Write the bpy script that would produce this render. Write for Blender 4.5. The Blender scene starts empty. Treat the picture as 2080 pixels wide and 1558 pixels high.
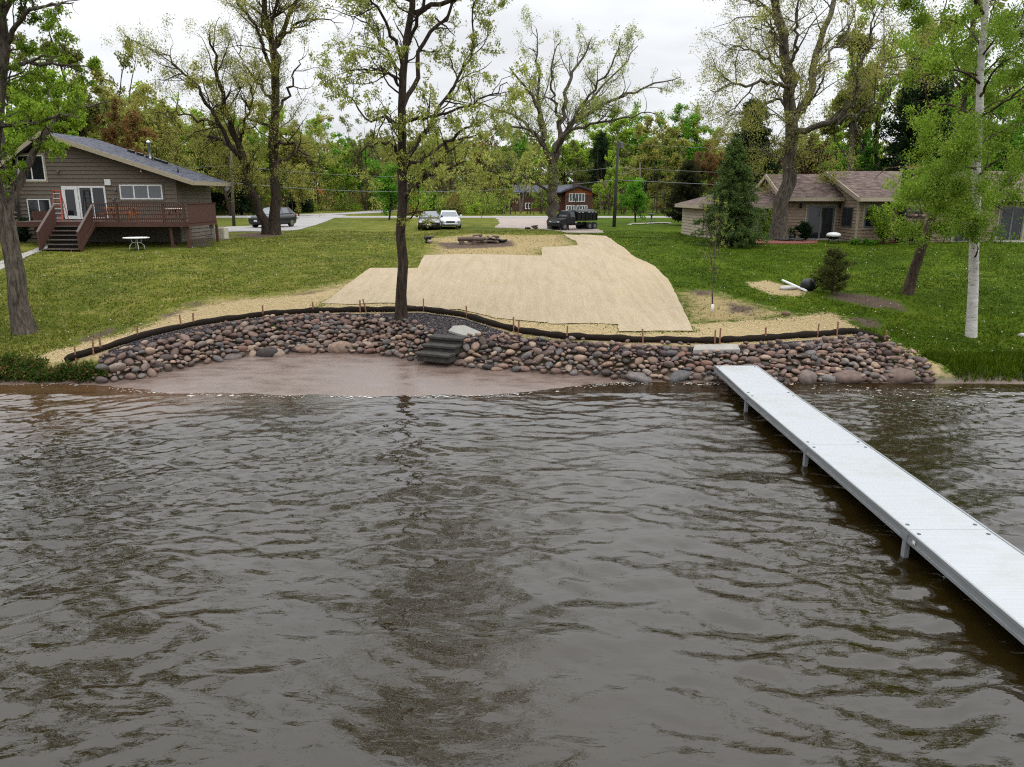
import bpy, math, random
import numpy as np
from mathutils import Vector
from mathutils.geometry import delaunay_2d_cdt

# ------------------------------------------------------------------ camera, sky, sun, exposure
SC = bpy.context.scene
COL = SC.collection
CAM_H = 5.15
FPX = 1560.0
PITCH = math.atan(379.0 / FPX)
cam_data = bpy.data.cameras.new('camera')
cam = bpy.data.objects.new('camera', cam_data)
COL.objects.link(cam)
cam.location = (0, 0, CAM_H)
cam.rotation_euler = (math.radians(90) - PITCH, 0, 0)
cam_data.sensor_fit = 'HORIZONTAL'
cam_data.sensor_width = 36.0
cam_data.lens = 36.0 * FPX / 2080.0
cam_data.clip_start = 0.1
cam_data.clip_end = 3000.0
SC.camera = cam

SUN_EL, SUN_AZ = math.radians(62), math.radians(115)      # azimuth measured from +Y towards +X
world = bpy.data.worlds.new('World')
SC.world = world
world.use_nodes = True
wn = world.node_tree.nodes
wl = world.node_tree.links
wn.clear()
w_out = wn.new('ShaderNodeOutputWorld')
w_bg = wn.new('ShaderNodeBackground')
w_bg.inputs['Strength'].default_value = 0.1
w_sky = wn.new('ShaderNodeTexSky')
w_sky.sky_type = 'NISHITA'
w_sky.sun_disc = False
w_sky.sun_elevation = SUN_EL
w_sky.sun_rotation = SUN_AZ
w_tc = wn.new('ShaderNodeTexCoord')
w_sep = wn.new('ShaderNodeSeparateXYZ')
wl.new(w_tc.outputs['Generated'], w_sep.inputs[0])
w_el = wn.new('ShaderNodeMath'); w_el.operation = 'MAXIMUM'; w_el.inputs[1].default_value = 0.0
wl.new(w_sep.outputs['Z'], w_el.inputs[0])
# overcast layer: brighter towards the zenith, as an overcast sky is
w_br = wn.new('ShaderNodeMapRange')
w_br.inputs['From Min'].default_value = 0.17; w_br.inputs['From Max'].default_value = 1.0
w_br.inputs['To Min'].default_value = 9.5; w_br.inputs['To Max'].default_value = 38.0
wl.new(w_el.outputs[0], w_br.inputs['Value'])
# flat cloud-layer coordinates (direction / elevation) so streaks flatten towards the horizon
w_add = wn.new('ShaderNodeMath'); w_add.operation = 'ADD'; w_add.inputs[1].default_value = 0.10
wl.new(w_el.outputs[0], w_add.inputs[0])
w_div = wn.new('ShaderNodeVectorMath'); w_div.operation = 'DIVIDE'
w_cmb = wn.new('ShaderNodeCombineXYZ')
for k in range(3):
    wl.new(w_add.outputs[0], w_cmb.inputs[k])
wl.new(w_tc.outputs['Generated'], w_div.inputs[0]); wl.new(w_cmb.outputs[0], w_div.inputs[1])
w_no = wn.new('ShaderNodeTexNoise'); w_no.inputs['Scale'].default_value = 0.8
w_no.inputs['Detail'].default_value = 6.0; w_no.inputs['Roughness'].default_value = 0.55
wl.new(w_div.outputs[0], w_no.inputs['Vector'])
w_cr = wn.new('ShaderNodeMapRange')
w_cr.inputs['From Min'].default_value = 0.36; w_cr.inputs['From Max'].default_value = 0.62
w_cr.inputs['To Min'].default_value = 0.88; w_cr.inputs['To Max'].default_value = 1.12
wl.new(w_no.outputs['Fac'], w_cr.inputs['Value'])
w_mul = wn.new('ShaderNodeMath'); w_mul.operation = 'MULTIPLY'
wl.new(w_br.outputs[0], w_mul.inputs[0]); wl.new(w_cr.outputs[0], w_mul.inputs[1])
w_cl = wn.new('ShaderNodeVectorMath'); w_cl.operation = 'SCALE'
w_cl.inputs[0].default_value = (0.975, 0.99, 1.02)
wl.new(w_mul.outputs[0], w_cl.inputs['Scale'])
w_mix = wn.new('ShaderNodeMix'); w_mix.data_type = 'RGBA'
w_mix.inputs[0].default_value = 0.93
wl.new(w_sky.outputs[0], w_mix.inputs[6]); wl.new(w_cl.outputs[0], w_mix.inputs[7])
wl.new(w_mix.outputs[2], w_bg.inputs['Color'])
wl.new(w_bg.outputs[0], w_out.inputs['Surface'])

sun_d = bpy.data.lights.new('sun', 'SUN')
sun_d.energy = 0.8
sun_d.angle = math.radians(18)
sun_d.color = (1.0, 0.96, 0.9)
sun = bpy.data.objects.new('sun', sun_d)
COL.objects.link(sun)
sd = Vector((math.sin(SUN_AZ) * math.cos(SUN_EL), math.cos(SUN_AZ) * math.cos(SUN_EL), math.sin(SUN_EL)))
sun.rotation_euler = sd.to_track_quat('Z', 'Y').to_euler()
sun.location = (0, 0, 60)

SC.view_settings.view_transform = 'Standard'
SC.view_settings.look = 'None'
SC.view_settings.exposure = 0.0
SC.view_settings.gamma = 1.0
SC.view_settings.use_curve_mapping = False
SC.render.engine = 'CYCLES'
SC.cycles.max_bounces = 6
SC.cycles.diffuse_bounces = 2
SC.cycles.glossy_bounces = 3
SC.cycles.transmission_bounces = 3
SC.cycles.transparent_max_bounces = 4
SC.cycles.use_denoising = False
SC.cycles.use_adaptive_sampling = False
SC.cycles.pixel_filter_type = 'BLACKMAN_HARRIS'
SC.cycles.filter_width = 1.15
SC.cycles.sample_clamp_indirect = 4.0
SC.cycles.caustics_reflective = False
SC.cycles.caustics_refractive = False

# ------------------------------------------------------------------ helpers: geometry of the site
CP, SP, TP = math.cos(PITCH), math.sin(PITCH), math.tan(PITCH)
def ratio(py):                       # drop per metre of ground distance along image row py
    v = (py - 779.0) / FPX
    return (TP + v) / (1 - v * TP)
def atd(px, py, d):                  # point of the site seen in that direction, d metres out from the drone
    u = (px - 1040.0) / FPX; v = (py - 779.0) / FPX
    k = d / (CP - v * SP)
    return Vector((u * k, d, CAM_H - (SP + v * CP) * k))
def atz(px, py, z):
    return atd(px, py, (CAM_H - z) / ratio(py))
def project(x, y, z):
    dz = z - CAM_H
    Z = y * CP - dz * SP
    Yc = y * SP + dz * CP
    return 1040 + FPX * x / Z, 779 - FPX * Yc / Z

def s(r, g, b, k=1.0):               # sRGB 0..255 to linear
    def f(c):
        c /= 255.0
        return (c / 12.92 if c <= .04045 else ((c + .055) / 1.055) ** 2.4) * k
    return (f(r), f(g), f(b), 1.0)

# shore curves: (column, row, height) in the survey photograph, turned into metres
CREST = [(-700, 742, .42), (0, 741, .44), (120, 737, .5), (200, 713, .78), (300, 683, .92), (400, 661, 1.02), (530, 643, 1.1), (640, 635, 1.15),
         (740, 633, 1.2), (860, 632, 1.2), (940, 643, 1.15), (1000, 661, 1.08), (1060, 676, 1.02), (1150, 687, .95), (1300, 694, .9),
         (1450, 696, .88), (1550, 691, .88), (1660, 683, .9), (1730, 677, .9), (1790, 690, .84), (1850, 722, .55), (1900, 742, .38), (2080, 742, .38), (2900, 742, .38)]
ROCKTOP = [(-700, 748, .34), (0, 748, .34), (120, 748, .36), (200, 738, .52), (300, 705, .76), (400, 681, .88), (500, 661, .98), (560, 653, 1.04),
           (650, 648, 1.06), (760, 652, 1.02), (850, 668, .95), (890, 684, .88), (950, 692, .84), (1000, 692, .84), (1100, 699, .8), (1200, 706, .76), (1300, 710, .74), (1400, 713, .72),
           (1500, 713, .72), (1600, 708, .74), (1700, 699, .76), (1760, 693, .76), (1800, 700, .7), (1850, 732, .54), (1900, 752, .28), (2080, 750, .28), (2900, 750, .28)]
TOE = [(-700, 776, .03), (0, 776, .03), (120, 776, .03), (205, 775, .05), (300, 764, .08), (400, 741, .16), (500, 722, .22), (600, 716, .24), (700, 716, .24), (760, 719, .22),
       (830, 729, .2), (910, 741, .17), (1000, 750, .13), (1100, 757, .09), (1200, 762, .05), (1260, 770, .02), (1400, 773, .02), (1500, 774, .02),
       (1600, 777, .02), (1700, 777, .02), (1800, 775, .02), (1890, 776, .02), (2080, 776, .02), (2900, 776, .02)]
WLINE = [(-700, 781, 0), (0, 781, 0), (130, 778, 0), (220, 784, 0), (320, 795, 0), (450, 800, 0), (600, 803, 0), (800, 804, 0), (1000, 801, 0), (1090, 793, 0), (1180, 783, 0),
         (1260, 776, 0), (1400, 777, 0), (1900, 778, 0), (2080, 780, 0), (2900, 780, 0)]
def curve(tab):
    pts = sorted((tuple(atz(*t)) for t in tab))
    a = np.array(pts)
    return a[:, 0], a[:, 1], a[:, 2]
C_CR, C_RT, C_TO, C_WL = curve(CREST), curve(ROCKTOP), curve(TOE), curve(WLINE)
def cv(c, x):
    return np.interp(x, c[0], c[1]), np.interp(x, c[0], c[2])
def lawn_z(y):
    return np.interp(y, [18, 24, 30, 40, 48, 63, 80, 86, 92, 100, 130, 170, 260, 600], [.6, .85, 1.32, 2.02, 2.42, 2.52, 2.72, 2.86, 2.86, 2.8, 3.1, 4.2, 8.5, 14])
def height_exact(x, y):
    x = np.asarray(x, float); y = np.asarray(y, float)
    yc, zc = cv(C_CR, x); yr, zr = cv(C_RT, x); yt, zt = cv(C_TO, x); yw, _ = cv(C_WL, x)
    yt = np.maximum(yt, yw + .08); yr = np.maximum(yr, yt + .25); yc = np.maximum(yc, yr + .15)
    t = np.clip((y - yc) / 9.0, 0, 1); t = t * t * (3 - 2 * t)
    z = zc + (lawn_z(y) - zc) * t + np.clip(y - yc, 0, 1.5) * .02
    wob = .05 * np.sin(x * .31 + 1.3) * np.sin(y * .23 + .4) + .03 * np.sin(x * .83 + y * .41) + .02 * np.sin(y * 1.1 - x * .5)
    z = z + wob * np.clip((y - yc - 1) / 5, 0, 1) * np.clip((75 - y) / 10, 0, 1)
    def seg(y0, z0, y1, z1):
        return z0 + (z1 - z0) * (y - y0) / (y1 - y0)
    z = np.where(y < yc, seg(yr, zr, yc, zc), z)
    z = np.where(y < yr, seg(yt, zt, yr, zr), z)
    z = np.where(y < yt, seg(yw, 0, yt, zt), z)
    z = np.where(y < yw, np.maximum(-2.5, (y - yw) * .09), z)
    return z
def axis_pts(spec):
    out = [spec[0][0]]
    for a, b, st in spec:
        n = max(1, int(round((b - a) / st)))
        out += [a + (b - a) * (i + 1) / n for i in range(n)]
    return np.array(out)
GX = axis_pts([(-600, -120, 60), (-120, -40, 4), (-40, -20, .6), (-20, 20, .2), (20, 40, .6), (40, 120, 4), (120, 600, 60)])
GY = axis_pts([(-60, 12, 12), (12, 18, .5), (18, 29, .16), (29, 66, .4), (66, 100, 1.0), (100, 180, 4), (180, 700, 40)])
GXX, GYY = np.meshgrid(GX, GY)
GZ = height_exact(GXX, GYY)
def H(x, y):                        # height of the built ground sheet (bilinear)
    x = np.clip(np.asarray(x, float), GX[0], GX[-1] - 1e-6); y = np.clip(np.asarray(y, float), GY[0], GY[-1] - 1e-6)
    i = np.clip(np.searchsorted(GX, x, side='right') - 1, 0, len(GX) - 2); j = np.clip(np.searchsorted(GY, y, side='right') - 1, 0, len(GY) - 2)
    tx = (x - GX[i]) / (GX[i + 1] - GX[i]); ty = (y - GY[j]) / (GY[j + 1] - GY[j])
    return (GZ[j, i] * (1 - tx) * (1 - ty) + GZ[j, i + 1] * tx * (1 - ty) + GZ[j + 1, i] * (1 - tx) * ty + GZ[j + 1, i + 1] * tx * ty)
def gd(px, d):
    x = atd(px, 470, d).x
    return Vector((x, d, h1(x, d)))
def h1(x, y):
    return float(H(x, y))
def gr(px, py):                     # where the ground lies in that direction
    lo = None
    d = 12.0
    prev = d
    while d < 420:
        p = atd(px, py, d)
        if p.z <= h1(p.x, p.y):
            a, b = prev, d
            for _ in range(22):
                m = .5 * (a + b); p = atd(px, py, m)
                if p.z <= h1(p.x, p.y): b = m
                else: a = m
            p = atd(px, py, b)
            return Vector((p.x, p.y, h1(p.x, p.y)))
        prev = d
        d += .12 if d < 60 else .6
    return atd(px, py, 420)

# ------------------------------------------------------------------ helpers: objects
def link(o, parent=None):
    COL.objects.link(o)
    if parent is not None: o.parent = parent
    return o
def tag(o, label=None, cat=None, group=None, kind=None):
    if label: o['label'] = label
    if cat: o['category'] = cat
    if group: o['group'] = group
    if kind: o['kind'] = kind
    return o
def thing(name, label, cat, loc=(0, 0, 0), rz=0.0, group=None):
    o = bpy.data.objects.new(name, None)
    o.empty_display_size = .3
    link(o); o.location = loc; o.rotation_euler = (0, 0, rz)
    return tag(o, label, cat, group)
def np_mesh(name, verts, faces, smooth=True, mat=None):
    """verts (n,3); faces list of int arrays (m,k)"""
    me = bpy.data.meshes.new(name)
    verts = np.asarray(verts, np.float32)
    faces = [np.asarray(f, np.int32) for f in (faces if isinstance(faces, list) else [faces]) if len(f)]
    me.vertices.add(len(verts)); me.vertices.foreach_set('co', verts.ravel())
    nl = sum(f.size for f in faces); nf = sum(len(f) for f in faces)
    me.loops.add(nl); me.polygons.add(nf)
    me.loops.foreach_set('vertex_index', np.concatenate([f.ravel() for f in faces]))
    st, tot, o = [], [], 0
    for f in faces:
        st.append(np.arange(len(f), dtype=np.int32) * f.shape[1] + o); o += f.size
    me.polygons.foreach_set('loop_start', np.concatenate(st))
    me.polygons.foreach_set('use_smooth', np.full(nf, smooth, bool))
    me.update(calc_edges=True)
    if mat: me.materials.append(mat)
    return me
def mesh_obj(name, me, parent=None, loc=(0, 0, 0)):
    o = bpy.data.objects.new(name, me); link(o, parent); o.location = loc
    return o

class MB:
    def __init__(self): self.v = []; self.f = []
    def add(self, vs, fs):
        b = len(self.v); self.v += [tuple(v) for v in vs]; self.f += [tuple(b + i for i in f) for f in fs]
        return self
    def box(self, c, size, rz=0.0, rx=0.0, ry=0.0):
        hx, hy, hz = size[0] / 2, size[1] / 2, size[2] / 2
        cr, sr = math.cos(rz), math.sin(rz); cx, sx = math.cos(rx), math.sin(rx); cy, sy = math.cos(ry), math.sin(ry)
        vs = []
        for z in (-hz, hz):
            for x, y in ((-hx, -hy), (hx, -hy), (hx, hy), (-hx, hy)):
                X, Y, Z = x, y * cx - z * sx, y * sx + z * cx
                X, Z = X * cy + Z * sy, -X * sy + Z * cy
                vs.append((c[0] + X * cr - Y * sr, c[1] + X * sr + Y * cr, c[2] + Z))
        return self.add(vs, [(3, 2, 1, 0), (4, 5, 6, 7), (0, 1, 5, 4), (1, 2, 6, 5), (2, 3, 7, 6), (3, 0, 4, 7)])
    def bx(self, x0, x1, y0, y1, z0, z1):
        return self.box(((x0 + x1) / 2, (y0 + y1) / 2, (z0 + z1) / 2), (abs(x1 - x0), abs(y1 - y0), abs(z1 - z0)))
    def tube(self, pts, r, n=8, cap=True):
        pts = [Vector(p) for p in pts]
        rs = r if isinstance(r, (list, tuple)) else [r] * len(pts)
        rings = []; ref = None
        for i, p in enumerate(pts):
            t = (pts[min(i + 1, len(pts) - 1)] - pts[max(i - 1, 0)])
            if t.length < 1e-9: t = Vector((0, 0, 1))
            t.normalize()
            if ref is None: ref = Vector((1, 0, 0)) if abs(t.x) < .8 else Vector((0, 1, 0))
            a = (ref - t * ref.dot(t)).normalized(); b = t.cross(a); ref = a
            rings.append([tuple(p + (a * math.cos(2 * math.pi * k / n) + b * math.sin(2 * math.pi * k / n)) * rs[i]) for k in range(n)])
        vs = [v for rg in rings for v in rg]; fs = []
        for i in range(len(pts) - 1):
            for k in range(n):
                fs.append((i * n + k, i * n + (k + 1) % n, (i + 1) * n + (k + 1) % n, (i + 1) * n + k))
        if cap:
            fs.append(tuple(range(n - 1, -1, -1))); fs.append(tuple((len(pts) - 1) * n + k for k in range(n)))
        return self.add(vs, fs)
    def prism(self, poly, y0, y1):          # polygon in x,z extruded along y
        n = len(poly)
        vs = [(x, y0, z) for x, z in poly] + [(x, y1, z) for x, z in poly]
        fs = [tuple(range(n)), tuple(range(2 * n - 1, n - 1, -1))] + [((i + 1) % n, i, n + i, n + (i + 1) % n) for i in range(n)]
        return self.add(vs, fs)
    def prism_x(self, poly, x0, x1):        # polygon in y,z extruded along x
        n = len(poly)
        vs = [(x0, y, z) for y, z in poly] + [(x1, y, z) for y, z in poly]
        fs = [tuple(range(n - 1, -1, -1)), tuple(range(n, 2 * n))] + [(i, (i + 1) % n, n + (i + 1) % n, n + i) for i in range(n)]
        return self.add(vs, fs)
    def lathe(self, prof, c, n=16):         # profile of (radius, z)
        vs = []; fs = []
        for r, z in prof:
            for k in range(n):
                a = 2 * math.pi * k / n
                vs.append((c[0] + r * math.cos(a), c[1] + r * math.sin(a), c[2] + z))
        for i in range(len(prof) - 1):
            for k in range(n):
                fs.append((i * n + k, i * n + (k + 1) % n, (i + 1) * n + (k + 1) % n, (i + 1) * n + k))
        fs.append(tuple(range(n - 1, -1, -1))); fs.append(tuple((len(prof) - 1) * n + k for k in range(n)))
        return self.add(vs, fs)
    def slab(self, pts, th):                # any flat polygon (3D points), thickened straight down by th
        n = len(pts)
        vs = [tuple(p) for p in pts] + [(p[0], p[1], p[2] - th) for p in pts]
        fs = [tuple(range(n)), tuple(range(2 * n - 1, n - 1, -1))] + [((i + 1) % n, i, n + i, n + (i + 1) % n) for i in range(n)]
        return self.add(vs, fs)
    def build(self, name, mat, parent=None, smooth=False, bevel=0.0):
        me = bpy.data.meshes.new(name)
        vs = self.v
        if parent is not None:
            L = Vector((0, 0, 0)); p = parent
            while p is not None: L += Vector(p.location); p = p.parent
            vs = [(v[0] - L.x, v[1] - L.y, v[2] - L.z) for v in vs]
        me.from_pydata(vs, [], self.f); me.update()
        if smooth:
            me.polygons.foreach_set('use_smooth', [True] * len(me.polygons))
        if mat: me.materials.append(mat)
        o = bpy.data.objects.new(name, me); link(o, parent)
        if bevel:
            m = o.modifiers.new('bevel', 'BEVEL'); m.width = bevel; m.segments = 2; m.limit_method = 'ANGLE'
        return o
def copy_tree(o, parent=None):
    c = o.copy(); link(c, parent)
    for ch in list(o.children): copy_tree(ch, c)
    return c

# ------------------------------------------------------------------ materials
def mat_base(name):
    m = bpy.data.materials.new(name); m.use_nodes = True
    nt = m.node_tree; b = nt.nodes['Principled BSDF']
    return m, nt, b
def N(nt, kind, **kw):
    n = nt.nodes.new('ShaderNode' + kind)
    for k, v in kw.items():
        if k in n.inputs.keys(): n.inputs[k].default_value = v
        else: setattr(n, k, v)
    return n
def ramp(nt, fac, stops):
    r = nt.nodes.new('ShaderNodeValToRGB')
    e = r.color_ramp.elements
    while len(e) < len(stops): e.new(0.5)
    for el, (p, c) in zip(e, stops): el.position = p; el.color = c
    nt.links.new(fac, r.inputs[0])
    return r.outputs[0]
def mixc(nt, fac, a, b, mode='MIX'):
    m = nt.nodes.new('ShaderNodeMix'); m.data_type = 'RGBA'; m.blend_type = mode
    for sock, v in ((m.inputs[0], fac), (m.inputs[6], a), (m.inputs[7], b)):
        if hasattr(v, 'is_linked'): nt.links.new(v, sock)
        else: sock.default_value = v
    return m.outputs[2]
def mathn(nt, op, a, b=0.0, clamp=False):
    m = nt.nodes.new('ShaderNodeMath'); m.operation = op; m.use_clamp = clamp
    for sock, v in ((m.inputs[0], a), (m.inputs[1], b)):
        if hasattr(v, 'is_linked'): nt.links.new(v, sock)
        else: sock.default_value = v
    return m.outputs[0]
def noise(nt, scale, detail=4.0, rough=.55, stretch=None, coord='Object', dist=0.0):
    tc = nt.nodes.new('ShaderNodeTexCoord'); mp = nt.nodes.new('ShaderNodeMapping')
    if stretch: mp.inputs['Scale'].default_value = stretch
    nt.links.new(tc.outputs[coord], mp.inputs[0])
    n = N(nt, 'TexNoise', Scale=scale, Detail=detail, Roughness=rough, Distortion=dist)
    nt.links.new(mp.outputs[0], n.inputs['Vector'])
    return n.outputs['Fac']
def bump(nt, bsdf, h, strength=.4, dist=.02):
    b = N(nt, 'Bump', Strength=strength, Distance=dist)
    nt.links.new(h, b.inputs['Height']); nt.links.new(b.outputs[0], bsdf.inputs['Normal'])
def simple(name, col, rough=.6, var=.18, scale=6.0, metal=0.0, spec=.4, stretch=None, bmp=0.0, bdist=.01, coat=0.0):
    m, nt, b = mat_base(name)
    f = noise(nt, scale, 5, .6, stretch)
    lo = tuple(c * (1 - var) for c in col[:3]) + (1,); hi = tuple(min(1, c * (1 + var)) for c in col[:3]) + (1,)
    nt.links.new(ramp(nt, f, [(.3, lo), (.7, hi)]), b.inputs['Base Color'])
    b.inputs['Roughness'].default_value = rough; b.inputs['Metallic'].default_value = metal
    b.inputs['Specular IOR Level'].default_value = spec
    if coat: b.inputs['Coat Weight'].default_value = coat
    if bmp: bump(nt, b, f, bmp, bdist)
    return m
def leaf_mat(name, cols, trans=.54, rough=.7, spec=.1):
    """leaf colours picked per leaf"""
    m, nt, b = mat_base(name)
    g = nt.nodes.new('ShaderNodeNewGeometry')
    oi = nt.nodes.new('ShaderNodeObjectInfo')
    n = len(cols)
    c = ramp(nt, g.outputs['Random Per Island'], [((i + .5) / n, cols[i]) for i in range(n)])
    big = noise(nt, .45, 3, .6)
    c2 = mixc(nt, 1.0, c, ramp(nt, big, [(.35, (.72, .74, .7, 1)), (.65, (1.2, 1.18, 1.1, 1))]), 'MULTIPLY')
    c3 = mixc(nt, 1.0, c2, ramp(nt, oi.outputs['Random'], [(0, (.86, .88, .86, 1)), (1, (1.12, 1.1, 1.06, 1))]), 'MULTIPLY')
    b.inputs['Roughness'].default_value = rough; b.inputs['Specular IOR Level'].default_value = spec
    nt.links.new(c3, b.inputs['Base Color'])
    t = nt.nodes.new('ShaderNodeBsdfTranslucent'); nt.links.new(c3, t.inputs[0])
    mx = nt.nodes.new('ShaderNodeMixShader'); mx.inputs[0].default_value = trans
    nt.links.new(b.outputs[0], mx.inputs[1]); nt.links.new(t.outputs[0], mx.inputs[2])
    nt.links.new(mx.outputs[0], nt.nodes['Material Output'].inputs[0])
    return m
def bark_mat(name, dark, light, sc=14.0, bmp=.9):
    m, nt, b = mat_base(name)
    f = noise(nt, sc, 6, .65, (1, 1, .18), dist=.6)
    f2 = noise(nt, 1.2, 3, .6)
    c = ramp(nt, f, [(.36, dark), (.66, light)])
    c = mixc(nt, 1.0, c, ramp(nt, f2, [(.3, (.75, .75, .75, 1)), (.7, (1.2, 1.2, 1.15, 1))]), 'MULTIPLY')
    nt.links.new(c, b.inputs['Base Color'])
    b.inputs['Roughness'].default_value = .92; b.inputs['Specular IOR Level'].default_value = .15
    bump(nt, b, f, bmp, .05)
    return m
# ------------------------------------------------------------------ material library
M = {}
def M_add(k, *a, **kw): M[k] = simple(k, *a, **kw)
M_add('concrete', s(170, 166, 158, .62), .85, .14, 3.0, bmp=.15)
M_add('dark_concrete', s(96, 93, 88, .34), .9, .35, 7.0, bmp=.3, spec=.2)
M_add('asphalt', s(150, 147, 145, .72), .9, .1, .6)
M_add('gravel_drive', s(158, 145, 136, .68), .95, .16, 1.4)
m, nt, b = mat_base('alu_deck')
f1 = noise(nt, 5.0, 4, .6, (.12, 9, 1)); f2 = noise(nt, 1.1, 6, .7); f3 = noise(nt, 26, 4, .7)
c = ramp(nt, f1, [(.3, s(194, 199, 202, .50)), (.7, s(206, 211, 214, .52))])
c = mixc(nt, mathn(nt, 'MULTIPLY', ramp(nt, f2, [(.5, (0, 0, 0, 1)), (.75, (1, 1, 1, 1))]), .45), c, s(176, 172, 160, .56))
c = mixc(nt, mathn(nt, 'MULTIPLY', ramp(nt, f3, [(.68, (0, 0, 0, 1)), (.74, (1, 1, 1, 1))]), .12), c, s(140, 134, 120, .56))
nt.links.new(c, b.inputs['Base Color']); b.inputs['Roughness'].default_value = .5
bump(nt, b, f1, .12, .004)
M['alu_deck'] = m
M_add('alu_frame', s(168, 172, 174, .62), .42, .12, 5.0, metal=.35, stretch=(6, .4, 2))
M_add('cap', s(90, 94, 98, .6), .6)
M_add('sock', s(46, 39, 33, .55), .95, .35, 30.0, bmp=.6, bdist=.02, spec=.1)
M_add('stake', s(158, 112, 84, .6), .8, .25, 30.0)
M_add('straw', s(222, 196, 140, .68), .9, .25, 40.0)
M_add('black', s(22, 22, 24, .8), .45, .2, 5.0)
M_add('rubber', s(26, 26, 27, .8), .85, .2, 20.0)
M_add('white', s(235, 236, 234, .72), .55, .05, 5.0)
M_add('offwhite', s(214, 206, 188, .7), .6, .07, 4.0)
M_add('chrome', s(190, 194, 198), .2, .05, 4.0, metal=1.0)
M_add('gray_metal', s(120, 122, 124, .7), .5, .15, 8.0, metal=.4)
M_add('siding_brown', s(114, 104, 92, .66), .8, .12, 8.0, stretch=(.5, 1, 6))
M_add('siding_tan', s(166, 144, 124, .62), .8, .08, 6.0, stretch=(.5, 1, 6))
M_add('trim_tan', s(178, 166, 142, .62), .7, .08, 6.0)
M_add('trim_beige', s(186, 172, 150, .66), .7, .06, 6.0)
M_add('cedar', s(178, 98, 48, .62), .75, .22, 10.0, stretch=(.4, 1, 4))
M_add('deck_red', s(100, 64, 52, .5), .8, .25, 12.0, stretch=(1, 1, 1))
M_add('deck_gray', s(118, 104, 96, .5), .85, .25, 12.0)
M_add('stair_dark', s(70, 66, 60, .6), .85, .3, 9.0)
M_add('picnic', s(205, 116, 52, .62), .7, .15, 12.0)
M_add('ladder_red', s(196, 84, 66, .66), .6, .12, 9.0)
M_add('pole_wood', s(108, 98, 90, .55), .9, .3, 16.0, stretch=(1, 1, .15), bmp=.4)
M_add('pole_dark', s(74, 68, 66, .62), .9, .3, 16.0, stretch=(1, 1, .15), bmp=.4)
M_add('wire', s(118, 124, 122, .8), .6)
M_add('roof_gray', s(96, 98, 106, .62), .92, .3, 5.0, stretch=(1, 1, 1))
M_add('mulch_red', s(138, 84, 70, .6), .95, .35, 14.0, bmp=.7, bdist=.04)
M_add('log', s(110, 94, 82, .62), .9, .4, 14.0, bmp=.6)
M_add('log_end', s(176, 158, 136, .62), .9, .2, 14.0)
M_add('sign_green', s(40, 120, 84, .7), .5)
M_add('sign_orange', s(214, 84, 34, .75), .6)
M_add('green_plastic', s(30, 64, 52, .7), .5)
M_add('tarp', s(70, 72, 74, .6), .8, .3, 10.0, bmp=.3)
def glass_mat(name, col=(.012, .014, .016, 1), rough=.06):
    m, nt, b = mat_base(name)
    b.inputs['Base Color'].default_value = col; b.inputs['Roughness'].default_value = rough
    b.inputs['Specular IOR Level'].default_value = .6
    return m
M['glass'] = glass_mat('glass')
M['glass_gray'] = glass_mat('glass_gray', (.09, .10, .11, 1), .12)
def paint_mat(name, col, rough=.25, coat=.6):
    m, nt, b = mat_base(name)
    b.inputs['Base Color'].default_value = col; b.inputs['Roughness'].default_value = rough
    b.inputs['Coat Weight'].default_value = coat; b.inputs['Coat Roughness'].default_value = .08
    return m
M['paint_white'] = paint_mat('paint_white', s(225, 228, 232, .75))
M['paint_dark'] = paint_mat('paint_dark', s(44, 34, 32, .9), .3, .25)
M['paint_black'] = paint_mat('paint_black', s(14, 15, 17, .9), .35, .12)
M['lamp_glass'] = paint_mat('lamp_glass', s(215, 220, 226, .7), .15)

def shingle_mat(name, a, b_, c_):
    m, nt, b = mat_base(name)
    tc = nt.nodes.new('ShaderNodeTexCoord'); mp = nt.nodes.new('ShaderNodeMapping')
    mp.inputs['Rotation'].default_value = (0, 0, 0)
    nt.links.new(tc.outputs['UV'], mp.inputs[0])
    br = N(nt, 'TexBrick', Scale=1.0)
    br.inputs['Color1'].default_value = (0, 0, 0, 1); br.inputs['Color2'].default_value = (1, 1, 1, 1); br.inputs['Mortar'].default_value = (.25, .25, .25, 1)
    br.inputs['Mortar Size'].default_value = .012; br.inputs['Brick Width'].default_value = .32; br.inputs['Row Height'].default_value = .15
    nt.links.new(mp.outputs[0], br.inputs['Vector'])
    nz = noise(nt, 3.0, 5, .6)
    f = mathn(nt, 'ADD', mathn(nt, 'MULTIPLY', br.outputs['Color'], .55), mathn(nt, 'MULTIPLY', nz, .5))
    nt.links.new(ramp(nt, f, [(.2, a), (.5, b_), (.85, c_)]), b.inputs['Base Color'])
    b.inputs['Roughness'].default_value = .93; b.inputs['Specular IOR Level'].default_value = .15
    bump(nt, b, br.outputs['Fac'], -.5, .01)
    return m
M['shingle_brown'] = shingle_mat('shingle_brown', s(80, 68, 64, .55), s(118, 100, 94, .55), s(150, 130, 120, .55))
M['shingle_gray'] = shingle_mat('shingle_gray', s(56, 58, 66, .7), s(82, 85, 95, .7), s(106, 108, 116, .7))

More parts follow.
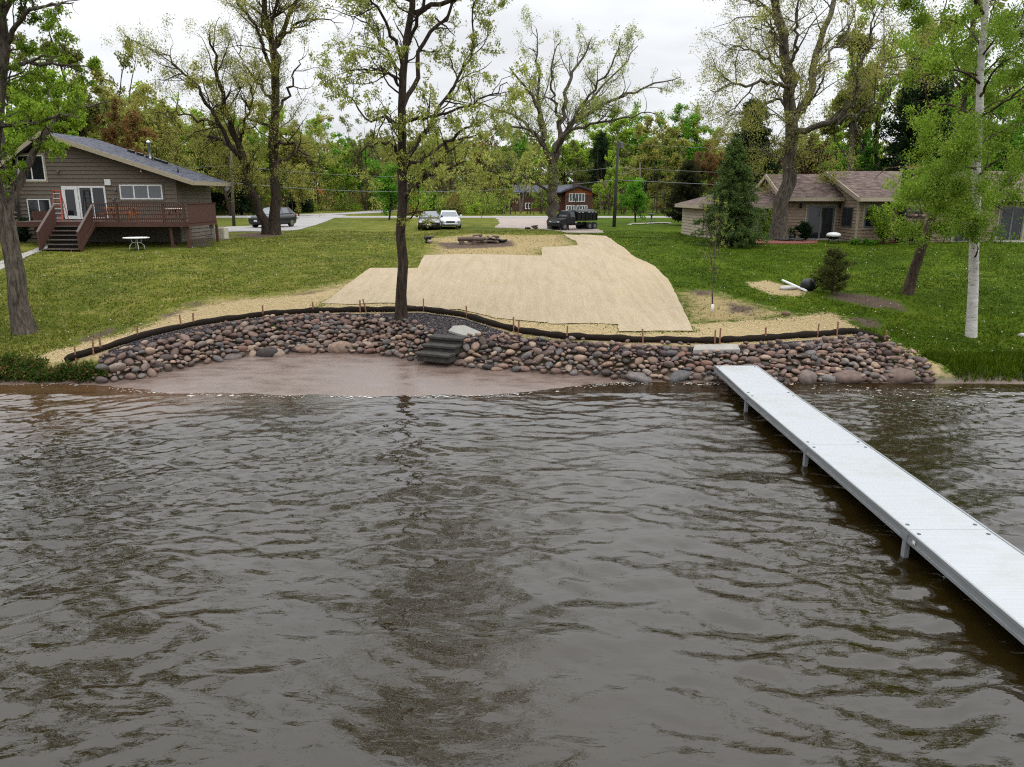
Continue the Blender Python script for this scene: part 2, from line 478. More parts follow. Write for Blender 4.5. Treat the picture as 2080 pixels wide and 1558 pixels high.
# stones: the colour of each stone is drawn at random from the same range
STONE = [(.03, s(76, 70, 68, .55)), (.14, s(124, 104, 95, .55)), (.28, s(152, 126, 113, .55)), (.40, s(104, 104, 104, .55)), (.52, s(166, 138, 118, .56)), (.64, s(92, 84, 84, .52)),
         (.75, s(146, 112, 98, .55)), (.85, s(128, 126, 124, .55)), (.95, s(180, 156, 136, .57))]
def stone_mat(name, per_island, wet=0.0, stops=STONE, gain=1.0):
    m, nt, b = mat_base(name)
    src = nt.nodes.new('ShaderNodeNewGeometry').outputs['Random Per Island'] if per_island else nt.nodes.new('ShaderNodeObjectInfo').outputs['Random']
    c = ramp(nt, src, stops)
    f = noise(nt, 9.0 if per_island else 3.2, 6, .62)
    c = mixc(nt, 1.0, c, ramp(nt, f, [(.3, (.62 * gain, .62 * gain, .63 * gain, 1)), (.7, (1.3 * gain, 1.26 * gain, 1.24 * gain, 1))]), 'MULTIPLY')
    nt.links.new(c, b.inputs['Base Color'])
    b.inputs['Roughness'].default_value = .78 - wet; b.inputs['Specular IOR Level'].default_value = .25
    bump(nt, b, f, .35, .02)
    return m
M['stone'] = stone_mat('stone', False)
M['stone_mass'] = stone_mat('stone_mass', True)
M['gravel'] = stone_mat('gravel_stones', True, 0, [(.05, s(44, 40, 44, .55)), (.3, s(82, 72, 76, .55)), (.5, s(60, 56, 62, .55)), (.7, s(116, 104, 104, .55)), (.85, s(92, 80, 80, .55)), (.97, s(160, 152, 150, .6))])
M['flagstone'] = simple('flagstone', s(190, 188, 178, .42), .85, .1, 5.0, bmp=.2)

# ------------------------------------------------------------------ ground sheet
def poly_sd(px, polys_w):
    """signed distance (metres, + inside) from points to world polygons, the largest over all polygons"""
    best = np.full(len(px), -1e9)
    for P in polys_w:
        P = np.asarray(P)[:, :2]
        d2 = np.full(len(px), 1e18); ins = np.zeros(len(px), bool)
        n = len(P)
        for i in range(n):
            a, b = P[i], P[(i + 1) % n]
            ab = b - a; t = np.clip(((px - a) @ ab) / max(ab @ ab, 1e-9), 0, 1)
            q = a + t[:, None] * ab
            d2 = np.minimum(d2, ((px - q) ** 2).sum(1))
            c = (a[1] > px[:, 1]) != (b[1] > px[:, 1])
            with np.errstate(divide='ignore', invalid='ignore'):
                xi = (b[0] - a[0]) * (px[:, 1] - a[1]) / (b[1] - a[1]) + a[0]
            ins ^= c & (px[:, 0] < xi)
        dd = np.sqrt(d2); best = np.maximum(best, np.where(ins, dd, -dd))
    return best
def gpoly(pts):
    return [tuple(gr(*p)) for p in pts]
STRAW_POLYS = [
    [(30, 739), (100, 713), (200, 690), (300, 663), (350, 642), (410, 620), (500, 608), (575, 604), (640, 594), (700, 580), (735, 563), (652, 616), (640, 648), (530, 657), (400, 674), (300, 698), (200, 732), (150, 747)],
    [(1400, 658), (1480, 652), (1560, 649), (1640, 640), (1690, 634), (1715, 648), (1745, 667), (1790, 686), (1830, 706), (1760, 699), (1660, 699), (1550, 707), (1400, 709), (1262, 706), (1100, 692), (1000, 674), (940, 654), (860, 642), (780, 642),
     (655, 642), (652, 616), (787, 616), (932, 629), (1020, 647), (1112, 656), (1255, 655), (1262, 674), (1407, 674)],
    [(1800, 690), (1850, 713), (1900, 738), (1935, 768), (1880, 772), (1838, 730), (1795, 702)],
    [(1507, 574), (1560, 569), (1605, 582), (1650, 590), (1630, 602), (1565, 598)],
]
DRY_POLYS = [
    [(862, 484), (960, 475), (1150, 476), (1176, 499), (1105, 506), (1102, 521), (862, 521), (880, 500)],
    [(1375, 592), (1440, 590), (1520, 612), (1590, 632), (1640, 640), (1480, 657), (1400, 657)],
    [(260, 672), (330, 640), (420, 606), (560, 598), (690, 574), (740, 562), (690, 600), (560, 620), (400, 640)],
]
SOIL_POLYS = [
    [(1690, 592), (1760, 598), (1830, 614), (1850, 634), (1760, 622), (1680, 606)], [(1720, 642), (1790, 650), (1785, 668), (1742, 660)],
    [(1400, 588), (1450, 590), (1447, 606), (1405, 600)], [(1470, 612), (1545, 625), (1530, 640), (1480, 634)], [(325, 640), (372, 630), (378, 645), (335, 652)],
    [(150, 690), (235, 660), (245, 672), (165, 700)], [(378, 617), (425, 612), (420, 624), (380, 626)], [(440, 616), (480, 610), (490, 622), (450, 628)],
    [(590, 598), (670, 586), (690, 590), (610, 608)], [(880, 492), (1040, 488), (1050, 500), (900, 506)],
    [(585, 475), (535, 484), (470, 478), (560, 468)], [(1900, 772), (2080, 772), (2080, 762), (1920, 764)],
]
STRAW_W = [gpoly(p) for p in STRAW_POLYS]; DRY_W = [gpoly(p) for p in DRY_POLYS]; SOIL_W = [gpoly(p) for p in SOIL_POLYS]
gv = np.stack([GXX.ravel(), GYY.ravel(), GZ.ravel()], 1)
nx_, ny_ = len(GX), len(GY)
ii = np.arange(nx_ * ny_).reshape(ny_, nx_)
gf = np.stack([ii[:-1, :-1].ravel(), ii[:-1, 1:].ravel(), ii[1:, 1:].ravel(), ii[1:, :-1].ravel()], 1)
g_me = np_mesh('ground', gv, gf)
sel = (np.abs(gv[:, 0]) < 45) & (gv[:, 1] < 72) & (gv[:, 1] > 15)
def set_mask(me, name, vals):
    a = me.attributes.new(name, 'FLOAT', 'POINT'); a.data.foreach_set('value', vals.astype(np.float32))
def mask_of(polys, soft):
    out = np.zeros(len(gv)); d = poly_sd(gv[sel][:, :2], polys)
    out[sel] = np.clip(.5 + d / soft, 0, 1)
    return out
set_mask(g_me, 'straw', mask_of(STRAW_W, 1.0))
set_mask(g_me, 'dry', mask_of(DRY_W, 2.6))
set_mask(g_me, 'soil', mask_of(SOIL_W, 1.0))
ytoe = np.maximum(cv(C_TO, gv[:, 0])[0], cv(C_WL, gv[:, 0])[0] + .08)
set_mask(g_me, 'sand', np.clip((ytoe + .25 - gv[:, 1]) / .3, 0, 1))
ybank = cv(C_CR, gv[:, 0])[0]
set_mask(g_me, 'bank', np.clip((ybank + .2 - gv[:, 1]) / .5, 0, 1))
set_mask(g_me, 'lush', np.clip((gv[:, 0] - 1.5) / 6, 0, 1) * np.clip((gv[:, 1] - 15) / 6, 0, 1))

m, nt, b = mat_base('lawn')
def attr(nt, n):
    a = nt.nodes.new('ShaderNodeAttribute'); a.attribute_name = n; return a.outputs['Fac']
n_big = noise(nt, .22, 5, .6); n_mid = noise(nt, 1.3, 6, .65); n_fine = noise(nt, 14, 6, .75); n_pat = noise(nt, .6, 6, .65, dist=.5)
lush = ramp(nt, n_mid, [(.25, s(50, 70, 12, .50)), (.5, s(72, 94, 18, .54)), (.75, s(96, 110, 30, .58))])
left = ramp(nt, n_mid, [(.22, s(62, 78, 20, .55)), (.5, s(98, 106, 40, .58)), (.78, s(136, 128, 74, .62))])
gcol = mixc(nt, attr(nt, 'lush'), left, lush)
patch = ramp(nt, n_big, [(.35, (.72, .78, .7, 1)), (.62, (1.22, 1.14, 1.1, 1))])
gcol = mixc(nt, 1.0, gcol, patch, 'MULTIPLY')
tanp = ramp(nt, n_pat, [(.60, (0, 0, 0, 1)), (.78, (.55, .55, .55, 1))])
gcol = mixc(nt, mathn(nt, 'MULTIPLY', tanp, mathn(nt, 'SUBTRACT', 1.0, attr(nt, 'lush'))), gcol, s(150, 138, 84, .6))
gcol = mixc(nt, 1.0, gcol, ramp(nt, n_fine, [(.3, (.84, .85, .84, 1)), (.7, (1.42, 1.42, 1.4, 1))]), 'MULTIPLY')
def breakup(mask, sharp, nz):
    t = mathn(nt, 'ADD', mask, mathn(nt, 'MULTIPLY', mathn(nt, 'SUBTRACT', nz, .5), 1.5))
    return mathn(nt, 'MULTIPLY', mathn(nt, 'SUBTRACT', t, .42), sharp, True)
n_brk = noise(nt, 2.4, 7, .75)
dryc = ramp(nt, n_fine, [(.3, s(120, 104, 74, .64)), (.7, s(190, 170, 122, .68))])
gcol = mixc(nt, mathn(nt, 'MULTIPLY', breakup(attr(nt, 'dry'), 2.5, n_brk), mathn(nt, 'GREATER_THAN', attr(nt, 'dry'), .02)), gcol, dryc)
soilc = ramp(nt, n_fine, [(.3, s(70, 58, 50, .62)), (.7, s(122, 104, 92, .64))])
gcol = mixc(nt, mathn(nt, 'MULTIPLY', breakup(attr(nt, 'soil'), 2.5, n_brk), mathn(nt, 'GREATER_THAN', attr(nt, 'soil'), .02)), gcol, soilc)
n_str = noise(nt, 42, 5, .8)
strawc = ramp(nt, n_str, [(.25, s(158, 134, 94, .46)), (.5, s(204, 182, 138, .48)), (.75, s(226, 208, 166, .50))])
gcol = mixc(nt, mathn(nt, 'MULTIPLY', breakup(attr(nt, 'straw'), 3.5, n_brk), mathn(nt, 'GREATER_THAN', attr(nt, 'straw'), .02)), gcol, strawc)
gcol = mixc(nt, mathn(nt, 'MULTIPLY', attr(nt, 'bank'), mathn(nt, 'LESS_THAN', attr(nt, 'straw'), .3)), gcol, ramp(nt, n_fine, [(.3, s(46, 40, 32, .6)), (.7, s(88, 80, 58, .6))]))
sandn = noise(nt, 1.1, 5, .6, (1, 2.2, 1))
sandc = ramp(nt, sandn, [(.3, s(118, 100, 90, .50)), (.55, s(140, 121, 110, .50)), (.75, s(146, 131, 123, .50))])
sandc = mixc(nt, 1.0, sandc, ramp(nt, noise(nt, 60, 3, .7), [(.3, (.86, .86, .86, 1)), (.7, (1.12, 1.12, 1.12, 1))]), 'MULTIPLY')
gcol = mixc(nt, attr(nt, 'sand'), gcol, sandc)
nt.links.new(gcol, b.inputs['Base Color'])
wetn = ramp(nt, sandn, [(.35, (.22, .22, .22, 1)), (.7, (.5, .5, .5, 1))])
rr = nt.nodes.new('ShaderNodeMix'); rr.data_type = 'FLOAT'
nt.links.new(attr(nt, 'sand'), rr.inputs[0]); rr.inputs[2].default_value = .95; nt.links.new(wetn, rr.inputs[3])
nt.links.new(rr.outputs[0], b.inputs['Roughness'])
nt.links.new(mathn(nt, 'ADD', .04, mathn(nt, 'MULTIPLY', attr(nt, 'sand'), .28)), b.inputs['Specular IOR Level'])
bb = N(nt, 'Bump', Distance=.05)
nt.links.new(mathn(nt, 'MULTIPLY', mathn(nt, 'SUBTRACT', 1.0, mathn(nt, 'MULTIPLY', attr(nt, 'sand'), .93)), .8), bb.inputs['Strength'])
nt.links.new(n_fine, bb.inputs['Height']); nt.links.new(bb.outputs[0], b.inputs['Normal'])
M['lawn'] = m
g_me.materials.append(m)
ground = mesh_obj('ground', g_me); tag(ground, kind='structure')

# ------------------------------------------------------------------ lake
WX = axis_pts([(-700, -60, 80), (-60, -17, 2.0), (-17, 17, .062), (17, 60, 2.0), (60, 700, 80)])
WY = axis_pts([(-900, -20, 80), (-20, 4.5, 2.0), (4.5, 23.0, .055), (23.0, 26.0, .5)])
wx, wy = np.meshgrid(WX, WY)
rg = np.random.default_rng(7)
wz = np.zeros_like(wx)
warp = .35 * np.sin(wx * .5 + 1.0) * np.sin(wy * .37) + .2 * np.sin(wx * .21 - wy * .6)
def add_waves(n, lam, amp, ang, spread, weight):
    global wz
    for i in range(n):
        L = math.exp(rg.uniform(math.log(lam[0]), math.log(lam[1])))
        a = math.radians(ang) + rg.normal(0, math.radians(spread))
        k = 2 * math.pi / L
        ph = rg.uniform(0, 6.28)
        arg = k * (wx * math.sin(a) + (wy + warp * .6) * math.cos(a)) + ph
        wz = wz + weight * amp * L * np.sin(arg) / math.sqrt(n)
left_w = np.clip((-wx - 1.5) / 6, 0, 1)
gust = .88 + .32 * np.sin(wx * .33 + wy * .21 + .5) * np.sin(wy * .45 - wx * .12 + 1.0) + .15 * np.sin(wx * .9 + 2) * np.sin(wy * .7)
near = np.clip((24 - wy) / 4, .45, 1)
add_waves(34, (.32, .70), .0300, 0, 28, gust * (1 - .45 * left_w))
add_waves(34, (.30, .66), .0330, -30, 18, gust * left_w)
add_waves(20, (.8, 2.2), .0170, 4, 26, 1.0)
add_waves(34, (.13, .30), .0300, -6, 48, gust ** 2)
fade = np.clip((17.2 - np.abs(wx)) / 1.5, 0, 1) * np.clip((wy - 4.2) / 1.0, 0, 1) * np.clip((23.2 - wy) / .6, 0, 1)
yb, _ = cv(C_WL, wx)
shore = np.clip((yb - wy) / 2.5, .22, 1)
wz = wz * fade * shore * near
wv = np.stack([wx.ravel(), wy.ravel(), wz.ravel()], 1)
nw, nh = len(WX), len(WY)
ii = np.arange(nw * nh).reshape(nh, nw)
wf = np.stack([ii[:-1, :-1].ravel(), ii[:-1, 1:].ravel(), ii[1:, 1:].ravel(), ii[1:, :-1].ravel()], 1)
w_me = np_mesh('lake_water', wv, wf)
set_mask(w_me, 'shallow', np.clip(1 - (yb - wy).ravel() / (2.6 + 5 * np.clip((-wx.ravel() - 7) / 4, 0, 1)), 0, 1) * np.clip(.30 + (-wx.ravel() - 5) / 5, .30, 1))
m, nt, b = mat_base('lake_water')
deep = ramp(nt, noise(nt, .12, 4, .6), [(.3, s(40, 31, 11, .42)), (.7, s(52, 42, 17, .42))])
sh = attr(nt, 'shallow')
shn = mathn(nt, 'MULTIPLY', mathn(nt, 'POWER', sh, 1.6), mathn(nt, 'ADD', .55, noise(nt, .9, 5, .6, (.6, 2, 1))), True)
nt.links.new(mixc(nt, shn, deep, s(96, 72, 50, .62)), b.inputs['Base Color'])
b.inputs['Roughness'].default_value = .035
b.inputs['IOR'].default_value = 1.47
b.inputs['Specular IOR Level'].default_value = .5
bw = N(nt, 'Bump', Strength=.35, Distance=.02)
nt.links.new(noise(nt, 7.0, 3, .5, (.7, 1.5, 1), dist=.6), bw.inputs['Height']); nt.links.new(bw.outputs[0], b.inputs['Normal'])
M['water'] = m
w_me.materials.append(m)
tag(mesh_obj('lake_water', w_me), kind='structure')

# ------------------------------------------------------------------ conforming sheets laid on the ground
def sheet(name, poly, mat, off=.03, step=.5, parent=None, th=.05, wob=0.0, hfun=None, jit=0.0):
    """poly: world points (x,y[,z]); follows the ground, has a turned-down edge"""
    P = []
    n = len(poly); rs = random.Random(len(name) * 7 + n)
    for i in range(n):
        a = Vector(poly[i][:2]); c = Vector(poly[(i + 1) % n][:2])
        k = max(1, int((c - a).length / step))
        for j in range(k):
            q = a.lerp(c, j / k)
            if jit and j: q = q + Vector((rs.uniform(-jit, jit), rs.uniform(-jit, jit)))
            P.append(q)
    nb = len(P)
    xs = [p.x for p in P]; ys = [p.y for p in P]
    pts = list(P)
    gx = np.arange(min(xs) + step / 2, max(xs), step); gy = np.arange(min(ys) + step / 2, max(ys), step)
    XX, YY = np.meshgrid(gx, gy); cand = np.stack([XX.ravel(), YY.ravel()], 1)
    sdv = poly_sd(cand, [np.array([(p.x, p.y) for p in P])])
    pts += [Vector(c) for c in cand[sdv > step * .35]]
    V, E, F, *_ = delaunay_2d_cdt(pts, [], [list(range(nb))], 1, 1e-5)
    V = np.array([(v.x, v.y) for v in V])
    z = H(V[:, 0], V[:, 1]) + off
    if wob: z = z + wob * (np.sin(V[:, 0] * 7.1) * np.sin(V[:, 1] * 1.3) + np.sin(V[:, 0] * 2.3 + V[:, 1] * 3.1))
    verts = [(x, y, zz) for (x, y), zz in zip(V, z)]
    faces = [tuple(f) for f in F]
    # rim
    cnt = {}
    for f in faces:
        for i in range(len(f)):
            e = (f[i], f[(i + 1) % len(f)]); cnt[e] = cnt.get(e, 0) + 1
    low = {}; upp = {}
    mb = MB(); mb.v = verts; mb.f = faces
    for (i, j) in list(cnt):
        if (j, i) not in cnt:
            for k in (i, j):
                if k not in low:
                    upp[k] = len(mb.v); mb.v.append(tuple(verts[k]))
                    low[k] = len(mb.v); mb.v.append((verts[k][0], verts[k][1], verts[k][2] - th))
            mb.f.append((upp[j], upp[i], low[i], low[j]))
    o = mb.build(name, mat, parent, smooth=True)
    if o.data.polygons and sum(p.normal.z * p.area for p in o.data.polygons) < 0: o.data.flip_normals()
    return o

# erosion blanket: strips rolled out side by side
m, nt, b = mat_base('blanket_straw')
f1 = noise(nt, 55, 5, .8, (1, .55, 1)); f2 = noise(nt, 1.6, 5, .62, (2.6, .22, 1)); f3 = noise(nt, .35, 4, .6); f4 = noise(nt, 8, 5, .7, (3, .25, 1))
c = ramp(nt, f1, [(.25, s(188, 170, 140, .47)), (.5, s(207, 190, 160, .48)), (.75, s(218, 203, 175, .49))])
c = mixc(nt, 1.0, c, ramp(nt, f2, [(.3, (.88, .87, .85, 1)), (.6, (1.04, 1.04, 1.04, 1))]), 'MULTIPLY')
c = mixc(nt, 1.0, c, ramp(nt, f4, [(.3, (.90, .89, .87, 1)), (.6, (1.04, 1.04, 1.04, 1))]), 'MULTIPLY')
c = mixc(nt, 1.0, c, ramp(nt, f3, [(.3, (.97, .95, .90, 1)), (.7, (1.04, 1.04, 1.07, 1))]), 'MULTIPLY')
c = mixc(nt, 1.0, c, ramp(nt, nt.nodes.new('ShaderNodeObjectInfo').outputs['Random'], [(0, (.93, .93, .93, 1)), (1, (1.06, 1.05, 1.03, 1))]), 'MULTIPLY')
nt.links.new(c, b.inputs['Base Color']); b.inputs['Roughness'].default_value = .95; b.inputs['Specular IOR Level'].default_value = .15
bump(nt, b, mathn(nt, 'ADD', f1, mathn(nt, 'MULTIPLY', f2, .6)), .5, .03)
M['blanket'] = m
bl = thing('erosion_blanket', 'pale straw erosion blanket rolled out over the bare yard behind the dark sock', 'erosion blanket', gr(1000, 580))
strips = [
    [(652, 617), (700, 583), (752, 545), (849, 545), (833, 575), (808, 617), (787, 616), (720, 619)],
    [(808, 620), (833, 577), (864, 519), (930, 518), (915, 560), (890, 627)],
    [(890, 629), (915, 560), (930, 517), (1018, 518), (1010, 560), (1000, 644), (932, 629)],
    [(1000, 646), (1010, 560), (1018, 518), (1102, 520), (1100, 503), (1128, 502), (1118, 560), (1112, 657), (1060, 652)],
    [(1112, 659), (1118, 560), (1128, 502), (1175, 499), (1172, 490), (1143, 477), (1180, 478), (1205, 500), (1230, 540), (1246, 575), (1257, 660), (1200, 657)],
    [(1262, 675), (1246, 575), (1230, 540), (1205, 500), (1180, 477), (1230, 480), (1245, 490), (1265, 503), (1292, 525), (1330, 543), (1355, 568), (1380, 617), (1402, 660), (1407, 674), (1340, 673)],
]
OUTL = [(655, 616), (733, 562), (752, 546), (849, 546), (864, 520), (1000, 519), (1101, 520), (1100, 504), (1174, 499), (1170, 490), (1146, 478), (1180, 478), (1229, 481), (1245, 491), (1264, 504), (1291, 526), (1329, 544), (1354, 569), (1379, 618),
        (1401, 660), (1405, 673), (1340, 672), (1263, 673), (1256, 656), (1112, 655), (1020, 646), (932, 628), (787, 615)]
sheet('blanket_underlay', [gr(*p) for p in OUTL], M['blanket'], .024, .35, bl, .02, .006, jit=.02)
for i, st in enumerate(strips):
    q = [gr(*p) for p in st]; c = sum(q, Vector()) / len(q)
    if i % 2: q = [Vector((c.x + (v.x - c.x) * 1.035, v.y, v.z)) for v in q]
    sheet('blanket_strip', q, M['blanket'], .028 + .003 * (i % 2), .35, bl, .004, .006, jit=.02)

# gravel bed: dark liner plus loose stones
def along(c0, c1, t, x):
    a = cv(c0, x)[0]; b_ = cv(c1, x)[0]
    return a + (b_ - a) * t
gxs = np.linspace(atz(192, 728, .7).x, atz(1800, 694, .75).x, 70)
top = [(x, max(cv(C_CR, x)[0] - .42, cv(C_RT, x)[0] + .12)) for x in gxs]
bot = [(x, cv(C_RT, x)[0] - .15) for x in gxs[::-1]]
M_add('liner', s(54, 50, 52, .6), .95, .3, 20.0)
sheet('gravel_bed', top + bot, M['liner'], .03, .3, None, .03)['kind'] = 'structure'
ed = MB(); ed.tube([(x, y, h1(x, y) + .045) for x, y in top], .022, 6)
tag(ed.build('landscape_edging', M['black'], None, True), 'thin black edging curving between the straw strip and the dark gravel', 'edging')
def blob(rnd, sub=2, sq=(1, .8, .6)):
    import bmesh
    bm = bmesh.new(); bmesh.ops.create_icosphere(bm, subdivisions=sub, radius=1)
    k = [Vector((rnd.gauss(0, 1), rnd.gauss(0, 1), rnd.gauss(0, 1))).normalized() for _ in range(7)]
    cut = [rnd.uniform(.48, .86) for _ in k]
    for v in bm.verts:
        d = v.co.normalized(); r = 1.0
        for kk, c in zip(k, cut):
            q = d.dot(kk)
            if q * r > c: r = r * .35 + .65 * c / q
        r *= 1 + rnd.uniform(-.035, .035)
        v.co = Vector((d.x * sq[0], d.y * sq[1], d.z * sq[2])) * r
    vs = np.array([v.co[:] for v in bm.verts]); fs = np.array([[v.index for v in f.verts] for f in bm.faces])
    bm.free()
    return vs, fs
def rot_mats(rz, rx, ry):
    cz, sz = np.cos(rz), np.sin(rz); cx, sx = np.cos(rx), np.sin(rx); cy, sy = np.cos(ry), np.sin(ry)
    o = np.zeros_like(cz); l = np.ones_like(cz)
    Rz = np.stack([np.stack([cz, -sz, o], -1), np.stack([sz, cz, o], -1), np.stack([o, o, l], -1)], -2)
    Rx = np.stack([np.stack([l, o, o], -1), np.stack([o, cx, -sx], -1), np.stack([o, sx, cx], -1)], -2)
    Ry = np.stack([np.stack([cy, o, sy], -1), np.stack([o, l, o], -1), np.stack([-sy, o, cy], -1)], -2)
    return Rz @ Rx @ Ry
def scatter_mesh(name, proto, pos, scale, R, mat, smooth=True):
    vs, fs = proto
    n = len(pos)
    V = (np.einsum('nij,kj->nki', R, vs) * np.reshape(scale, (n, 1, -1)) + pos[:, None, :]).reshape(-1, 3)
    F = (fs[None] + (np.arange(n) * len(vs))[:, None, None]).reshape(-1, fs.shape[1])
    return np_mesh(name, V, F, smooth, mat)
rg = np.random.default_rng(21)
n = 15000
gx_ = rg.uniform(gxs[0], gxs[-1], n); t_ = rg.uniform(0, 1, n)
y0_ = np.maximum(cv(C_CR, gx_)[0] - .42, cv(C_RT, gx_)[0] + .12); y1_ = cv(C_RT, gx_)[0] - .2
gy_ = y1_ + (y0_ - y1_) * t_
octa = (np.array([(1, 0, 0), (0, 1, 0), (-1, 0, 0), (0, -1, 0), (0, 0, .7), (0, 0, -.7)], float), np.array([(0, 1, 4), (1, 2, 4), (2, 3, 4), (3, 0, 4), (1, 0, 5), (2, 1, 5), (3, 2, 5), (0, 3, 5)]))
pos = np.stack([gx_, gy_, H(gx_, gy_) + .045], 1)
me = scatter_mesh('gravel', octa, pos, rg.uniform(.014, .036, (n, 1)) * np.array([1, 1, 1.]), rot_mats(rg.uniform(0, 6.3, n), rg.normal(0, .5, n), rg.normal(0, .5, n)), M['gravel'], False)
tag(mesh_obj('gravel', me), kind='stuff')

# ------------------------------------------------------------------ riprap
rnd = random.Random(5)
PROTO = [blob(rnd, 2, (1, rnd.uniform(.7, .95), rnd.uniform(.5, .75))) for _ in range(12)]
PROTO_ME = [np_mesh('rock', p[0], p[1], True, M['stone']) for p in PROTO]
STEP_C = atz(905, 712, .5)
STEP_RZ = math.radians(-24)
def in_steps(x, y, grow=0.0):
    dx, dy = x - STEP_C.x, y - STEP_C.y
    c, s_ = math.cos(-STEP_RZ), math.sin(-STEP_RZ)
    lx, ly = dx * c - dy * s_, dx * s_ + dy * c
    return abs(lx) < .62 + grow and -.9 - grow < ly < .65 + grow
XL, XR, XS0, XS1 = atz(203, 770, .05).x, atz(1895, 774, .02).x, STEP_C.x - .55, STEP_C.x + .7
_pd = [gr(1407, 722), gr(1411, 711), gr(1497, 710), gr(1503, 721)]
PADX = (min(p.x for p in _pd), max(p.x for p in _pd)); PADY = (min(p.y for p in _pd), max(p.y for p in _pd))
rip = {}
rip[0] = thing('riprap', 'long bank of rounded brown and grey boulders left of the dark steps', 'riprap', (-6, 23, 0), 0, 'rock banks along the shore')
rip[1] = thing('riprap', 'bank of rounded boulders right of the dark steps, running behind the dock', 'riprap', (6, 21.5, 0), 0, 'rock banks along the shore')
rocks = []
cell = {}
def try_rock(x, y, r, lift, tight=.80):
    z = h1(x, y)
    key = (int(x // .5), int(y // .5))
    for a in (-1, 0, 1):
        for c in (-1, 0, 1):
            for (X, Y, Z, R) in cell.get((key[0] + a, key[1] + c), ()):
                if (X - x) ** 2 + (Y - y) ** 2 + ((Z - z - lift) * 1.2) ** 2 < (tight * (R + r)) ** 2: return False
    cell.setdefault(key, []).append((x, y, z + lift, r)); return True
BOULD = [(240, 752, .42), (320, 745, .3), (140 + 420, 722, .42), (470, 727, .36), (540, 722, .5), (620, 712, .40), (692, 712, .52), (750, 716, .3), (812, 722, .32), (935, 738, .28),
         (1296, 772, .52), (1380, 770, .46), (1420, 768, .3), (1440, 770, .24), (1640, 770, .55), (1725, 772, .58), (1825, 772, .60), (1680, 772, .32), (1560, 772, .3), (995, 748, .3), (1010, 752, .22), (1270, 766, .24), (1885, 774, .3)]
for px, py, r in BOULD:
    p = gr(px, py)
    r *= .74; rocks.append((p.x, p.y, h1(p.x, p.y) + r * .12, r, True))
    cell.setdefault((int(p.x // .5), int(p.y // .5)), []).append((p.x, p.y, p.z, r * .8))
for tries, rr_, lift, tight in ((7000, (.14, .20), .05, .78), (22000, (.085, .14), .08, .78), (16000, (.085, .15), .19, .82), (26000, (.05, .085), .12, .78)):
    for _ in range(tries):
        x = rnd.uniform(XL, XR)
        yt = max(float(cv(C_TO, x)[0]), float(cv(C_WL, x)[0]) + .08) - .08; yr = float(cv(C_RT, x)[0]) + .10
        y = rnd.uniform(yt, max(yr, yt + .35))
        r = rnd.uniform(*rr_)
        if x < XL + .6 and y > yt + (x - XL) * 2.2 + .3: continue
        if in_steps(x, y, r * .6): continue
        if PADX[0] - r < x < PADX[1] + r and PADY[0] - r * .7 < y < PADY[1] + r: continue
        if try_rock(x, y, r, lift, tight): rocks.append((x, y, h1(x, y) + lift, r, False))
sides = {0: [], 1: []}
for rk in rocks: sides[0 if rk[0] < STEP_C.x else 1].append(rk)
n_single = 0
for sd_, lst in sides.items():
    lst.sort(key=lambda q: -q[3] / q[1] * (1.0 if q[2] > 0 else .5))
    root = rip[sd_]
    for i, (x, y, z, r, big) in enumerate(lst[:298]):
        o = bpy.data.objects.new('boulder' if big else 'rock', rnd.choice(PROTO_ME)); link(o, root)
        o.location = (x - root.location.x, y - root.location.y, z)
        o.rotation_euler = (rnd.gauss(0, .22), rnd.gauss(0, .22), rnd.uniform(0, 6.28) if not big else rnd.gauss(0, .3))
        o.scale = (r * rnd.uniform(1.05, 1.4), r * rnd.uniform(.85, 1.05), r * rnd.uniform(.85, 1.1))
        n_single += 1
    rest = lst[298:]
    if rest:
        A = np.array([q[:4] for q in rest]); k = len(A)
        vs, fs = [], []
        grp = rg.integers(0, 12, k); off = 0
        for g in range(12):
            S = A[grp == g]
            if not len(S): continue
            R = rot_mats(rg.uniform(0, 6.3, len(S)), rg.normal(0, .22, len(S)), rg.normal(0, .22, len(S)))
            sc_ = S[:, 3:4] * np.stack([rg.uniform(1.05, 1.4, len(S)), rg.uniform(.85, 1.05, len(S)), rg.uniform(.85, 1.1, len(S))], 1)
            P = PROTO[g]
            V = np.einsum('nij,nkj->nki', R, P[0][None] * sc_[:, None, :]) + S[:, None, :3] - np.array(root.location)[None, None]
            vs.append(V.reshape(-1, 3)); fs.append((P[1][None] + (np.arange(len(S)) * len(P[0]))[:, None, None]).reshape(-1, 3) + off); off += V.shape[0] * V.shape[1]
        o = mesh_obj('small_rocks', np_mesh('small_rocks', np.concatenate(vs), np.concatenate(fs), True, M['stone_mass']), root)
        o['kind'] = 'stuff'
print('rocks', len(rocks), {k: len(v) for k, v in sides.items()})

# ------------------------------------------------------------------ filter sock and its stakes
def sock(name, pa, pb, label, amp=.012):
    xs_ = np.linspace(pa, pb, max(8, int(abs(pb - pa) / .12)))
    pts, rs_ = [], []
    for i, x in enumerate(xs_):
        y = float(cv(C_CR, x)[0]); r = .102 + amp * math.sin(x * 4.3) + .010 * math.sin(x * 9.7 + 1)
        e = min(i, len(xs_) - 1 - i)
        if e == 0: r *= .55
        pts.append((x, y + .02 * math.sin(x * 3.1), h1(x, y) + .082)); rs_.append(r)
    mb = MB(); mb.tube(pts, rs_, 12)
    return tag(mb.build(name, M['sock'], None, True), label, 'filter sock', 'dark filter socks staked along the shore')
def cx_at(px):
    tab = np.array([c[:2] for c in CREST]); zt = np.array([c[2] for c in CREST])
    py = float(np.interp(px, tab[:, 0], tab[:, 1])); z = float(np.interp(px, tab[:, 0], zt))
    return atz(px, py, z).x
sock('filter_sock', cx_at(133), cx_at(1050), 'longest black filter sock curving from the far left around the trunk')
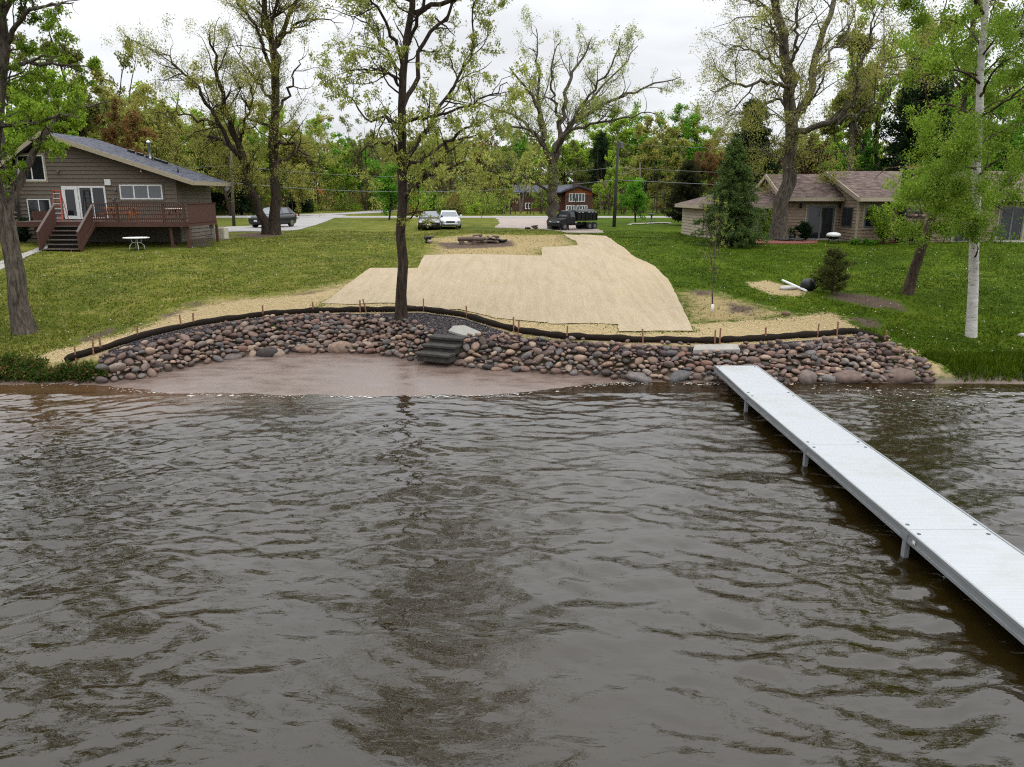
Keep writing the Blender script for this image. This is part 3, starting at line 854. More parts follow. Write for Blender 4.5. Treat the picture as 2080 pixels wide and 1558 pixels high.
sock('filter_sock', cx_at(1051), cx_at(1462), 'middle black filter sock below the straw blanket')
sock('filter_sock', cx_at(1463), cx_at(1805), 'right black filter sock ending at the lawn under the birch')
stk = [(157, .0), (193, 0), (208, 0), (282, 0), (371, 0), (396, 0), (536, 0), (638, 0), (733, 0), (745, .25), (861, 0), (949, 0), (1044, 0), (1054, 0), (1151, 0), (1305, 0), (1450, 0), (1460, 0), (1553, 0), (1658, 0), (1697, 0), (1794, 0)]
WH = {157: 'nearest the left end of the sock', 193: 'left of the close pair near the left end of the sock', 208: 'right of the close pair near the left end of the sock', 282: 'alone below the long straw strip at left',
      371: 'left of the pair below the reddish mulch heap', 396: 'right of the pair below the reddish mulch heap', 536: 'alone, second to the left of the blanket corner', 638: 'alone just left of the blanket corner',
      733: 'upright one of the pair just left of the trunk', 745: 'tilted one of the pair just left of the trunk', 861: 'first to the right of the trunk', 949: 'where the sock bends down above the flagstone', 1044: 'left of the pair at the sock joint below the blanket',
      1054: 'right of the pair at the sock joint below the blanket', 1151: 'alone to the right of the sock joint pair', 1305: 'alone below the blanket seam', 1450: 'left of the pair above the concrete pad', 1460: 'right of the pair above the concrete pad',
      1553: 'first to the right of the concrete pad', 1658: 'left of the pair at the right bend of the sock', 1697: 'right of the pair at the right bend of the sock', 1794: 'at the right end of the sock'}
for i, (px, tilt) in enumerate(stk):
    x = cx_at(px); y = float(cv(C_CR, x)[0]) - .09
    z = h1(x, y)
    t = thing('stake', 'wooden stake ' + WH[px], 'stake', (x, y, z), rnd.uniform(-.5, .5), 'wooden stakes holding the filter sock')
    mb = MB(); hgt = rnd.uniform(.40, .50)
    mb.v = [(-.02, -.02, -.25), (.02, -.02, -.25), (.02, .02, -.25), (-.02, .02, -.25), (-.02, -.02, hgt - .01), (.02, -.02, hgt), (.02, .02, hgt + .004), (-.02, .02, hgt - .006)]
    mb.f = [(3, 2, 1, 0), (4, 5, 6, 7), (0, 1, 5, 4), (1, 2, 6, 5), (2, 3, 7, 6), (3, 0, 4, 7)]
    me = bpy.data.meshes.new('shaft'); me.from_pydata(mb.v, [], mb.f); me.materials.append(M['stake'])
    o = bpy.data.objects.new('shaft', me); link(o, t)
    t.rotation_euler = (rnd.uniform(-.06, .06), -tilt + rnd.uniform(-.06, .06), t.rotation_euler.z)

# ------------------------------------------------------------------ steps, flagstone, concrete pad
st = thing('stone_steps', 'three dark wet concrete steps leading down between the boulders to the beach', 'steps', STEP_C, STEP_RZ)
zb = h1(STEP_C.x, STEP_C.y - .5)
ztop = .93
for i in range(3):
    mb = MB(); z1 = ztop - .19 * i - STEP_C.z; y1 = .42 - .40 * i
    mb.box((0, y1 - .24, z1 - .045), (1.2 - .02 * i, .52, .09)); mb.box((0, y1 - .20, z1 - .18), (1.16 - .02 * i, .46, .178))
    me = bpy.data.meshes.new('step'); me.from_pydata(mb.v, [], mb.f); me.materials.append(M['dark_concrete'])
    o = bpy.data.objects.new('step', me); link(o, st); md = o.modifiers.new('bevel', 'BEVEL'); md.width = .02; md.segments = 2
def flat_stone(name, pts, mat, label, cat, th=.06, up=.05):
    P = [gr(*p) for p in pts]
    z = max(p.z for p in P) + up
    c = sum(P, Vector()) / len(P)
    zz = [p.z + up for p in P]
    mb = MB(); mb.slab([(p.x, p.y, q) for p, q in zip(P, zz)], th)
    return tag(mb.build(name, mat, None, bevel=.01), label, cat)
flat_stone('flagstone', [(911, 678), (921, 668), (944, 667), (977, 681), (968, 689), (940, 687)], M['flagstone'], 'pale flat flagstone lying on the dark gravel above the steps', 'flagstone', .08, .11)
flat_stone('concrete_pad', [(1407, 722), (1411, 711), (1497, 710), (1503, 721)], M['concrete'], 'flat concrete pad set in the boulders behind the dock end', 'concrete pad', .14, .17)

# ------------------------------------------------------------------ dock
DX, DW, DZ = 6.36, 1.22, .43
dock = thing('dock', 'long white aluminium dock running out from the rocks over the water', 'dock', (DX, 12, 0))
joints = [21.35, 18.3, 14.35, 10.4, 6.45, 2.5]
for i in range(len(joints) - 1):
    ya, yb_ = joints[i + 1] + .004, joints[i] - .004
    z0 = z1 = DZ
    if i == 0: z0 = DZ + .06
    def zz(y): return z1 + (z0 - z1) * (y - ya) / (yb_ - ya)
    # deck panel: a ribbed aluminium top
    mb = MB(); hw = DW / 2 - .012
    mb.slab([(DX - hw, ya, zz(ya)), (DX + hw, ya, zz(ya)), (DX + hw, yb_, zz(yb_)), (DX - hw, yb_, zz(yb_))], .035)
    pan = mb.build('deck_panel', M['alu_deck'], dock)
    for sx in (-1, 1):
        mb = MB(); x0 = DX + sx * DW / 2
        for (dz0, dz1, w, o_) in ((.012, -.035, .03, 0), (-.035, -.125, .02, -.008), (-.125, -.17, .034, .002)):
            xa, xb = x0 + sx * o_, x0 + sx * o_ - sx * w
            vs = []
            for y in (ya, yb_):
                for x in (xa, xb):
                    for dz in (dz0, dz1): vs.append((x, y, zz(y) + dz))
            mb.add(vs, [(0, 1, 3, 2), (4, 6, 7, 5), (0, 4, 5, 1), (2, 3, 7, 6), (0, 2, 6, 4), (1, 5, 7, 3)])
        mb.build('side_rail', M['alu_frame'], dock)
        for y in (ya + .16, yb_ - .16):
            mb = MB(); mb.lathe([(.0, 0), (.024, 0), (.03, .004), (.026, .008), (0, .009)], (DX + sx * (DW / 2 - .11), y, zz(y) + .001), 12)
            c = mb.build('bolt_cap', M['cap'], pan)
    mb = MB()
    for k in range(4):
        y = ya + (yb_ - ya) * (k + .5) / 4
        mb.box((DX, y, zz(y) - .10), (DW - .1, .06, .08))
    mb.build('cross_member', M['alu_frame'], dock)
for y in joints[1:-1]:
    for sx in (-1, 1):
        mb = MB(); x = DX + sx * (DW / 2 - .035)
        mb.box((x, y, DZ - .85), (.07, .10, 1.6)); mb.box((x + sx * .03, y, DZ - .10), (.03, .16, .12))
        mb.build('leg', M['alu_frame'], dock)
mb = MB(); mb.box((DX - DW / 2 - .012, 10.12, DZ - .075), (.004, .07, .05))
mb.build('maker_plate', M['white'], dock)
# ------------------------------------------------------------------ trees
def norm(a):
    return a / np.maximum(np.linalg.norm(a, axis=-1, keepdims=True), 1e-9)
def tubes_np(P, R, sides):
    n, k, _ = P.shape
    T = np.empty_like(P); T[:, 1:-1] = P[:, 2:] - P[:, :-2]; T[:, 0] = P[:, 1] - P[:, 0]; T[:, -1] = P[:, -1] - P[:, -2]
    T = norm(T)
    ref = np.where(np.abs(T[:, :1, 2:3]) > .9, np.array([1., 0, 0]), np.array([0, 0, 1.])) * np.ones((n, k, 1))
    A = norm(np.cross(T, ref)); B = np.cross(T, A)
    th = np.arange(sides) * 2 * np.pi / sides
    ring = P[:, :, None, :] + R[:, :, None, None] * (A[:, :, None, :] * np.cos(th)[None, None, :, None] + B[:, :, None, :] * np.sin(th)[None, None, :, None])
    V = ring.reshape(-1, 3)
    idx = np.arange(n * k * sides).reshape(n, k, sides); nx = np.roll(idx, -1, axis=2)
    F = np.stack([idx[:, :-1], nx[:, :-1], nx[:, 1:], idx[:, 1:]], -1).reshape(-1, 4)
    return V, F
class Tubes:
    def __init__(self): self.V = []; self.F = []; self.n = 0
    def add(self, P, R, sides):
        V, F = tubes_np(P, R, sides); self.V.append(V); self.F.append(F + self.n); self.n += len(V)
    def mesh(self, name, mat): return np_mesh(name, np.concatenate(self.V), np.concatenate(self.F), True, mat)
def resample(pts, k):
    pts = np.asarray(pts, float)
    # Catmull-Rom smoothing
    ext = np.vstack([2 * pts[0] - pts[1], pts, 2 * pts[-1] - pts[-2]]); fine = []
    for i in range(1, len(ext) - 2):
        for t in np.linspace(0, 1, 8, endpoint=False):
            p0, p1, p2, p3 = ext[i - 1:i + 3]
            fine.append(.5 * ((2 * p1) + (-p0 + p2) * t + (2 * p0 - 5 * p1 + 4 * p2 - p3) * t * t + (-p0 + 3 * p1 - 3 * p2 + p3) * t ** 3))
    fine.append(pts[-1]); fine = np.array(fine)
    d = np.concatenate([[0], np.cumsum(np.linalg.norm(np.diff(fine, axis=0), axis=1))])
    q = np.linspace(0, d[-1], k)
    return np.stack([np.interp(q, d, fine[:, i]) for i in range(3)], 1)
def sprout(P, R, rg, dens, t0, length, ang, k, wander, up, rcap, taper=.25, tipshort=.5, t1=1.0, cmax=None):
    n, kk, _ = P.shape
    L = np.linalg.norm(np.diff(P, axis=1), axis=2).sum(1)
    cnt = rg.poisson(np.maximum(L * (t1 - t0) * dens, 0.001))
    if cmax: cnt = np.minimum(cnt, cmax)
    idx = np.repeat(np.arange(n), cnt)
    if not len(idx): return None
    t = rg.uniform(t0, t1, len(idx)); f = t * (kk - 1); i = np.minimum(f.astype(int), kk - 2); w = (f - i)[:, None]
    base = P[idx, i] * (1 - w) + P[idx, i + 1] * w
    rb = R[idx, i] * (1 - w[:, 0]) + R[idx, i + 1] * w[:, 0]
    tan = norm(P[idx, i + 1] - P[idx, i])
    perp = norm(np.cross(tan, rg.normal(size=(len(idx), 3))))
    a = np.radians(rg.uniform(ang[0], ang[1], len(idx)))[:, None]
    d = norm(np.cos(a) * tan + np.sin(a) * perp + np.array([0, 0, up]))
    ln = rg.uniform(length[0], length[1], len(idx)) * (1 - tipshort * t)
    st = (ln / (k - 1))[:, None]
    pts = [base]
    for j in range(k - 1):
        pts.append(pts[-1] + d * st)
        d = norm(d + rg.normal(size=d.shape) * wander + np.array([0, 0, up * .5]))
    C = np.stack(pts, 1)
    r0 = np.minimum(rb * .62, rcap)
    RR = r0[:, None] * np.linspace(1, taper, k)[None]
    return C, RR
def leaves_np(P, rg, n, size, spread, droop=0.0, aspect=.55, tmin=.25, clump=1):
    """diamond leaves scattered about the twigs P"""
    m, k, _ = P.shape
    i = rg.integers(0, m, n); f = rg.uniform(tmin, 1, n) * (k - 1); j = np.minimum(f.astype(int), k - 2); w = (f - j)[:, None]
    c = P[i, j] * (1 - w) + P[i, j + 1] * w
    if clump > 1:
        c = np.repeat(c[:n // clump + 1], clump, 0)[:n]
    c = c + rg.normal(size=(n, 3)) * spread
    d = norm(rg.normal(size=(n, 3)) + np.array([0, 0, -droop]))
    sd = norm(np.cross(d, rg.normal(size=(n, 3))))
    s_ = size * rg.uniform(.6, 1.35, n)[:, None]
    nrm = np.cross(d, sd)
    V = np.stack([c, c + d * s_ * .45 + sd * s_ * aspect * .5 + nrm * s_ * .08, c + d * s_, c + d * s_ * .45 - sd * s_ * aspect * .5 + nrm * s_ * .08], 1)
    return V.reshape(-1, 3), np.arange(n * 4).reshape(n, 4)
def join_leaves(name, parts, mat):
    V = np.concatenate([p[0] for p in parts]); F = []; o = 0
    for p in parts: F.append(p[1] + o); o += len(p[0])
    return np_mesh(name, V, np.concatenate(F), False, mat)

LC = {
 'oak': [s(146, 156, 74, .98), s(166, 170, 94, .98), s(126, 142, 62, .98), s(182, 180, 108, .98), s(112, 130, 56, .98)],
 'gold': [s(148, 148, 74, 0.95), s(166, 162, 88, 0.95), s(126, 132, 64, 0.95), s(108, 122, 54, 0.95), s(176, 170, 100, 0.95)],
 'lime': [s(138, 158, 56, 1.17), s(150, 172, 66, 1.17), s(110, 142, 42, 1.12), s(96, 128, 40, 1.12)],
 'green': [s(78, 128, 34, 1.05), s(96, 148, 42, 1.05), s(62, 112, 28, 1.02), s(116, 160, 58, 1.05)],
 'birch': [s(116, 148, 46, .92), s(136, 164, 60, .92), s(94, 128, 36, .92), s(154, 174, 78, .92)],
 'olive': [s(104, 112, 58, 1.20), s(86, 98, 46, 1.20), s(122, 124, 66, 1.20), s(92, 92, 58, 1.13)],
 'rust': [s(128, 92, 62, .85), s(112, 84, 58, .85), s(146, 112, 70, .85), s(122, 112, 62, .85)],
 'plum': [s(72, 34, 36, 0.87), s(92, 44, 44, 0.87), s(58, 30, 32, 0.87), s(84, 60, 44, 0.80)],
 'lilac': [s(184, 152, 164, 0.87), s(160, 128, 142, 0.87), s(120, 118, 96, 0.80), s(96, 98, 66, 0.75)],
 'pine': [s(34, 52, 34, 0.87), s(44, 64, 40, 0.87), s(28, 42, 30, 0.87), s(56, 74, 44, 0.87)],
 'spruce': [s(74, 96, 52, 1.0), s(98, 122, 64, 1.0), s(52, 72, 44, .95), s(120, 140, 82, 1.0)],
 'youngpine': [s(92, 98, 52, .85), s(112, 114, 62, .85), s(70, 76, 42, .85), s(64, 68, 40, .85)],
 'cedar': [s(62, 66, 40, 0.84), s(78, 80, 46, 0.84), s(50, 54, 34, 0.84), s(44, 52, 32, 0.84)],
 'shrub': [s(54, 82, 30, 0.87), s(72, 100, 36, 0.87), s(44, 62, 28, 0.84), s(92, 96, 52, 0.84)],
 'grass_lush': [s(62, 86, 16, .62), s(80, 104, 22, .62), s(100, 118, 36, .62), s(52, 72, 12, .62)],
 'grass_left': [s(86, 100, 28, .66), s(104, 114, 42, .66), s(72, 88, 20, .66), s(126, 124, 58, .66)],
 'grass_dry': [s(168, 156, 112, .8), s(150, 138, 96, .8), s(186, 172, 130, .8)],
}
LM = {k: leaf_mat('leaf_' + k, v, *((.2, .9, .03) if 'grass' in k else ())) for k, v in LC.items()}
BK = {
 'dark': bark_mat('bark_dark', s(44, 36, 30, .6), s(96, 84, 72, .55)),
 'grey': bark_mat('bark_grey', s(66, 60, 54, .58), s(134, 124, 112, .58)),
 'brown': bark_mat('bark_brown', s(58, 48, 40, .58), s(112, 96, 82, .55)),
 'black': bark_mat('bark_black', s(30, 26, 24, .6), s(66, 58, 52, .55)),
 'pale': bark_mat('bark_pale', s(104, 98, 88, .58), s(160, 152, 140, .58)),
}
# white birch bark with dark scars
m, nt, b = mat_base('bark_birch')
f = noise(nt, 3.2, 5, .6, (1.2, 1.2, 4.0)); f2 = noise(nt, 9, 4, .6, (.6, .6, 5))
c = ramp(nt, f, [(.28, s(46, 42, 40, .6)), (.36, s(196, 190, 182, .64)), (.7, s(226, 222, 216, .68))])
c = mixc(nt, 1.0, c, ramp(nt, f2, [(.36, (.55, .54, .53, 1)), (.46, (1, 1, 1, 1))]), 'MULTIPLY')
nt.links.new(c, b.inputs['Base Color']); b.inputs['Roughness'].default_value = .75
bump(nt, b, f, .3, .02)
BK['birch'] = m

def limb_pts(tr, base_d):
    out = []
    for i, t in enumerate(tr):
        dy = t[2] if len(t) > 2 else 0.0
        out.append(tuple(atd(t[0], t[1], base_d + dy)))
    return out
def upper(tr, d, n, seed, ln, r0=.05, f0=.45, up=.35):
    """further limbs in the upper part of a trunk"""
    rr_ = np.random.default_rng(seed); P = resample(limb_pts(tr, d), 40); out = []
    for i in range(n):
        f = f0 + (1 - f0) * (i + rr_.uniform(0, 1)) / n * .93; k = int(f * 39); a = i * 2.4 + rr_.uniform(-.4, .4); l_ = ln * rr_.uniform(.75, 1.15) * (1.25 - .8 * (f - f0) / (1 - f0))
        q = P[k].copy(); pts = [tuple(q)]; e = up
        for j in range(5):
            q = q + np.array([math.cos(a), math.sin(a), e]) * l_ / 5; pts.append(tuple(q)); a += rr_.normal() * .22; e += rr_.normal() * .15
        out.append((pts, r0 * (1.1 - .5 * f), .008))
    return out
def build_tree(name, label, cat, base, limbs, bark, leaf, spec, seed, group=None, extra=None):
    """limbs: list of (points in metres, r0, r1). spec: growth levels, leaves"""
    rg = np.random.default_rng(seed)
    root = thing(name, label, cat, base, 0, group)
    o = np.array(base)
    T = Tubes()
    K = 18
    P0 = np.stack([resample(l[0], K) for l in limbs]) - o
    R0 = np.stack([np.linspace(1, 0, K) ** .85 * (l[1] - l[2]) + l[2] for l in limbs])
    jit = rg.normal(size=P0.shape) * spec.get('jit', .03); jit[:, 0] = 0
    P0 = P0 + jit
    # root flare on the trunk(s)
    for i, l in enumerate(limbs):
        if len(l) > 3 and l[3]:
            hgt = P0[i, :, 2] - P0[i, 0, 2]
            R0[i] = R0[i] * (1 + l[3] * np.exp(-hgt / .35))
            P0[i, 0, 2] -= .15
    TW = Tubes()
    if spec.get('twig_bark'): T.add(P0[:2], R0[:2], 12); TW.add(P0[2:], R0[2:], 8)
    else: T.add(P0, R0, 12)
    cur, curR = P0, R0
    tips = []
    for li, lv in enumerate(spec['levels']):
        src, srcR = (cur, curR)
        c = sprout(src, srcR, rg, **lv)
        if c is None: break
        cur, curR = c
        (TW if spec.get('twig_bark') else T).add(cur, curR, 6 if li == 0 else (4 if li == 1 else 3))
        tips.append(cur)
    if spec.get('twig_bark'):
        mesh_obj('trunk', T.mesh('trunk', bark), root); mesh_obj('branches', TW.mesh('branches', spec['twig_bark']), root)['kind'] = 'stuff'
    else: mesh_obj('trunk', T.mesh('trunk', bark), root)
    parts = []
    for lev, n, size, spread, droop, asp in spec['leaves']:
        parts.append(leaves_np(tips[lev], rg, n, size, spread, droop, asp, .25, spec.get('clump', 5)))
    if extra: parts += extra(tips, rg)
    if parts: mesh_obj('crown', join_leaves('crown', parts, leaf), root)
    return root
def lv(dens, t0, length, ang, k=5, wander=.16, up=.12, rcap=.1, **kw):
    return dict(dens=dens, t0=t0, length=length, ang=ang, k=k, wander=wander, up=up, rcap=rcap, **kw)
OAK = dict(jit=.05, levels=[lv(1.5, .18, (.9, 2.6), (30, 75), 7, .26, .10, .035), lv(2.6, .15, (.4, 1.1), (25, 75), 5, .30, .06, .014), lv(4.2, .2, (.15, .5), (25, 70), 4, .3, .04, .007)],
           leaves=[(2, 12000, .105, .05, .8, .5), (1, 3500, .10, .05, .8, .5)])
def oak(leaf_n, leaf_s, **kw):
    d = dict(OAK); d['leaves'] = [(2, int(leaf_n * .8), leaf_s, .05, .8, .5), (1, int(leaf_n * .2), leaf_s, .05, .8, .5)]; d.update(kw); return d

# oak standing in the riprap
g0 = gr(815, 656); d0 = g0.y
def L(tr, r0, r1, d=None, flare=0): return (limb_pts(tr, d0 if d is None else d), r0, r1, flare)
build_tree('oak_tree', 'dark oak with thin spring leaves rising from the boulders in front of the straw blanket', 'tree', g0, [
    L([(815, 656), (817, 560), (818, 480), (816, 400), (814, 330), (818, 260), (823, 180), (829, 100), (833, 40), (838, -60, .3), (842, -200, .3), (850, -380, 0), (856, -520, 0)], .185, .02, flare=.35),
    L([(818, 402), (850, 373, -.2), (880, 340, -.4), (903, 312, -.5), (908, 290, -.7), (935, 268, -1), (968, 250, -1.3)], .105, .02),
    L([(815, 345), (835, 335, .3), (870, 315, .9), (905, 290, 1.4), (950, 280, 1.8), (1000, 270, 2.3)], .06, .012),
    L([(814, 318), (800, 298, -.3), (781, 288, -.6), (754, 296, -.9), (730, 322, -1.1), (716, 345, -1.2)], .06, .010),
    L([(815, 268), (800, 246, .3), (785, 238, .5), (758, 244, .9), (731, 231, 1.2), (708, 196, 1.6), (686, 186, 1.9)], .055, .010),
    L([(816, 254), (850, 240, -.5), (890, 234, -1.0), (930, 222, -1.5), (985, 196, -2), (1030, 168, -2.4)], .06, .012),
    L([(819, 215), (832, 190, .4), (846, 165, .7), (850, 104, 1.0), (885, 60, 1.5), (925, 0, 2.0), (945, -80, 2.3), (960, -170, 2.5)], .085, .014),
    L([(816, 330), (850, 290, .5), (878, 245, .9), (893, 213, 1.1), (928, 164, 1.5), (957, 110, 1.9), (960, 40, 2.1), (975, -30, 2.3)], .075, .014),
    L([(821, 178), (796, 154, -.6), (769, 142, -1.2), (742, 146, -1.5), (712, 140, -1.9)], .05, .010),
    L([(824, 145), (805, 90, -.4), (785, 52, -.9), (762, 10, -1.3), (738, -50, -1.6), (725, -130, -1.8)], .06, .012),
    L([(822, 165), (790, 110, .7), (760, 60, 1.2), (725, 38, 1.7), (700, 20, 2.0)], .05, .010),
    L([(830, 90), (850, 30, -.4), (880, -40, -.7), (905, -140, -.9), (915, -240, -1)], .06, .012),
    L([(836, -40), (800, -110, .4), (765, -200, .7), (745, -300, .9)], .05, .010),
    L([(840, -120), (890, -200, -.5), (930, -300, -.8)], .045, .010),
    L([(850, 372), (872, 352, -.8), (905, 345, -1.4), (945, 330, -1.8), (975, 352, -2.0), (985, 400, -2.1), (982, 440, -2.1)], .04, .006),
    L([(870, 352), (905, 355, .5), (960, 345, .9), (1030, 360, 1.2), (1065, 395, 1.3)], .035, .006),
] + upper([(829, 100), (838, -60, .3), (842, -200, .3), (850, -380, 0), (856, -520, 0)], d0, 18, 1, 5.6, .08, .12), BK['dark'], LM['oak'], oak(66000, .085, clump=4, levels=[lv(2.0, .15, (.9, 2.6), (30, 75), 8, .22, .10, .032, tipshort=.35), lv(3.2, .12, (.45, 1.3), (25, 75), 6, .26, .06, .012), lv(4.6, .2, (.15, .55), (25, 70), 4, .3, .04, .006)]), 11)

# broad oak behind the blanket
g1 = gr(1122, 466); d1 = g1.y
def L1(tr, r0, r1, flare=0): return (limb_pts(tr, d1), r0, r1, flare)
build_tree('oak_tree', 'broad oak with wide sparse crown standing beside the black truck', 'tree', g1, [
    L1([(1124, 467), (1122, 420), (1122, 370), (1120, 335), (1121, 310)], .48, .33, .3),
    L1([(1118, 345), (1110, 310, -1), (1104, 277, -1.5), (1088, 211, -2.5), (1058, 165, -3.5), (1035, 140, -4)], .24, .04),
    L1([(1125, 330), (1130, 305), (1142, 231, .8), (1154, 173, 1.4), (1177, 127, 1.8), (1203, 72, 2)], .26, .03),
    L1([(1128, 325), (1138, 292, 1), (1169, 250, 2), (1215, 219, 3), (1273, 192, 3.8), (1331, 169, 4.4), (1383, 160, 5)], .20, .03),
    L1([(1130, 318), (1140, 285, -1), (1185, 254, -2), (1231, 246, -3), (1290, 235, -4), (1330, 228, -4.5)], .15, .03),
    L1([(1116, 330), (1106, 300, 1), (1061, 246, 2.5), (1015, 227, 3.5), (965, 206, 4)], .18, .03),
    L1([(1106, 285, -1.5), (1100, 240, -.5), (1092, 185, 0), (1096, 115, .6), (1087, 55, 1)], .16, .03),
    L1([(1119, 390), (1095, 375, -1), (1069, 365, -2), (1035, 338, -3), (1000, 345, -4), (970, 362, -4.5)], .11, .02),
    L1([(1128, 310), (1150, 270, 2.5), (1177, 231, 3.2), (1223, 173, 4.3), (1254, 146, 4.8), (1292, 92, 5.4)], .17, .03),
    L1([(1132, 300), (1170, 230, -1.5), (1200, 190, -2.4), (1235, 150, -3), (1262, 85, -3.6)], .15, .03),
    L1([(1134, 260, .5), (1125, 200, -.8), (1120, 140, -1.4), (1140, 80, -2)], .13, .025),
    L1([(1115, 325), (1085, 270, -3), (1040, 258, -4.6), (1000, 262, -5.8), (960, 285, -6.5)], .14, .025),
], BK['grey'], LM['oak'], dict(jit=.10, levels=[lv(1.3, .2, (1.6, 4.0), (25, 65), 7, .20, .14, .055), lv(2.2, .12, (.8, 2.2), (25, 60), 6, .2, .10, .022), lv(2.8, .15, (.4, 1.1), (25, 60), 4, .22, .07, .010)],
                              clump=4, leaves=[(2, 20000, .125, .13, .6, .5), (1, 2500, .125, .13, .6, .5)]), 12)

# pair of stems by the driveway
g2 = gr(554, 476); d2 = g2.y
def L2(tr, r0, r1, flare=0): return (limb_pts(tr, d2), r0, r1, flare)
SP2 = dict(jit=.10, levels=[lv(1.6, .15, (1.8, 4.6), (25, 70), 8, .20, .12, .05, tipshort=.3), lv(1.9, .12, (.8, 2.2), (25, 70), 5, .28, .05, .026), lv(2.6, .15, (.35, .9), (25, 70), 4, .3, .02, .013)],
           clump=3, leaves=[(2, 60000, .11, .18, .8, .42), (1, 3000, .11, .18, .8, .42)])
build_tree('oak_tree', 'twin stemmed oak with golden catkins in front of the black parked car', 'tree', g2, [
    L2([(557, 477), (556, 420), (556, 360), (556, 300), (555, 240), (558, 170), (553, 110), (541, 40), (531, -30), (520, -130), (512, -230)], .40, .06, .35),
    L2([(543, 475), (526, 425, -.3), (506, 375, -.6), (492, 320, -.9), (482, 280, -1.2), (461, 229, -1.8), (444, 175, -2.2), (441, 130, -2.4), (425, 60, -2.6)], .34, .04, .3),
    L2([(494, 330, -.8), (468, 293, -1.6), (444, 249, -2.3), (414, 202, -3), (390, 168, -3.5), (357, 135, -4), (322, 100, -4.4)], .18, .03),
    L2([(490, 318, -.8), (448, 286, .2), (411, 276, .8), (370, 272, 1.3), (330, 280, 1.8)], .13, .025),
    L2([(557, 160), (572, 67, .8), (606, 0, 1.5), (630, -60, 2), (650, -140, 2.3)], .2, .03),
    L2([(563, 95, .6), (590, 60, 1.5), (623, 37, 2.2), (660, 42, 2.8), (694, 44, 3.4)], .11, .02),
    L2([(555, 140), (539, 110, -1), (525, 67, -1.8), (500, 30, -2.6), (472, -10, -3.2)], .14, .025),
    L2([(557, 300), (572, 290, -1), (592, 290, -2), (623, 313, -3), (655, 345, -4)], .12, .025),
    L2([(556, 270), (535, 250, .8), (505, 240, 1.6), (495, 205, 2.2), (480, 180, 2.7)], .12, .025),
    L2([(556, 235), (580, 200, .7), (600, 150, 1.4), (618, 110, 2.0)], .12, .02),
    L2([(557, 205), (520, 165, 1.4), (490, 120, 2.4), (475, 70, 3)], .11, .02),
    L2([(485, 290, -1), (500, 235, -2), (512, 195, -2.7), (500, 150, -3.2)], .11, .02),
    L2([(556, 330), (590, 318, 1.6), (625, 300, 2.8), (660, 305, 3.8)], .1, .02),
    L2([(550, 80), (560, 10, -1), (575, -60, -1.8), (580, -150, -2)], .13, .025),
    L2([(444, 249, -2.3), (400, 245, -3.2), (355, 225, -4), (320, 232, -4.6)], .09, .02),
], BK['dark'], LM['gold'], SP2, 13)

# leaning tree at the left edge of the lawn
g3 = gr(50, 674); d3 = g3.y
def L3(tr, r0, r1, flare=0): return (limb_pts(tr, d3), r0, r1, flare)
build_tree('oak_tree', 'grey leaning oak at the far left edge of the lawn near the shore', 'tree', g3, [
    L3([(52, 676), (40, 600), (26, 530), (10, 450), (-6, 400), (-14, 330, -.1), (-10, 250, -.2), (0, 180, -.2), (8, 100, -.2), (2, 20, -.2), (-4, -100, 0), (-10, -240, 0), (-20, -380, 0)], .31, .03, .35),
    L3([(14, 470), (28, 400, .3), (50, 345, .6), (74, 300, .9), (100, 262, 1.2), (135, 224, 1.5), (195, 214, 1.9), (222, 204, 2.1)], .17, .015),
    L3([(-10, 262), (35, 250, -.4), (85, 249, -.8), (120, 232, -1), (165, 240, -1.4)], .08, .012),
    L3([(-3, 150), (45, 128, .4), (90, 130, .8), (135, 131, 1.2), (185, 140, 1.5)], .09, .012),
    L3([(6, 110), (35, 50, -.5), (70, 20, -.9), (110, 10, -1.2), (150, 4, -1.5)], .09, .012),
    L3([(2, 40), (40, -30, .5), (90, -80, .9), (130, -150, 1.3)], .1, .012),
    L3([(0, 170), (30, 175, .9), (60, 195, 1.5), (90, 240, 2.0)], .05, .01),
    L3([(-8, 300), (-60, 240, -.6), (-120, 200, -1.2), (-190, 120, -1.6)], .12, .014),
    L3([(0, 20), (-60, -60, .6), (-130, -120, 1.0), (-200, -220, 1.4)], .11, .012),
    L3([(5, 80), (-40, 30, -1), (-100, -40, -1.9), (-140, -120, -2.5)], .1, .012),
    L3([(74, 300, .9), (60, 265, 1.6), (50, 215, 2.1), (70, 170, 2.5)], .06, .01),
] + upper([(0, 180, -.2), (8, 100, -.2), (2, 20, -.2), (-4, -100, 0), (-10, -240, 0), (-20, -380, 0)], d3, 16, 2, 5.4, .09, .38), BK['grey'], LM['lime'], oak(95000, .085, jit=.03, clump=4, levels=[lv(2.0, .14, (.8, 2.2), (30, 75), 7, .26, .12, .035), lv(3.0, .15, (.4, 1.0), (25, 75), 5, .30, .06, .014), lv(4.2, .2, (.15, .5), (25, 70), 4, .3, .04, .007)]), 14)

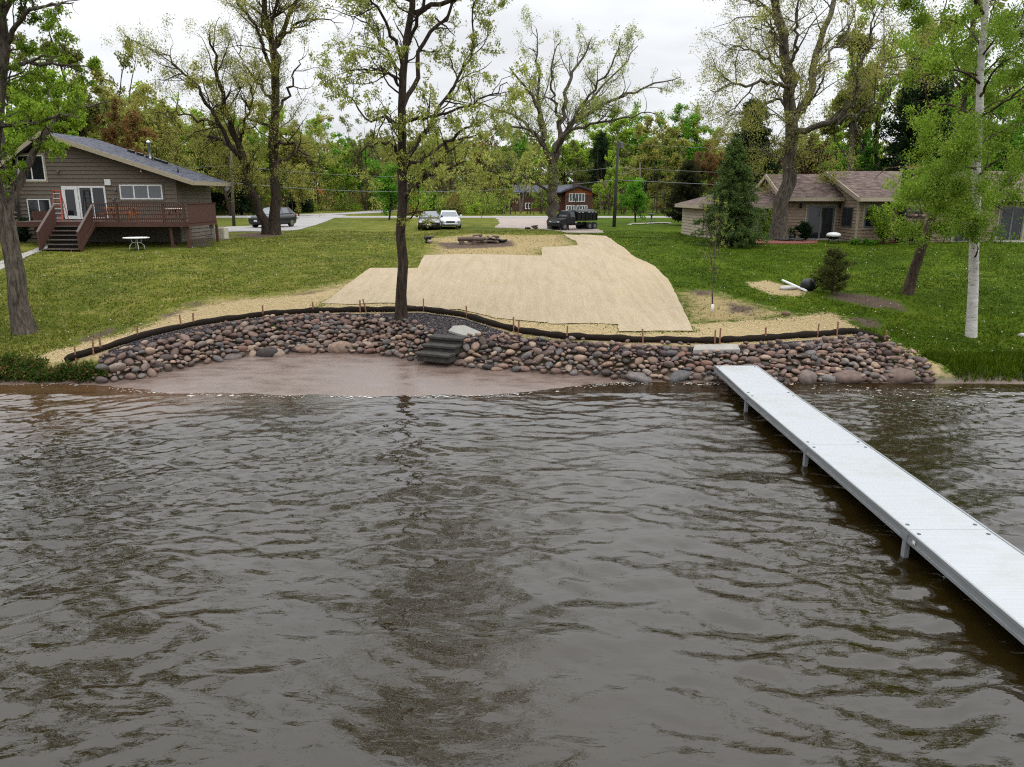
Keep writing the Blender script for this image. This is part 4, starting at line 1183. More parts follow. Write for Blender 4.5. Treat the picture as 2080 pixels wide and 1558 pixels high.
# big oak in front of the tan house
g4 = gd(1582, 48.9); d4 = g4.y
def L4(tr, r0, r1, flare=0): return (limb_pts(tr, d4), r0, r1, flare)
build_tree('oak_tree', 'massive grey oak in the red mulch in front of the tan house', 'tree', g4, [
    L4([(1580, 491), (1588, 435), (1596, 380), (1602, 340), (1603, 297), (1607, 202), (1602, 160), (1592, 84), (1575, 17), (1560, -60), (1550, -160), (1540, -260)], .50, .06, .4),
    L4([(1607, 262), (1626, 225, .8), (1643, 188, 1.4), (1655, 120, 1.8), (1663, 84, 2), (1680, 35, 2.3), (1700, -20, 2.6), (1715, -120, 3), (1720, -220, 3)], .27, .04),
    L4([(1604, 278), (1625, 267, -.6), (1649, 259, -1.1), (1690, 249, -1.7), (1723, 222, -2.2), (1742, 188, -2.6), (1746, 141, -3), (1768, 90, -3.4), (1775, 30, -3.6)], .21, .03),
    L4([(1738, 200, -2.5), (1760, 165, -1.4), (1784, 135, -.6), (1835, 111, .4), (1885, 98, 1.2)], .11, .02),
    L4([(1700, 242, -1.8), (1740, 235, -3), (1790, 205, -4), (1830, 160, -4.8)], .1, .02),
    L4([(1604, 182), (1590, 170, -.8), (1562, 165, -1.6), (1508, 172, -2.6), (1470, 178, -3.3), (1436, 184, -3.9)], .13, .02),
    L4([(1603, 175), (1575, 135, .8), (1540, 105, 1.6), (1505, 95, 2.3), (1470, 105, 2.8)], .12, .02),
    L4([(1598, 120), (1580, 75, -.9), (1560, 55, -1.6), (1525, 60, -2.3)], .09, .02),
    L4([(1600, 145), (1618, 95, -1), (1616, 40, -1.7), (1625, -40, -2.2)], .12, .02),
    L4([(1604, 215), (1580, 205, 1.4), (1545, 215, 2.6), (1505, 225, 3.6), (1475, 240, 4.4)], .1, .02),
    L4([(1585, 55), (1560, 20, 1), (1530, 5, 1.8), (1500, -15, 2.4), (1490, -60, 2.7)], .1, .02),
    L4([(1650, 160, 1.6), (1690, 110, 2.8), (1720, 70, 3.6), (1740, 10, 4.2)], .11, .02),
    L4([(1606, 240), (1640, 215, -1.8), (1665, 175, -3), (1680, 130, -4)], .1, .02),
    L4([(1602, 300), (1575, 290, -1), (1555, 300, -1.7), (1545, 320, -2.2)], .06, .012),
    L4([(1605, 305), (1640, 310, 1), (1665, 330, 1.6), (1672, 355, 1.9)], .06, .012),
], BK['grey'], LM['gold'], dict(SP2, clump=3, leaves=[(2, 56000, .11, .18, .7, .42), (1, 3000, .11, .18, .8, .42)]), 15)

# slender birch on the right lawn
g5 = gr(1973, 684); d5 = g5.y
def L5(tr, r0, r1, flare=0): return (limb_pts(tr, d5), r0, r1, flare)
def droops(seed_n, lenr, dens=2.0):
    return [lv(1.1, .15, (1.0, 2.6), (35, 75), 7, .20, .06, .035), lv(2.4, .15, (.5, 1.3), (25, 75), 6, .16, -.16, .010), lv(3.2, .2, (.3, .8), (20, 70), 5, .14, -.30, .005)]
build_tree('birch_tree', 'white barked birch with bright green hanging leaves at the right edge of the lawn', 'tree', g5, [
    L5([(1973, 685), (1976, 600), (1980, 480), (1984, 380), (1987, 280), (1991, 180), (1996, 80), (2001, 0), (2006, -100), (2012, -250), (2018, -420)], .17, .025, .12),
    L5([(1996, 112), (2018, 92, .4), (2040, 75, .7), (2082, 52, 1.2), (2140, 22, 1.8), (2200, 10, 2.2)], .06, .012),
    L5([(1989, 240), (2015, 222, -.5), (2050, 200, -1), (2090, 170, -1.5), (2140, 160, -2)], .05, .010),
    L5([(1986, 300), (2010, 280, .6), (2050, 262, 1.2), (2100, 240, 1.8)], .045, .010),
    L5([(1984, 345), (1975, 342, -.3), (1962, 340, -.6), (1942, 346, -.9), (1915, 352, -1.2)], .03, .006),
    L5([(1985, 360), (2010, 335, -.7), (2045, 320, -1.3), (2085, 310, -1.9)], .04, .008),
    L5([(1988, 250), (1965, 228, .6), (1930, 212, 1.2), (1890, 215, 1.8), (1850, 235, 2.3)], .045, .008),
    L5([(1991, 170), (1965, 150, -.6), (1925, 140, -1.2), (1880, 155, -1.8), (1840, 180, -2.2)], .045, .008),
    L5([(1995, 95), (1970, 60, .7), (1930, 40, 1.3), (1885, 45, 1.9)], .045, .008),
    L5([(1999, 30), (1965, -20, -.7), (1920, -50, -1.3), (1870, -60, -1.8)], .05, .008),
    L5([(2001, -10), (2040, -60, .6), (2090, -110, 1.1), (2150, -130, 1.6)], .05, .008),
    L5([(2006, -110), (1975, -180, .6), (1930, -240, 1.1)], .04, .008),
    L5([(2008, -150), (2050, -220, -.6), (2100, -280, -1)], .04, .008),
    L5([(1986, 320), (1962, 305, -.9), (1935, 300, -1.6), (1905, 312, -2.2)], .035, .006),
    L5([(1990, 200), (2015, 150, -1), (2050, 120, -1.8), (2100, 110, -2.4)], .045, .008),
    L5([(1982, 420), (2005, 400, .6), (2040, 385, 1.1), (2080, 392, 1.6)], .03, .006),
] + upper([(2001, 0), (2006, -100), (2012, -250), (2018, -420)], d5, 11, 3, 4.2, .05, .05), BK['birch'], LM['birch'], dict(jit=.012, clump=3, twig_bark=BK['brown'], levels=droops(0, 0), leaves=[(2, 80000, .075, .12, 1.0, .6), (1, 8000, .075, .15, 1.0, .6)]), 16)

# leaning tree with bright young leaves
g6 = gr(1843, 597); d6 = g6.y
def L6(tr, r0, r1, flare=0): return (limb_pts(tr, d6), r0, r1, flare)
build_tree('maple_tree', 'leaning brown trunked tree with bright young leaves left of the birch', 'tree', g6, [
    L6([(1842, 599), (1858, 545), (1876, 495), (1893, 445), (1908, 395), (1922, 340), (1936, 290), (1950, 230, .3), (1962, 160, .5), (1972, 80, .6), (1985, 0, .6), (1990, -120, .6), (1996, -260, .6)], .19, .03, .3),
    L6([(1902, 415), (1880, 385, -.6), (1860, 355, -1), (1830, 340, -1.4), (1800, 345, -1.7), (1775, 365, -1.9)], .07, .010),
    L6([(1912, 380), (1895, 330, .5), (1870, 290, .9), (1850, 250, 1.2), (1815, 225, 1.5)], .08, .010),
    L6([(1922, 340), (1950, 315, -.6), (1985, 300, -1.1), (2030, 305, -1.6)], .06, .010),
    L6([(1930, 310), (1905, 255, -.8), (1885, 205, -1.4), (1880, 150, -1.8)], .07, .010),
    L6([(1940, 270), (1975, 225, .8), (2020, 190, 1.4), (2060, 170, 1.9)], .06, .010),
    L6([(1905, 405), (1930, 385, .8), (1960, 375, 1.3), (2000, 390, 1.7)], .045, .008),
    L6([(1897, 432), (1870, 425, .7), (1845, 405, 1.2), (1815, 405, 1.6)], .04, .007),
    L6([(1885, 475), (1905, 490, -.5), (1918, 510, -.8)], .02, .006),
    L6([(1899, 428), (1880, 440, -.8), (1860, 445, -1.2), (1840, 435, -1.5)], .03, .006),
    *upper([(1985, 0, .6), (1990, -120, .6), (1996, -260, .6)], d6, 9, 4, 4.4, .06, .02),
    L6([(1958, 190, .4), (1925, 130, 1.2), (1900, 70, 1.6)], .05, .008),
    L6([(1955, 210, .4), (2000, 150, -.4), (2040, 110, -1)], .05, .008),
], BK['brown'], LM['birch'], dict(jit=.02, levels=[lv(1.6, .15, (.7, 1.9), (30, 70), 6, .22, .03, .03), lv(2.6, .15, (.4, 1.0), (25, 70), 5, .2, -.05, .010), lv(3.6, .2, (.2, .6), (25, 70), 4, .2, -.12, .005)],
                                 leaves=[(2, 36000, .08, .11, .9, .6), (1, 4000, .085, .13, .9, .6)]), 17)

# ------------------------------------------------------------------ conifers
def conifer(name, label, base, h, w, leaf, bark, seed, n_br=260, needles=16000, droop=.25, nsize=.16, skirt=.03, power=.9, group=None, cat='tree', whorls=0):
    rg = np.random.default_rng(seed)
    root = thing(name, label, cat, base, 0, group)
    T = Tubes()
    k = 10
    P = np.stack([np.linspace(0, 1, k) * 0, np.linspace(0, 1, k) * 0, np.linspace(-.1, h, k)], 1)[None]
    T.add(P, np.linspace(.022 * h + .02, .012, k)[None], 8)
    t = rg.uniform(skirt, .985, n_br) ** .9
    if whorls: t = np.clip((np.floor(t * whorls) + rg.normal(size=n_br) * .13 + .5) / whorls, .02, .985)
    az = rg.uniform(0, 2 * np.pi, n_br)
    ln = w * .5 * (1 - t) ** power * rg.uniform(.52, 1.2, n_br) + .05
    d = np.stack([np.cos(az), np.sin(az), np.full(n_br, .25)], 1)
    kk = 6; pts = [np.stack([t * 0, t * 0, t * h], 1)]
    for j in range(kk - 1):
        pts.append(pts[-1] + norm(d) * (ln / (kk - 1))[:, None]); d = d + np.array([0, 0, -droop]) * (1 if j < 3 else -.6) + rg.normal(size=d.shape) * .06
    B = np.stack(pts, 1)
    T.add(B, np.linspace(.018, .004, kk)[None] * np.minimum(1.6, ln / 1.0)[:, None], 3)
    mesh_obj('trunk', T.mesh('trunk', bark), root)
    side = sprout(B, np.full(B.shape[:2], .01), rg, 4.5, .25, (.22 * w / 3.2, .5 * w / 3.2), (30, 65), 4, .1, -.12, .004)
    parts = [leaves_np(B, rg, needles // 3, nsize, .04, .15, .28, .1)]
    if side: parts.append(leaves_np(side[0], rg, needles * 2 // 3, nsize, .04, .2, .28, .0))
    mesh_obj('crown', join_leaves('crown', parts, leaf), root)
    return root
conifer('spruce_tree', 'dense layered spruce at the left corner of the tan house', gr(1482, 499), 6.05, 4.3, LM['spruce'], BK['black'], 31, 420, 60000, .16, .14, power=.82, whorls=15)
conifer('pine_tree', 'small young pine beside the black bundle on the right lawn', gr(1690, 597), 1.72, 2.0, LM['youngpine'], BK['brown'], 32, 80, 9000, -.10, .09, .05, .42)
conifer('cedar_tree', 'dark olive cedar left of the spruce by the road', gr(1392, 458), 5.6, 4.6, LM['cedar'], BK['black'], 33, 240, 15000, -.05, .24, power=.6)

# small tree planted in the straw
g7 = gr(1446, 634); d7 = g7.y
def L7(tr, r0, r1): return (limb_pts(tr, d7), r0, r1, 0)
tr7 = build_tree('sapling', 'thin young sapling with a white trunk guard in the loose straw', 'sapling', g7, [
    L7([(1446, 635), (1448, 580), (1451, 520), (1455, 470), (1458, 420), (1459, 398)], .03, .006),
    L7([(1449, 560), (1440, 500, -.2), (1432, 450, -.3), (1428, 415, -.4)], .014, .003), L7([(1451, 530), (1466, 490, .2), (1474, 450, .3), (1477, 415, .4)], .014, .003),
    L7([(1452, 510), (1443, 470, .3), (1438, 430, .4)], .012, .003), L7([(1448, 575), (1460, 540, -.2), (1478, 500, -.3), (1484, 470, -.3)], .012, .003), L7([(1450, 545), (1436, 520, .2), (1425, 500, .3), (1418, 480, .3)], .010, .003),
    L7([(1455, 480), (1464, 445, -.2), (1468, 410, -.3)], .010, .003)],
    BK['grey'], LM['oak'], dict(jit=.01, levels=[lv(3.0, .15, (.25, .7), (20, 50), 5, .14, .22, .006), lv(3.5, .2, (.1, .3), (25, 60), 3, .2, .1, .003)], leaves=[(1, 900, .05, .02, .3, .45), (0, 250, .05, .02, .3, .45)]), 41)
mb = MB(); mb.tube([(g7.x, g7.y, g7.z - .02), (g7.x + .02, g7.y, g7.z + .30)], .055, 10)
mb.build('trunk_guard', M['white'], tr7, True)

# ------------------------------------------------------------------ background trees: a few shapes, each tree an object of its own
def proto_tree(seed, h, crown_w, leaf, bark, nleaf, lsize, fork=.3, stems=1, sparse=False, upright=.25):
    rg = np.random.default_rng(seed)
    T = Tubes(); limbs = []
    for s_ in range(stems):
        a = rg.uniform(0, 6.28); lean = rg.uniform(.02, .10) + (.12 if stems > 1 else 0)
        k = 12; tt = np.linspace(0, 1, k)
        x = np.cumsum(rg.normal(size=k) * .010 * h) * tt + math.cos(a) * lean * h * tt; y = np.cumsum(rg.normal(size=k) * .010 * h) * tt + math.sin(a) * lean * h * tt
        limbs.append(np.stack([x, y, tt * h * .93 - .15], 1))
    P = np.stack(limbs); r = .015 * h + .02
    R = np.tile(np.linspace(r, .015, P.shape[1])[None], (stems, 1)) / (1.25 if stems > 1 else 1)
    T.add(P, R, 8)
    A, RA = sprout(P, R, rg, (24 / stems) / h, fork, (crown_w * .42, crown_w * .74), (32, 82), 8, .16, upright * .6, .09, tipshort=.62)
    T.add(A, RA, 5)
    B_, RB = sprout(A, RA, rg, 1.5, .15, (crown_w * .10, crown_w * .30), (25, 70), 6, .2, upright * .4, .03); T.add(B_, RB, 4)
    C_, RC = sprout(B_, RB, rg, 1.6, .2, (.35, 1.1), (25, 70), 4, .2, .08, .012)
    T.add(C_, RC, 3)
    parts = []
    if nleaf:
        parts = [leaves_np(C_, rg, int(nleaf * .75), lsize, .16, .2, .6, 0), leaves_np(B_, rg, int(nleaf * .25), lsize, .16, .2, .6, .3)]
    tm = T.mesh('trunk', BK['brown'])
    cm = join_leaves('crown', parts, LM['oak']) if parts else None
    return tm, cm
PT = {
 'round': proto_tree(101, 12, 10, None, None, 15000, .27, .10, 1, upright=.15),
 'broad': proto_tree(102, 13, 11, None, None, 14000, .28, .12, 3, upright=.2),
 'tall': proto_tree(103, 17, 8, None, None, 9000, .27, .2, 1, upright=.45),
 'thin': proto_tree(104, 16, 7, None, None, 4200, .24, .25, 2, upright=.5),
 'loose': proto_tree(105, 15, 9.5, None, None, 7500, .26, .16, 2, upright=.3),
 'small': proto_tree(106, 5.0, 4.6, None, None, 5200, .19, .22, 2, upright=.2),
 'bush': proto_tree(107, 3.2, 3.6, None, None, 3600, .16, .06, 5, upright=.25),
}
PROTO_H = {'round': 12, 'broad': 13, 'tall': 17, 'thin': 16, 'loose': 15, 'small': 5, 'bush': 3.2}
KIND_NAME = {'gold': 'golden', 'lime': 'yellow-green', 'green': 'bright green', 'olive': 'dull olive', 'rust': 'rusty brown', 'plum': 'dark red', 'oak': 'pale yellow-green', 'lilac': 'pinkish', 'pine': 'dark', 'birch': 'fresh green'}
def put_tree(shape, leaf, px, py_top, d, zbase=None, wk=1.0, label='', name='tree', cat='tree', bark='brown', rz=None, group=None):
    """crown top appears at py_top for a tree d metres away"""
    p = atd(px, py_top, d); zb = h1(p.x, d) if zbase is None else zbase
    hgt = max(1.0, p.z - zb); k = hgt / (PROTO_H[shape] * .985)
    root = thing(name, label, cat, (p.x, d, zb), rnd.uniform(0, 6.28) if rz is None else rz, group)
    for nm, me, mt in (('trunk', PT[shape][0], BK[bark]), ('crown', PT[shape][1], LM[leaf])):
        o = bpy.data.objects.new(nm, me); link(o, root); o.scale = (k * wk, k * wk, k)
        o.material_slots[0].link = 'OBJECT'; o.material_slots[0].material = mt
    return root
put_tree('small', 'green', 786, 338, 82, label='bright green bushy tree on the lawn between driveway and dark sedan', bark='dark', wk=1.12, rz=1.0)
put_tree('small', 'green', 1294, 368, 74, label='fresh green maple with dark stem in the stone edged bed by the road', bark='dark', wk=1.0, rz=2.2)
put_tree('small', 'lilac', 1228, 372, 112, label='pink flowering tree beside the brick house', bark='dark', wk=.85, rz=.5)
put_tree('round', 'gold', 1312, 256, 112, label='large rounded golden-green tree behind the utility poles', bark='dark', wk=1.15, rz=.3)
put_tree('round', 'lime', 1240, 318, 104, label='smaller yellow-green tree left of the large rounded golden tree', wk=.7, rz=1.3)
put_tree('thin', 'oak', 1058, 262, 108, label='pale trunked birch in the woods left of the broad oak', bark='pale', wk=.8, name='birch_tree', rz=.8)
for (sh_, lf_, px_, top_, d_, w_, lb_) in (('broad', 'lime', -640, -420, 25.5, .75, 'added unseen tree past the left edge whose crown darkens the water at left'), ('round', 'olive', -1000, -520, 33, .9, 'second added unseen tree past the left edge, darkening the mirrored water')):  # added trees outside the view, there only to darken the reflection at left
    put_tree(sh_, lf_, px_, top_, d_, wk=w_, label=lb_, bark='dark', group='added unseen trees past the left edge')
WOODS = []
def row(zone, items, where):
    """items: shape, leaf, px, top, d, width"""
    cnt = {}
    for it in sorted(items, key=lambda q: q[2]): cnt.setdefault((it[0] in ('bush', 'small'), it[1]), []).append(it)
    ords = ['leftmost', 'second from left', 'third from left', 'fourth from left', 'fifth from left', 'sixth from left', 'seventh from left', 'eighth from left', 'ninth from left']
    for (sm, lf), lst in cnt.items():
        for i, (shape, leaf, px, top, d, wk) in enumerate(lst):
            kd = KIND_NAME[leaf] + (' bush' if sm else ' tree')
            lab = ('the ' + kd + ' ' + where) if len(lst) == 1 else (ords[min(i, 8)] + ' ' + kd + ' ' + where)
            put_tree(shape, leaf, px, top, d, wk=wk, label=lab, name='bush' if sm else 'tree', cat='bush' if sm else 'tree', bark=rnd.choice(['brown', 'dark', 'grey', 'dark']), group='trees ' + where)
row('L', [('tall', 'olive', 130, -20, 66, .9), ('loose', 'lime', 60, 60, 70, 1.0), ('loose', 'olive', 185, 60, 78, .8), ('round', 'lime', 95, 175, 62, 1.0), ('round', 'gold', 215, 170, 74, 1.1), ('broad', 'gold', 300, 150, 84, 1.1), ('round', 'rust', 225, 225, 68, .8),
          ('broad', 'lime', 190, 178, 92, 1.2), ('loose', 'gold', 350, 190, 80, 1.0), ('round', 'lime', 30, 190, 78, 1.1), ('loose', 'olive', -60, 40, 70, 1.0), ('round', 'green', 330, 240, 96, 1.0), ('broad', 'lime', 395, 205, 100, 1.1)], 'behind the dark grey house')
row('M', [('broad', 'gold', 450, 200, 96, 1.0), ('round', 'green', 430, 245, 110, 1.0), ('loose', 'gold', 500, 230, 104, 1.0), ('round', 'lime', 520, 235, 120, 1.1), ('broad', 'gold', 600, 230, 116, 1.0), ('round', 'lime', 640, 262, 126, 1.1),
          ('loose', 'lime', 690, 228, 130, 1.0), ('thin', 'olive', 735, 235, 124, 1.0), ('broad', 'green', 700, 268, 138, 1.1), ('small', 'green', 850, 385, 120, .9), ('small', 'gold', 600, 340, 96, .9), ('tall', 'olive', 560, 215, 140, 1.0)], 'beyond the road at left')
row('C', [('loose', 'olive', 775, 262, 122, 1.0), ('thin', 'olive', 820, 260, 118, 1.0), ('loose', 'lime', 860, 262, 130, 1.0), ('thin', 'olive', 905, 255, 122, 1.0), ('loose', 'gold', 945, 262, 126, .9), ('round', 'rust', 985, 290, 124, .8),
          ('thin', 'olive', 1015, 268, 120, .9), ('round', 'green', 1040, 268, 138, 1.0), ('loose', 'lime', 1090, 262, 140, 1.0), ('bush', 'green', 875, 400, 106, 1.1), ('bush', 'gold', 935, 398, 106, 1.0), ('bush', 'olive', 790, 400, 106, 1.2), ('bush', 'lime', 1100, 392, 112, 1.1), ('bush', 'rust', 965, 415, 104, 1.0), ('bush', 'olive', 1020, 396, 108, 1.0)], 'in the woods beyond the road at centre')
row('R', [('broad', 'lime', 1160, 248, 142, 1.2), ('round', 'lime', 1235, 240, 150, 1.3), ('broad', 'green', 1290, 232, 158, 1.2), ('loose', 'olive', 1195, 280, 132, 1.0), ('round', 'green', 1370, 232, 150, 1.0), ('round', 'lime', 1420, 260, 146, 1.1), ('loose', 'olive', 1405, 285, 118, .9),
          ('broad', 'rust', 1450, 275, 140, 1.0), ('round', 'plum', 1395, 258, 156, .8)], 'behind the brick house')
row('H', [('round', 'plum', 1640, 292, 72, .9), ('round', 'plum', 1560, 320, 78, .9), ('round', 'lime', 1700, 268, 84, 1.2), ('broad', 'lime', 1740, 262, 94, 1.1), ('tall', 'olive', 1775, -60, 66, .9), ('thin', 'lime', 1820, -40, 72, 1.0), ('loose', 'green', 1790, 190, 68, .9), ('tall', 'oak', 1885, -80, 78, .9), ('loose', 'olive', 1960, -40, 84, 1.0),
          ('round', 'green', 1760, 265, 74, .8), ('loose', 'lime', 2040, 20, 76, 1.0), ('round', 'green', 1940, 200, 70, 1.0), ('broad', 'green', 2060, 180, 72, 1.1), ('tall', 'olive', 2150, -60, 80, 1.0)], 'behind the tan house')
conifer('pine_tree', 'tall dark pine behind the layered spruce', (atd(1528, 300, 72).x, 72, h1(atd(1528, 300, 72).x, 72)), 10.8, 6.0, LM['pine'], BK['black'], 34, 260, 15000, .0, .40, .12, .5)
conifer('pine_tree', 'wide dark pine showing above the tan house roof', (atd(1862, 300, 66).x, 66, h1(atd(1862, 300, 66).x, 66)), 13.6, 8.5, LM['pine'], BK['black'], 35, 280, 17000, -.04, .42, .15, .45)
conifer('pine_tree', 'narrow dark spruce beyond the road left of the twin stemmed oak', (atd(480, 300, 100).x, 100, 2.8), 8.6, 5.2, LM['pine'], BK['black'], 36, 240, 13000, .15, .36)
conifer('pine_tree', 'dark pine behind the brick house between two yellow-green trees', (atd(1222, 300, 134).x, 134, 3.2), 12.4, 7.0, LM['pine'], BK['black'], 37, 240, 13000, .02, .42, .1, .6)
conifer('pine_tree', 'small dark spruce beyond the road right of the twin stemmed oak', (atd(606, 380, 112).x, 112, 2.9), 5.6, 4.4, LM['pine'], BK['black'], 38, 200, 10000, .15, .34)
conifer('pine_tree', 'dark spruce beyond the road between grey house and utility pole', (atd(425, 380, 104).x, 104, 2.9), 8.0, 5.4, LM['pine'], BK['black'], 39, 240, 13000, .15, .36)
# the far woods that read as one mass
rgw = np.random.default_rng(77)
vs, fs, off = [], [], 0
tv, tf, toff = [], [], 0
for i in range(150):
    px = rgw.uniform(-900, 3000); d = rgw.uniform(146, 215)
    p = atd(px, 300, d); zb = h1(p.x, d); hh = rgw.uniform(9, 13.5) + (d - 146) * .02; w = rgw.uniform(4, 6.5)
    n = 1500
    q = rgw.normal(size=(n, 3)); q = q / np.linalg.norm(q, axis=1, keepdims=True) * rgw.uniform(.55, 1, (n, 1)) ** .5
    lump = 1 + .22 * np.sin(q[:, :1] * 5 + i) * np.cos(q[:, 1:2] * 4 + i * 2) + .15 * np.sin(q[:, 2:3] * 7 + i)
    c = np.array([p.x, d, zb + hh * .54]) + q * lump * np.array([w, w, hh * .5])
    V, F = leaves_np(c[:, None, :].repeat(2, 1), rgw, n, .75, .1, .1, .8, 0)
    vs.append(V); fs.append(F + off); off += len(V)
me = np_mesh('woodland', np.concatenate(vs), np.concatenate(fs), False, LM['olive'])
tag(mesh_obj('woodland', me), 'far woods closing the view beyond the road', None, None, 'stuff')
# bare under-storey stems and brush along the far side of the road
rgu = np.random.default_rng(78); T = Tubes(); n = 420
x = rgu.uniform(-60, 26, n); y = rgu.uniform(103, 128, n); keep = ~((x > -30) & (x < -12) & (y < 125)) & ~((x > -2) & (x < 14) & (y > 108)); x, y = x[keep], y[keep]; n = len(x)
hh = rgu.uniform(3, 9, n); k = 6; tt = np.linspace(0, 1, k)
P = np.stack([x[:, None] + np.cumsum(rgu.normal(size=(n, k)) * .12, 1), y[:, None] + np.cumsum(rgu.normal(size=(n, k)) * .12, 1), H(x, y)[:, None] + hh[:, None] * tt[None] - .1], -1)
R = rgu.uniform(.03, .09, (n, 1)) * np.linspace(1, .25, k)[None]
T.add(P, R, 4)
A, RA = sprout(P, R, rgu, .9, .25, (.8, 2.2), (25, 60), 4, .15, .2, .02); T.add(A, RA, 3)
tag(mesh_obj('undergrowth', T.mesh('undergrowth', BK['brown'])), 'bare brush and thin stems along the far side of the road', None, None, 'stuff')
x = np.concatenate([rgu.uniform(-46, 7, 330), rgu.uniform(-75, 60, 260), rgu.uniform(10, 30, 50)]); y = np.concatenate([rgu.uniform(101, 128, 330), rgu.uniform(126, 150, 260), rgu.uniform(126, 140, 50)])
keep = ~((x > -32) & (x < -13) & (y < 122)) & ~((x > -1.5) & (x < 13) & (y < 127)); x, y = x[keep], y[keep]
for nm, lf, sl in (('underbrush', 'olive', slice(0, None, 3)), ('underbrush', 'lime', slice(1, None, 3)), ('underbrush', 'rust', slice(2, None, 6)), ('underbrush', 'shrub', slice(5, None, 6))):
    xs_, ys_ = x[sl], y[sl]; n = len(xs_); m_ = 260
    q = rgu.normal(size=(n, m_, 3)); q = q / np.linalg.norm(q, axis=2, keepdims=True) * rgu.uniform(.4, 1, (n, m_, 1))
    hh = rgu.uniform(1.0, 3.6, (n, 1)); ww = rgu.uniform(1.0, 2.4, (n, 1))
    c = np.stack([xs_[:, None] + q[..., 0] * ww, ys_[:, None] + q[..., 1] * ww, H(xs_, ys_)[:, None] + hh * (.5 + .55 * q[..., 2])], -1).reshape(-1, 1, 3).repeat(2, 1)
    tag(mesh_obj(nm, join_leaves(nm, [leaves_np(c, rgu, n * m_, .26, .1, .1, .6, 0)], LM[lf])), 'leafy brush filling the wood floor beyond the road', None, None, 'stuff')
# ------------------------------------------------------------------ roads, drives, walks
def gsheet(name, px, mat, off, step=1.0, kind='structure', th=.04, up=None, jit=0.0):
    o = sheet(name, [gr(*p) for p in px], mat, off, step, None, th, jit=jit)
    if kind: o['kind'] = kind
    return o
sheet('road', [(-180, 87.2), (-60, 86.6), (0, 86.2), (60, 86.2), (180, 87.5), (180, 94.5), (60, 93.2), (0, 93.2), (-60, 93.8), (-180, 95)], M['asphalt'], .05, 2.0, None, .03)['kind'] = 'structure'
def band(pts, w):
    pts = [Vector(p) for p in pts]; L_, R_ = [], []
    for i, p in enumerate(pts):
        t = (pts[min(i + 1, len(pts) - 1)] - pts[max(i - 1, 0)]); t.z = 0; t.normalize(); nrm = Vector((-t.y, t.x, 0))
        ww = w[i] if isinstance(w, (list, tuple)) else w
        L_.append(p + nrm * ww / 2); R_.append(p - nrm * ww / 2)
    return R_ + L_[::-1]
gsheet('driveway', [(440, 462), (500, 460), (560, 456), (600, 447), (625, 440), (640, 437), (705, 437), (672, 446), (640, 458), (600, 468), (540, 471), (440, 472)], M['asphalt'], .035, .8)
gsheet('gravel_drive', [(1000, 439), (1110, 439), (1140, 439), (1165, 447), (1180, 462), (1215, 466), (1228, 473), (1150, 473), (1105, 466), (1060, 465), (1005, 463), (1016, 452)], M['gravel_drive'], .03, .8, jit=.15)
side_street = sheet('side_street', band([(-34, 94, 0), (-27, 101, 0), (-21, 112, 0), (-19, 128, 0)], [8, 5, 4.5, 4.5]), M['asphalt'], .045, 1.2, None, .03); side_street['kind'] = 'structure'
gsheet('garden_walk', [(92, 497), (112, 497), (85, 510), (45, 527), (0, 549), (-80, 590), (-90, 575), (0, 532), (50, 514)], M['concrete'], .03, .5, th=.03)
gsheet('patio', [(1612, 487), (1700, 489), (1900, 491), (2080, 493), (2250, 495), (2250, 484), (2080, 482), (1900, 480), (1730, 480), (1612, 480)], M['concrete'], .05, .8)
gsheet('mulch_bed', [(1528, 487), (1570, 482), (1618, 486), (1662, 490), (1660, 494), (1620, 496), (1560, 496), (1535, 495)], M['mulch_red'], .05, .4, th=.05, jit=.06)
gsheet('mulch_bed', [(1726, 486), (1770, 484), (1858, 487), (1862, 492), (1800, 494), (1730, 492)], M['mulch_red'], .075, .4, th=.05, jit=.05)

M_add('siding_grey', s(138, 128, 116, .62), .8, .1, 8.0, stretch=(.5, 1, 6))
# ------------------------------------------------------------------ left house
HD = 48.0
def hx(px, d=HD, py=440): return atd(px, py, d).x
def hz(py, d=HD): return atd(1040, py, d).z
hx0, hx1 = hx(-60), hx(363)
zb = h1(hx(200), 47.5) - .1
xr_, zr_ = hx(80, HD - .7, 266), hz(266, HD - .7)                       # ridge
xe_, ze_ = hx(391, HD - .7, 367), hz(367, HD - .7)                      # lower eave at the front
slope = (ze_ - zr_) / (xe_ - xr_)
def roof_z(x): return zr_ + slope * (x - xr_) if x > xr_ else zr_ - abs(slope) * 2.1 * (xr_ - x)
house = thing('house', 'dark grey-brown clapboard house with long sloping roof above a red deck', 'house', (hx(200), HD + 4, zb))
HB = HD + 5.4
mb = MB()
mb.prism([(hx0, zb), (hx1, zb), (hx1, roof_z(hx1) - .30), (xr_, zr_ - .30), (hx0, roof_z(hx0) - .30)], HD, HB)
wall = mb.build('wall', M['siding_brown'], house)
zz_ = zb + .15; bh = .235
while zz_ < zr_ - .4:
    def xlim(z):
        xr2 = hx1 if z < roof_z(hx1) - .32 else xr_ + (z + .32 - zr_) / slope
        xl2 = max(hx0, xr_ - (zr_ - .32 - z) / (abs(slope) * 2.1))
        return xl2, xr2
    a0, b0 = xlim(zz_); a1, b1 = xlim(zz_ + bh)
    if b0 - a0 < .2: break
    mb = MB(); y = HD
    vs = [(a0, y - .048, zz_), (b0, y - .048, zz_), (b1, y - .006, zz_ + bh), (a1, y - .006, zz_ + bh), (a0, y + .01, zz_), (b0, y + .01, zz_), (b1, y + .01, zz_ + bh), (a1, y + .01, zz_ + bh)]
    mb.add(vs, [(0, 1, 2, 3), (0, 4, 5, 1), (3, 2, 6, 7), (1, 5, 6, 2), (0, 3, 7, 4)])
    mb.build('siding_board', M['siding_brown'], wall)
    zz_ += bh
zz_ = zb + .15
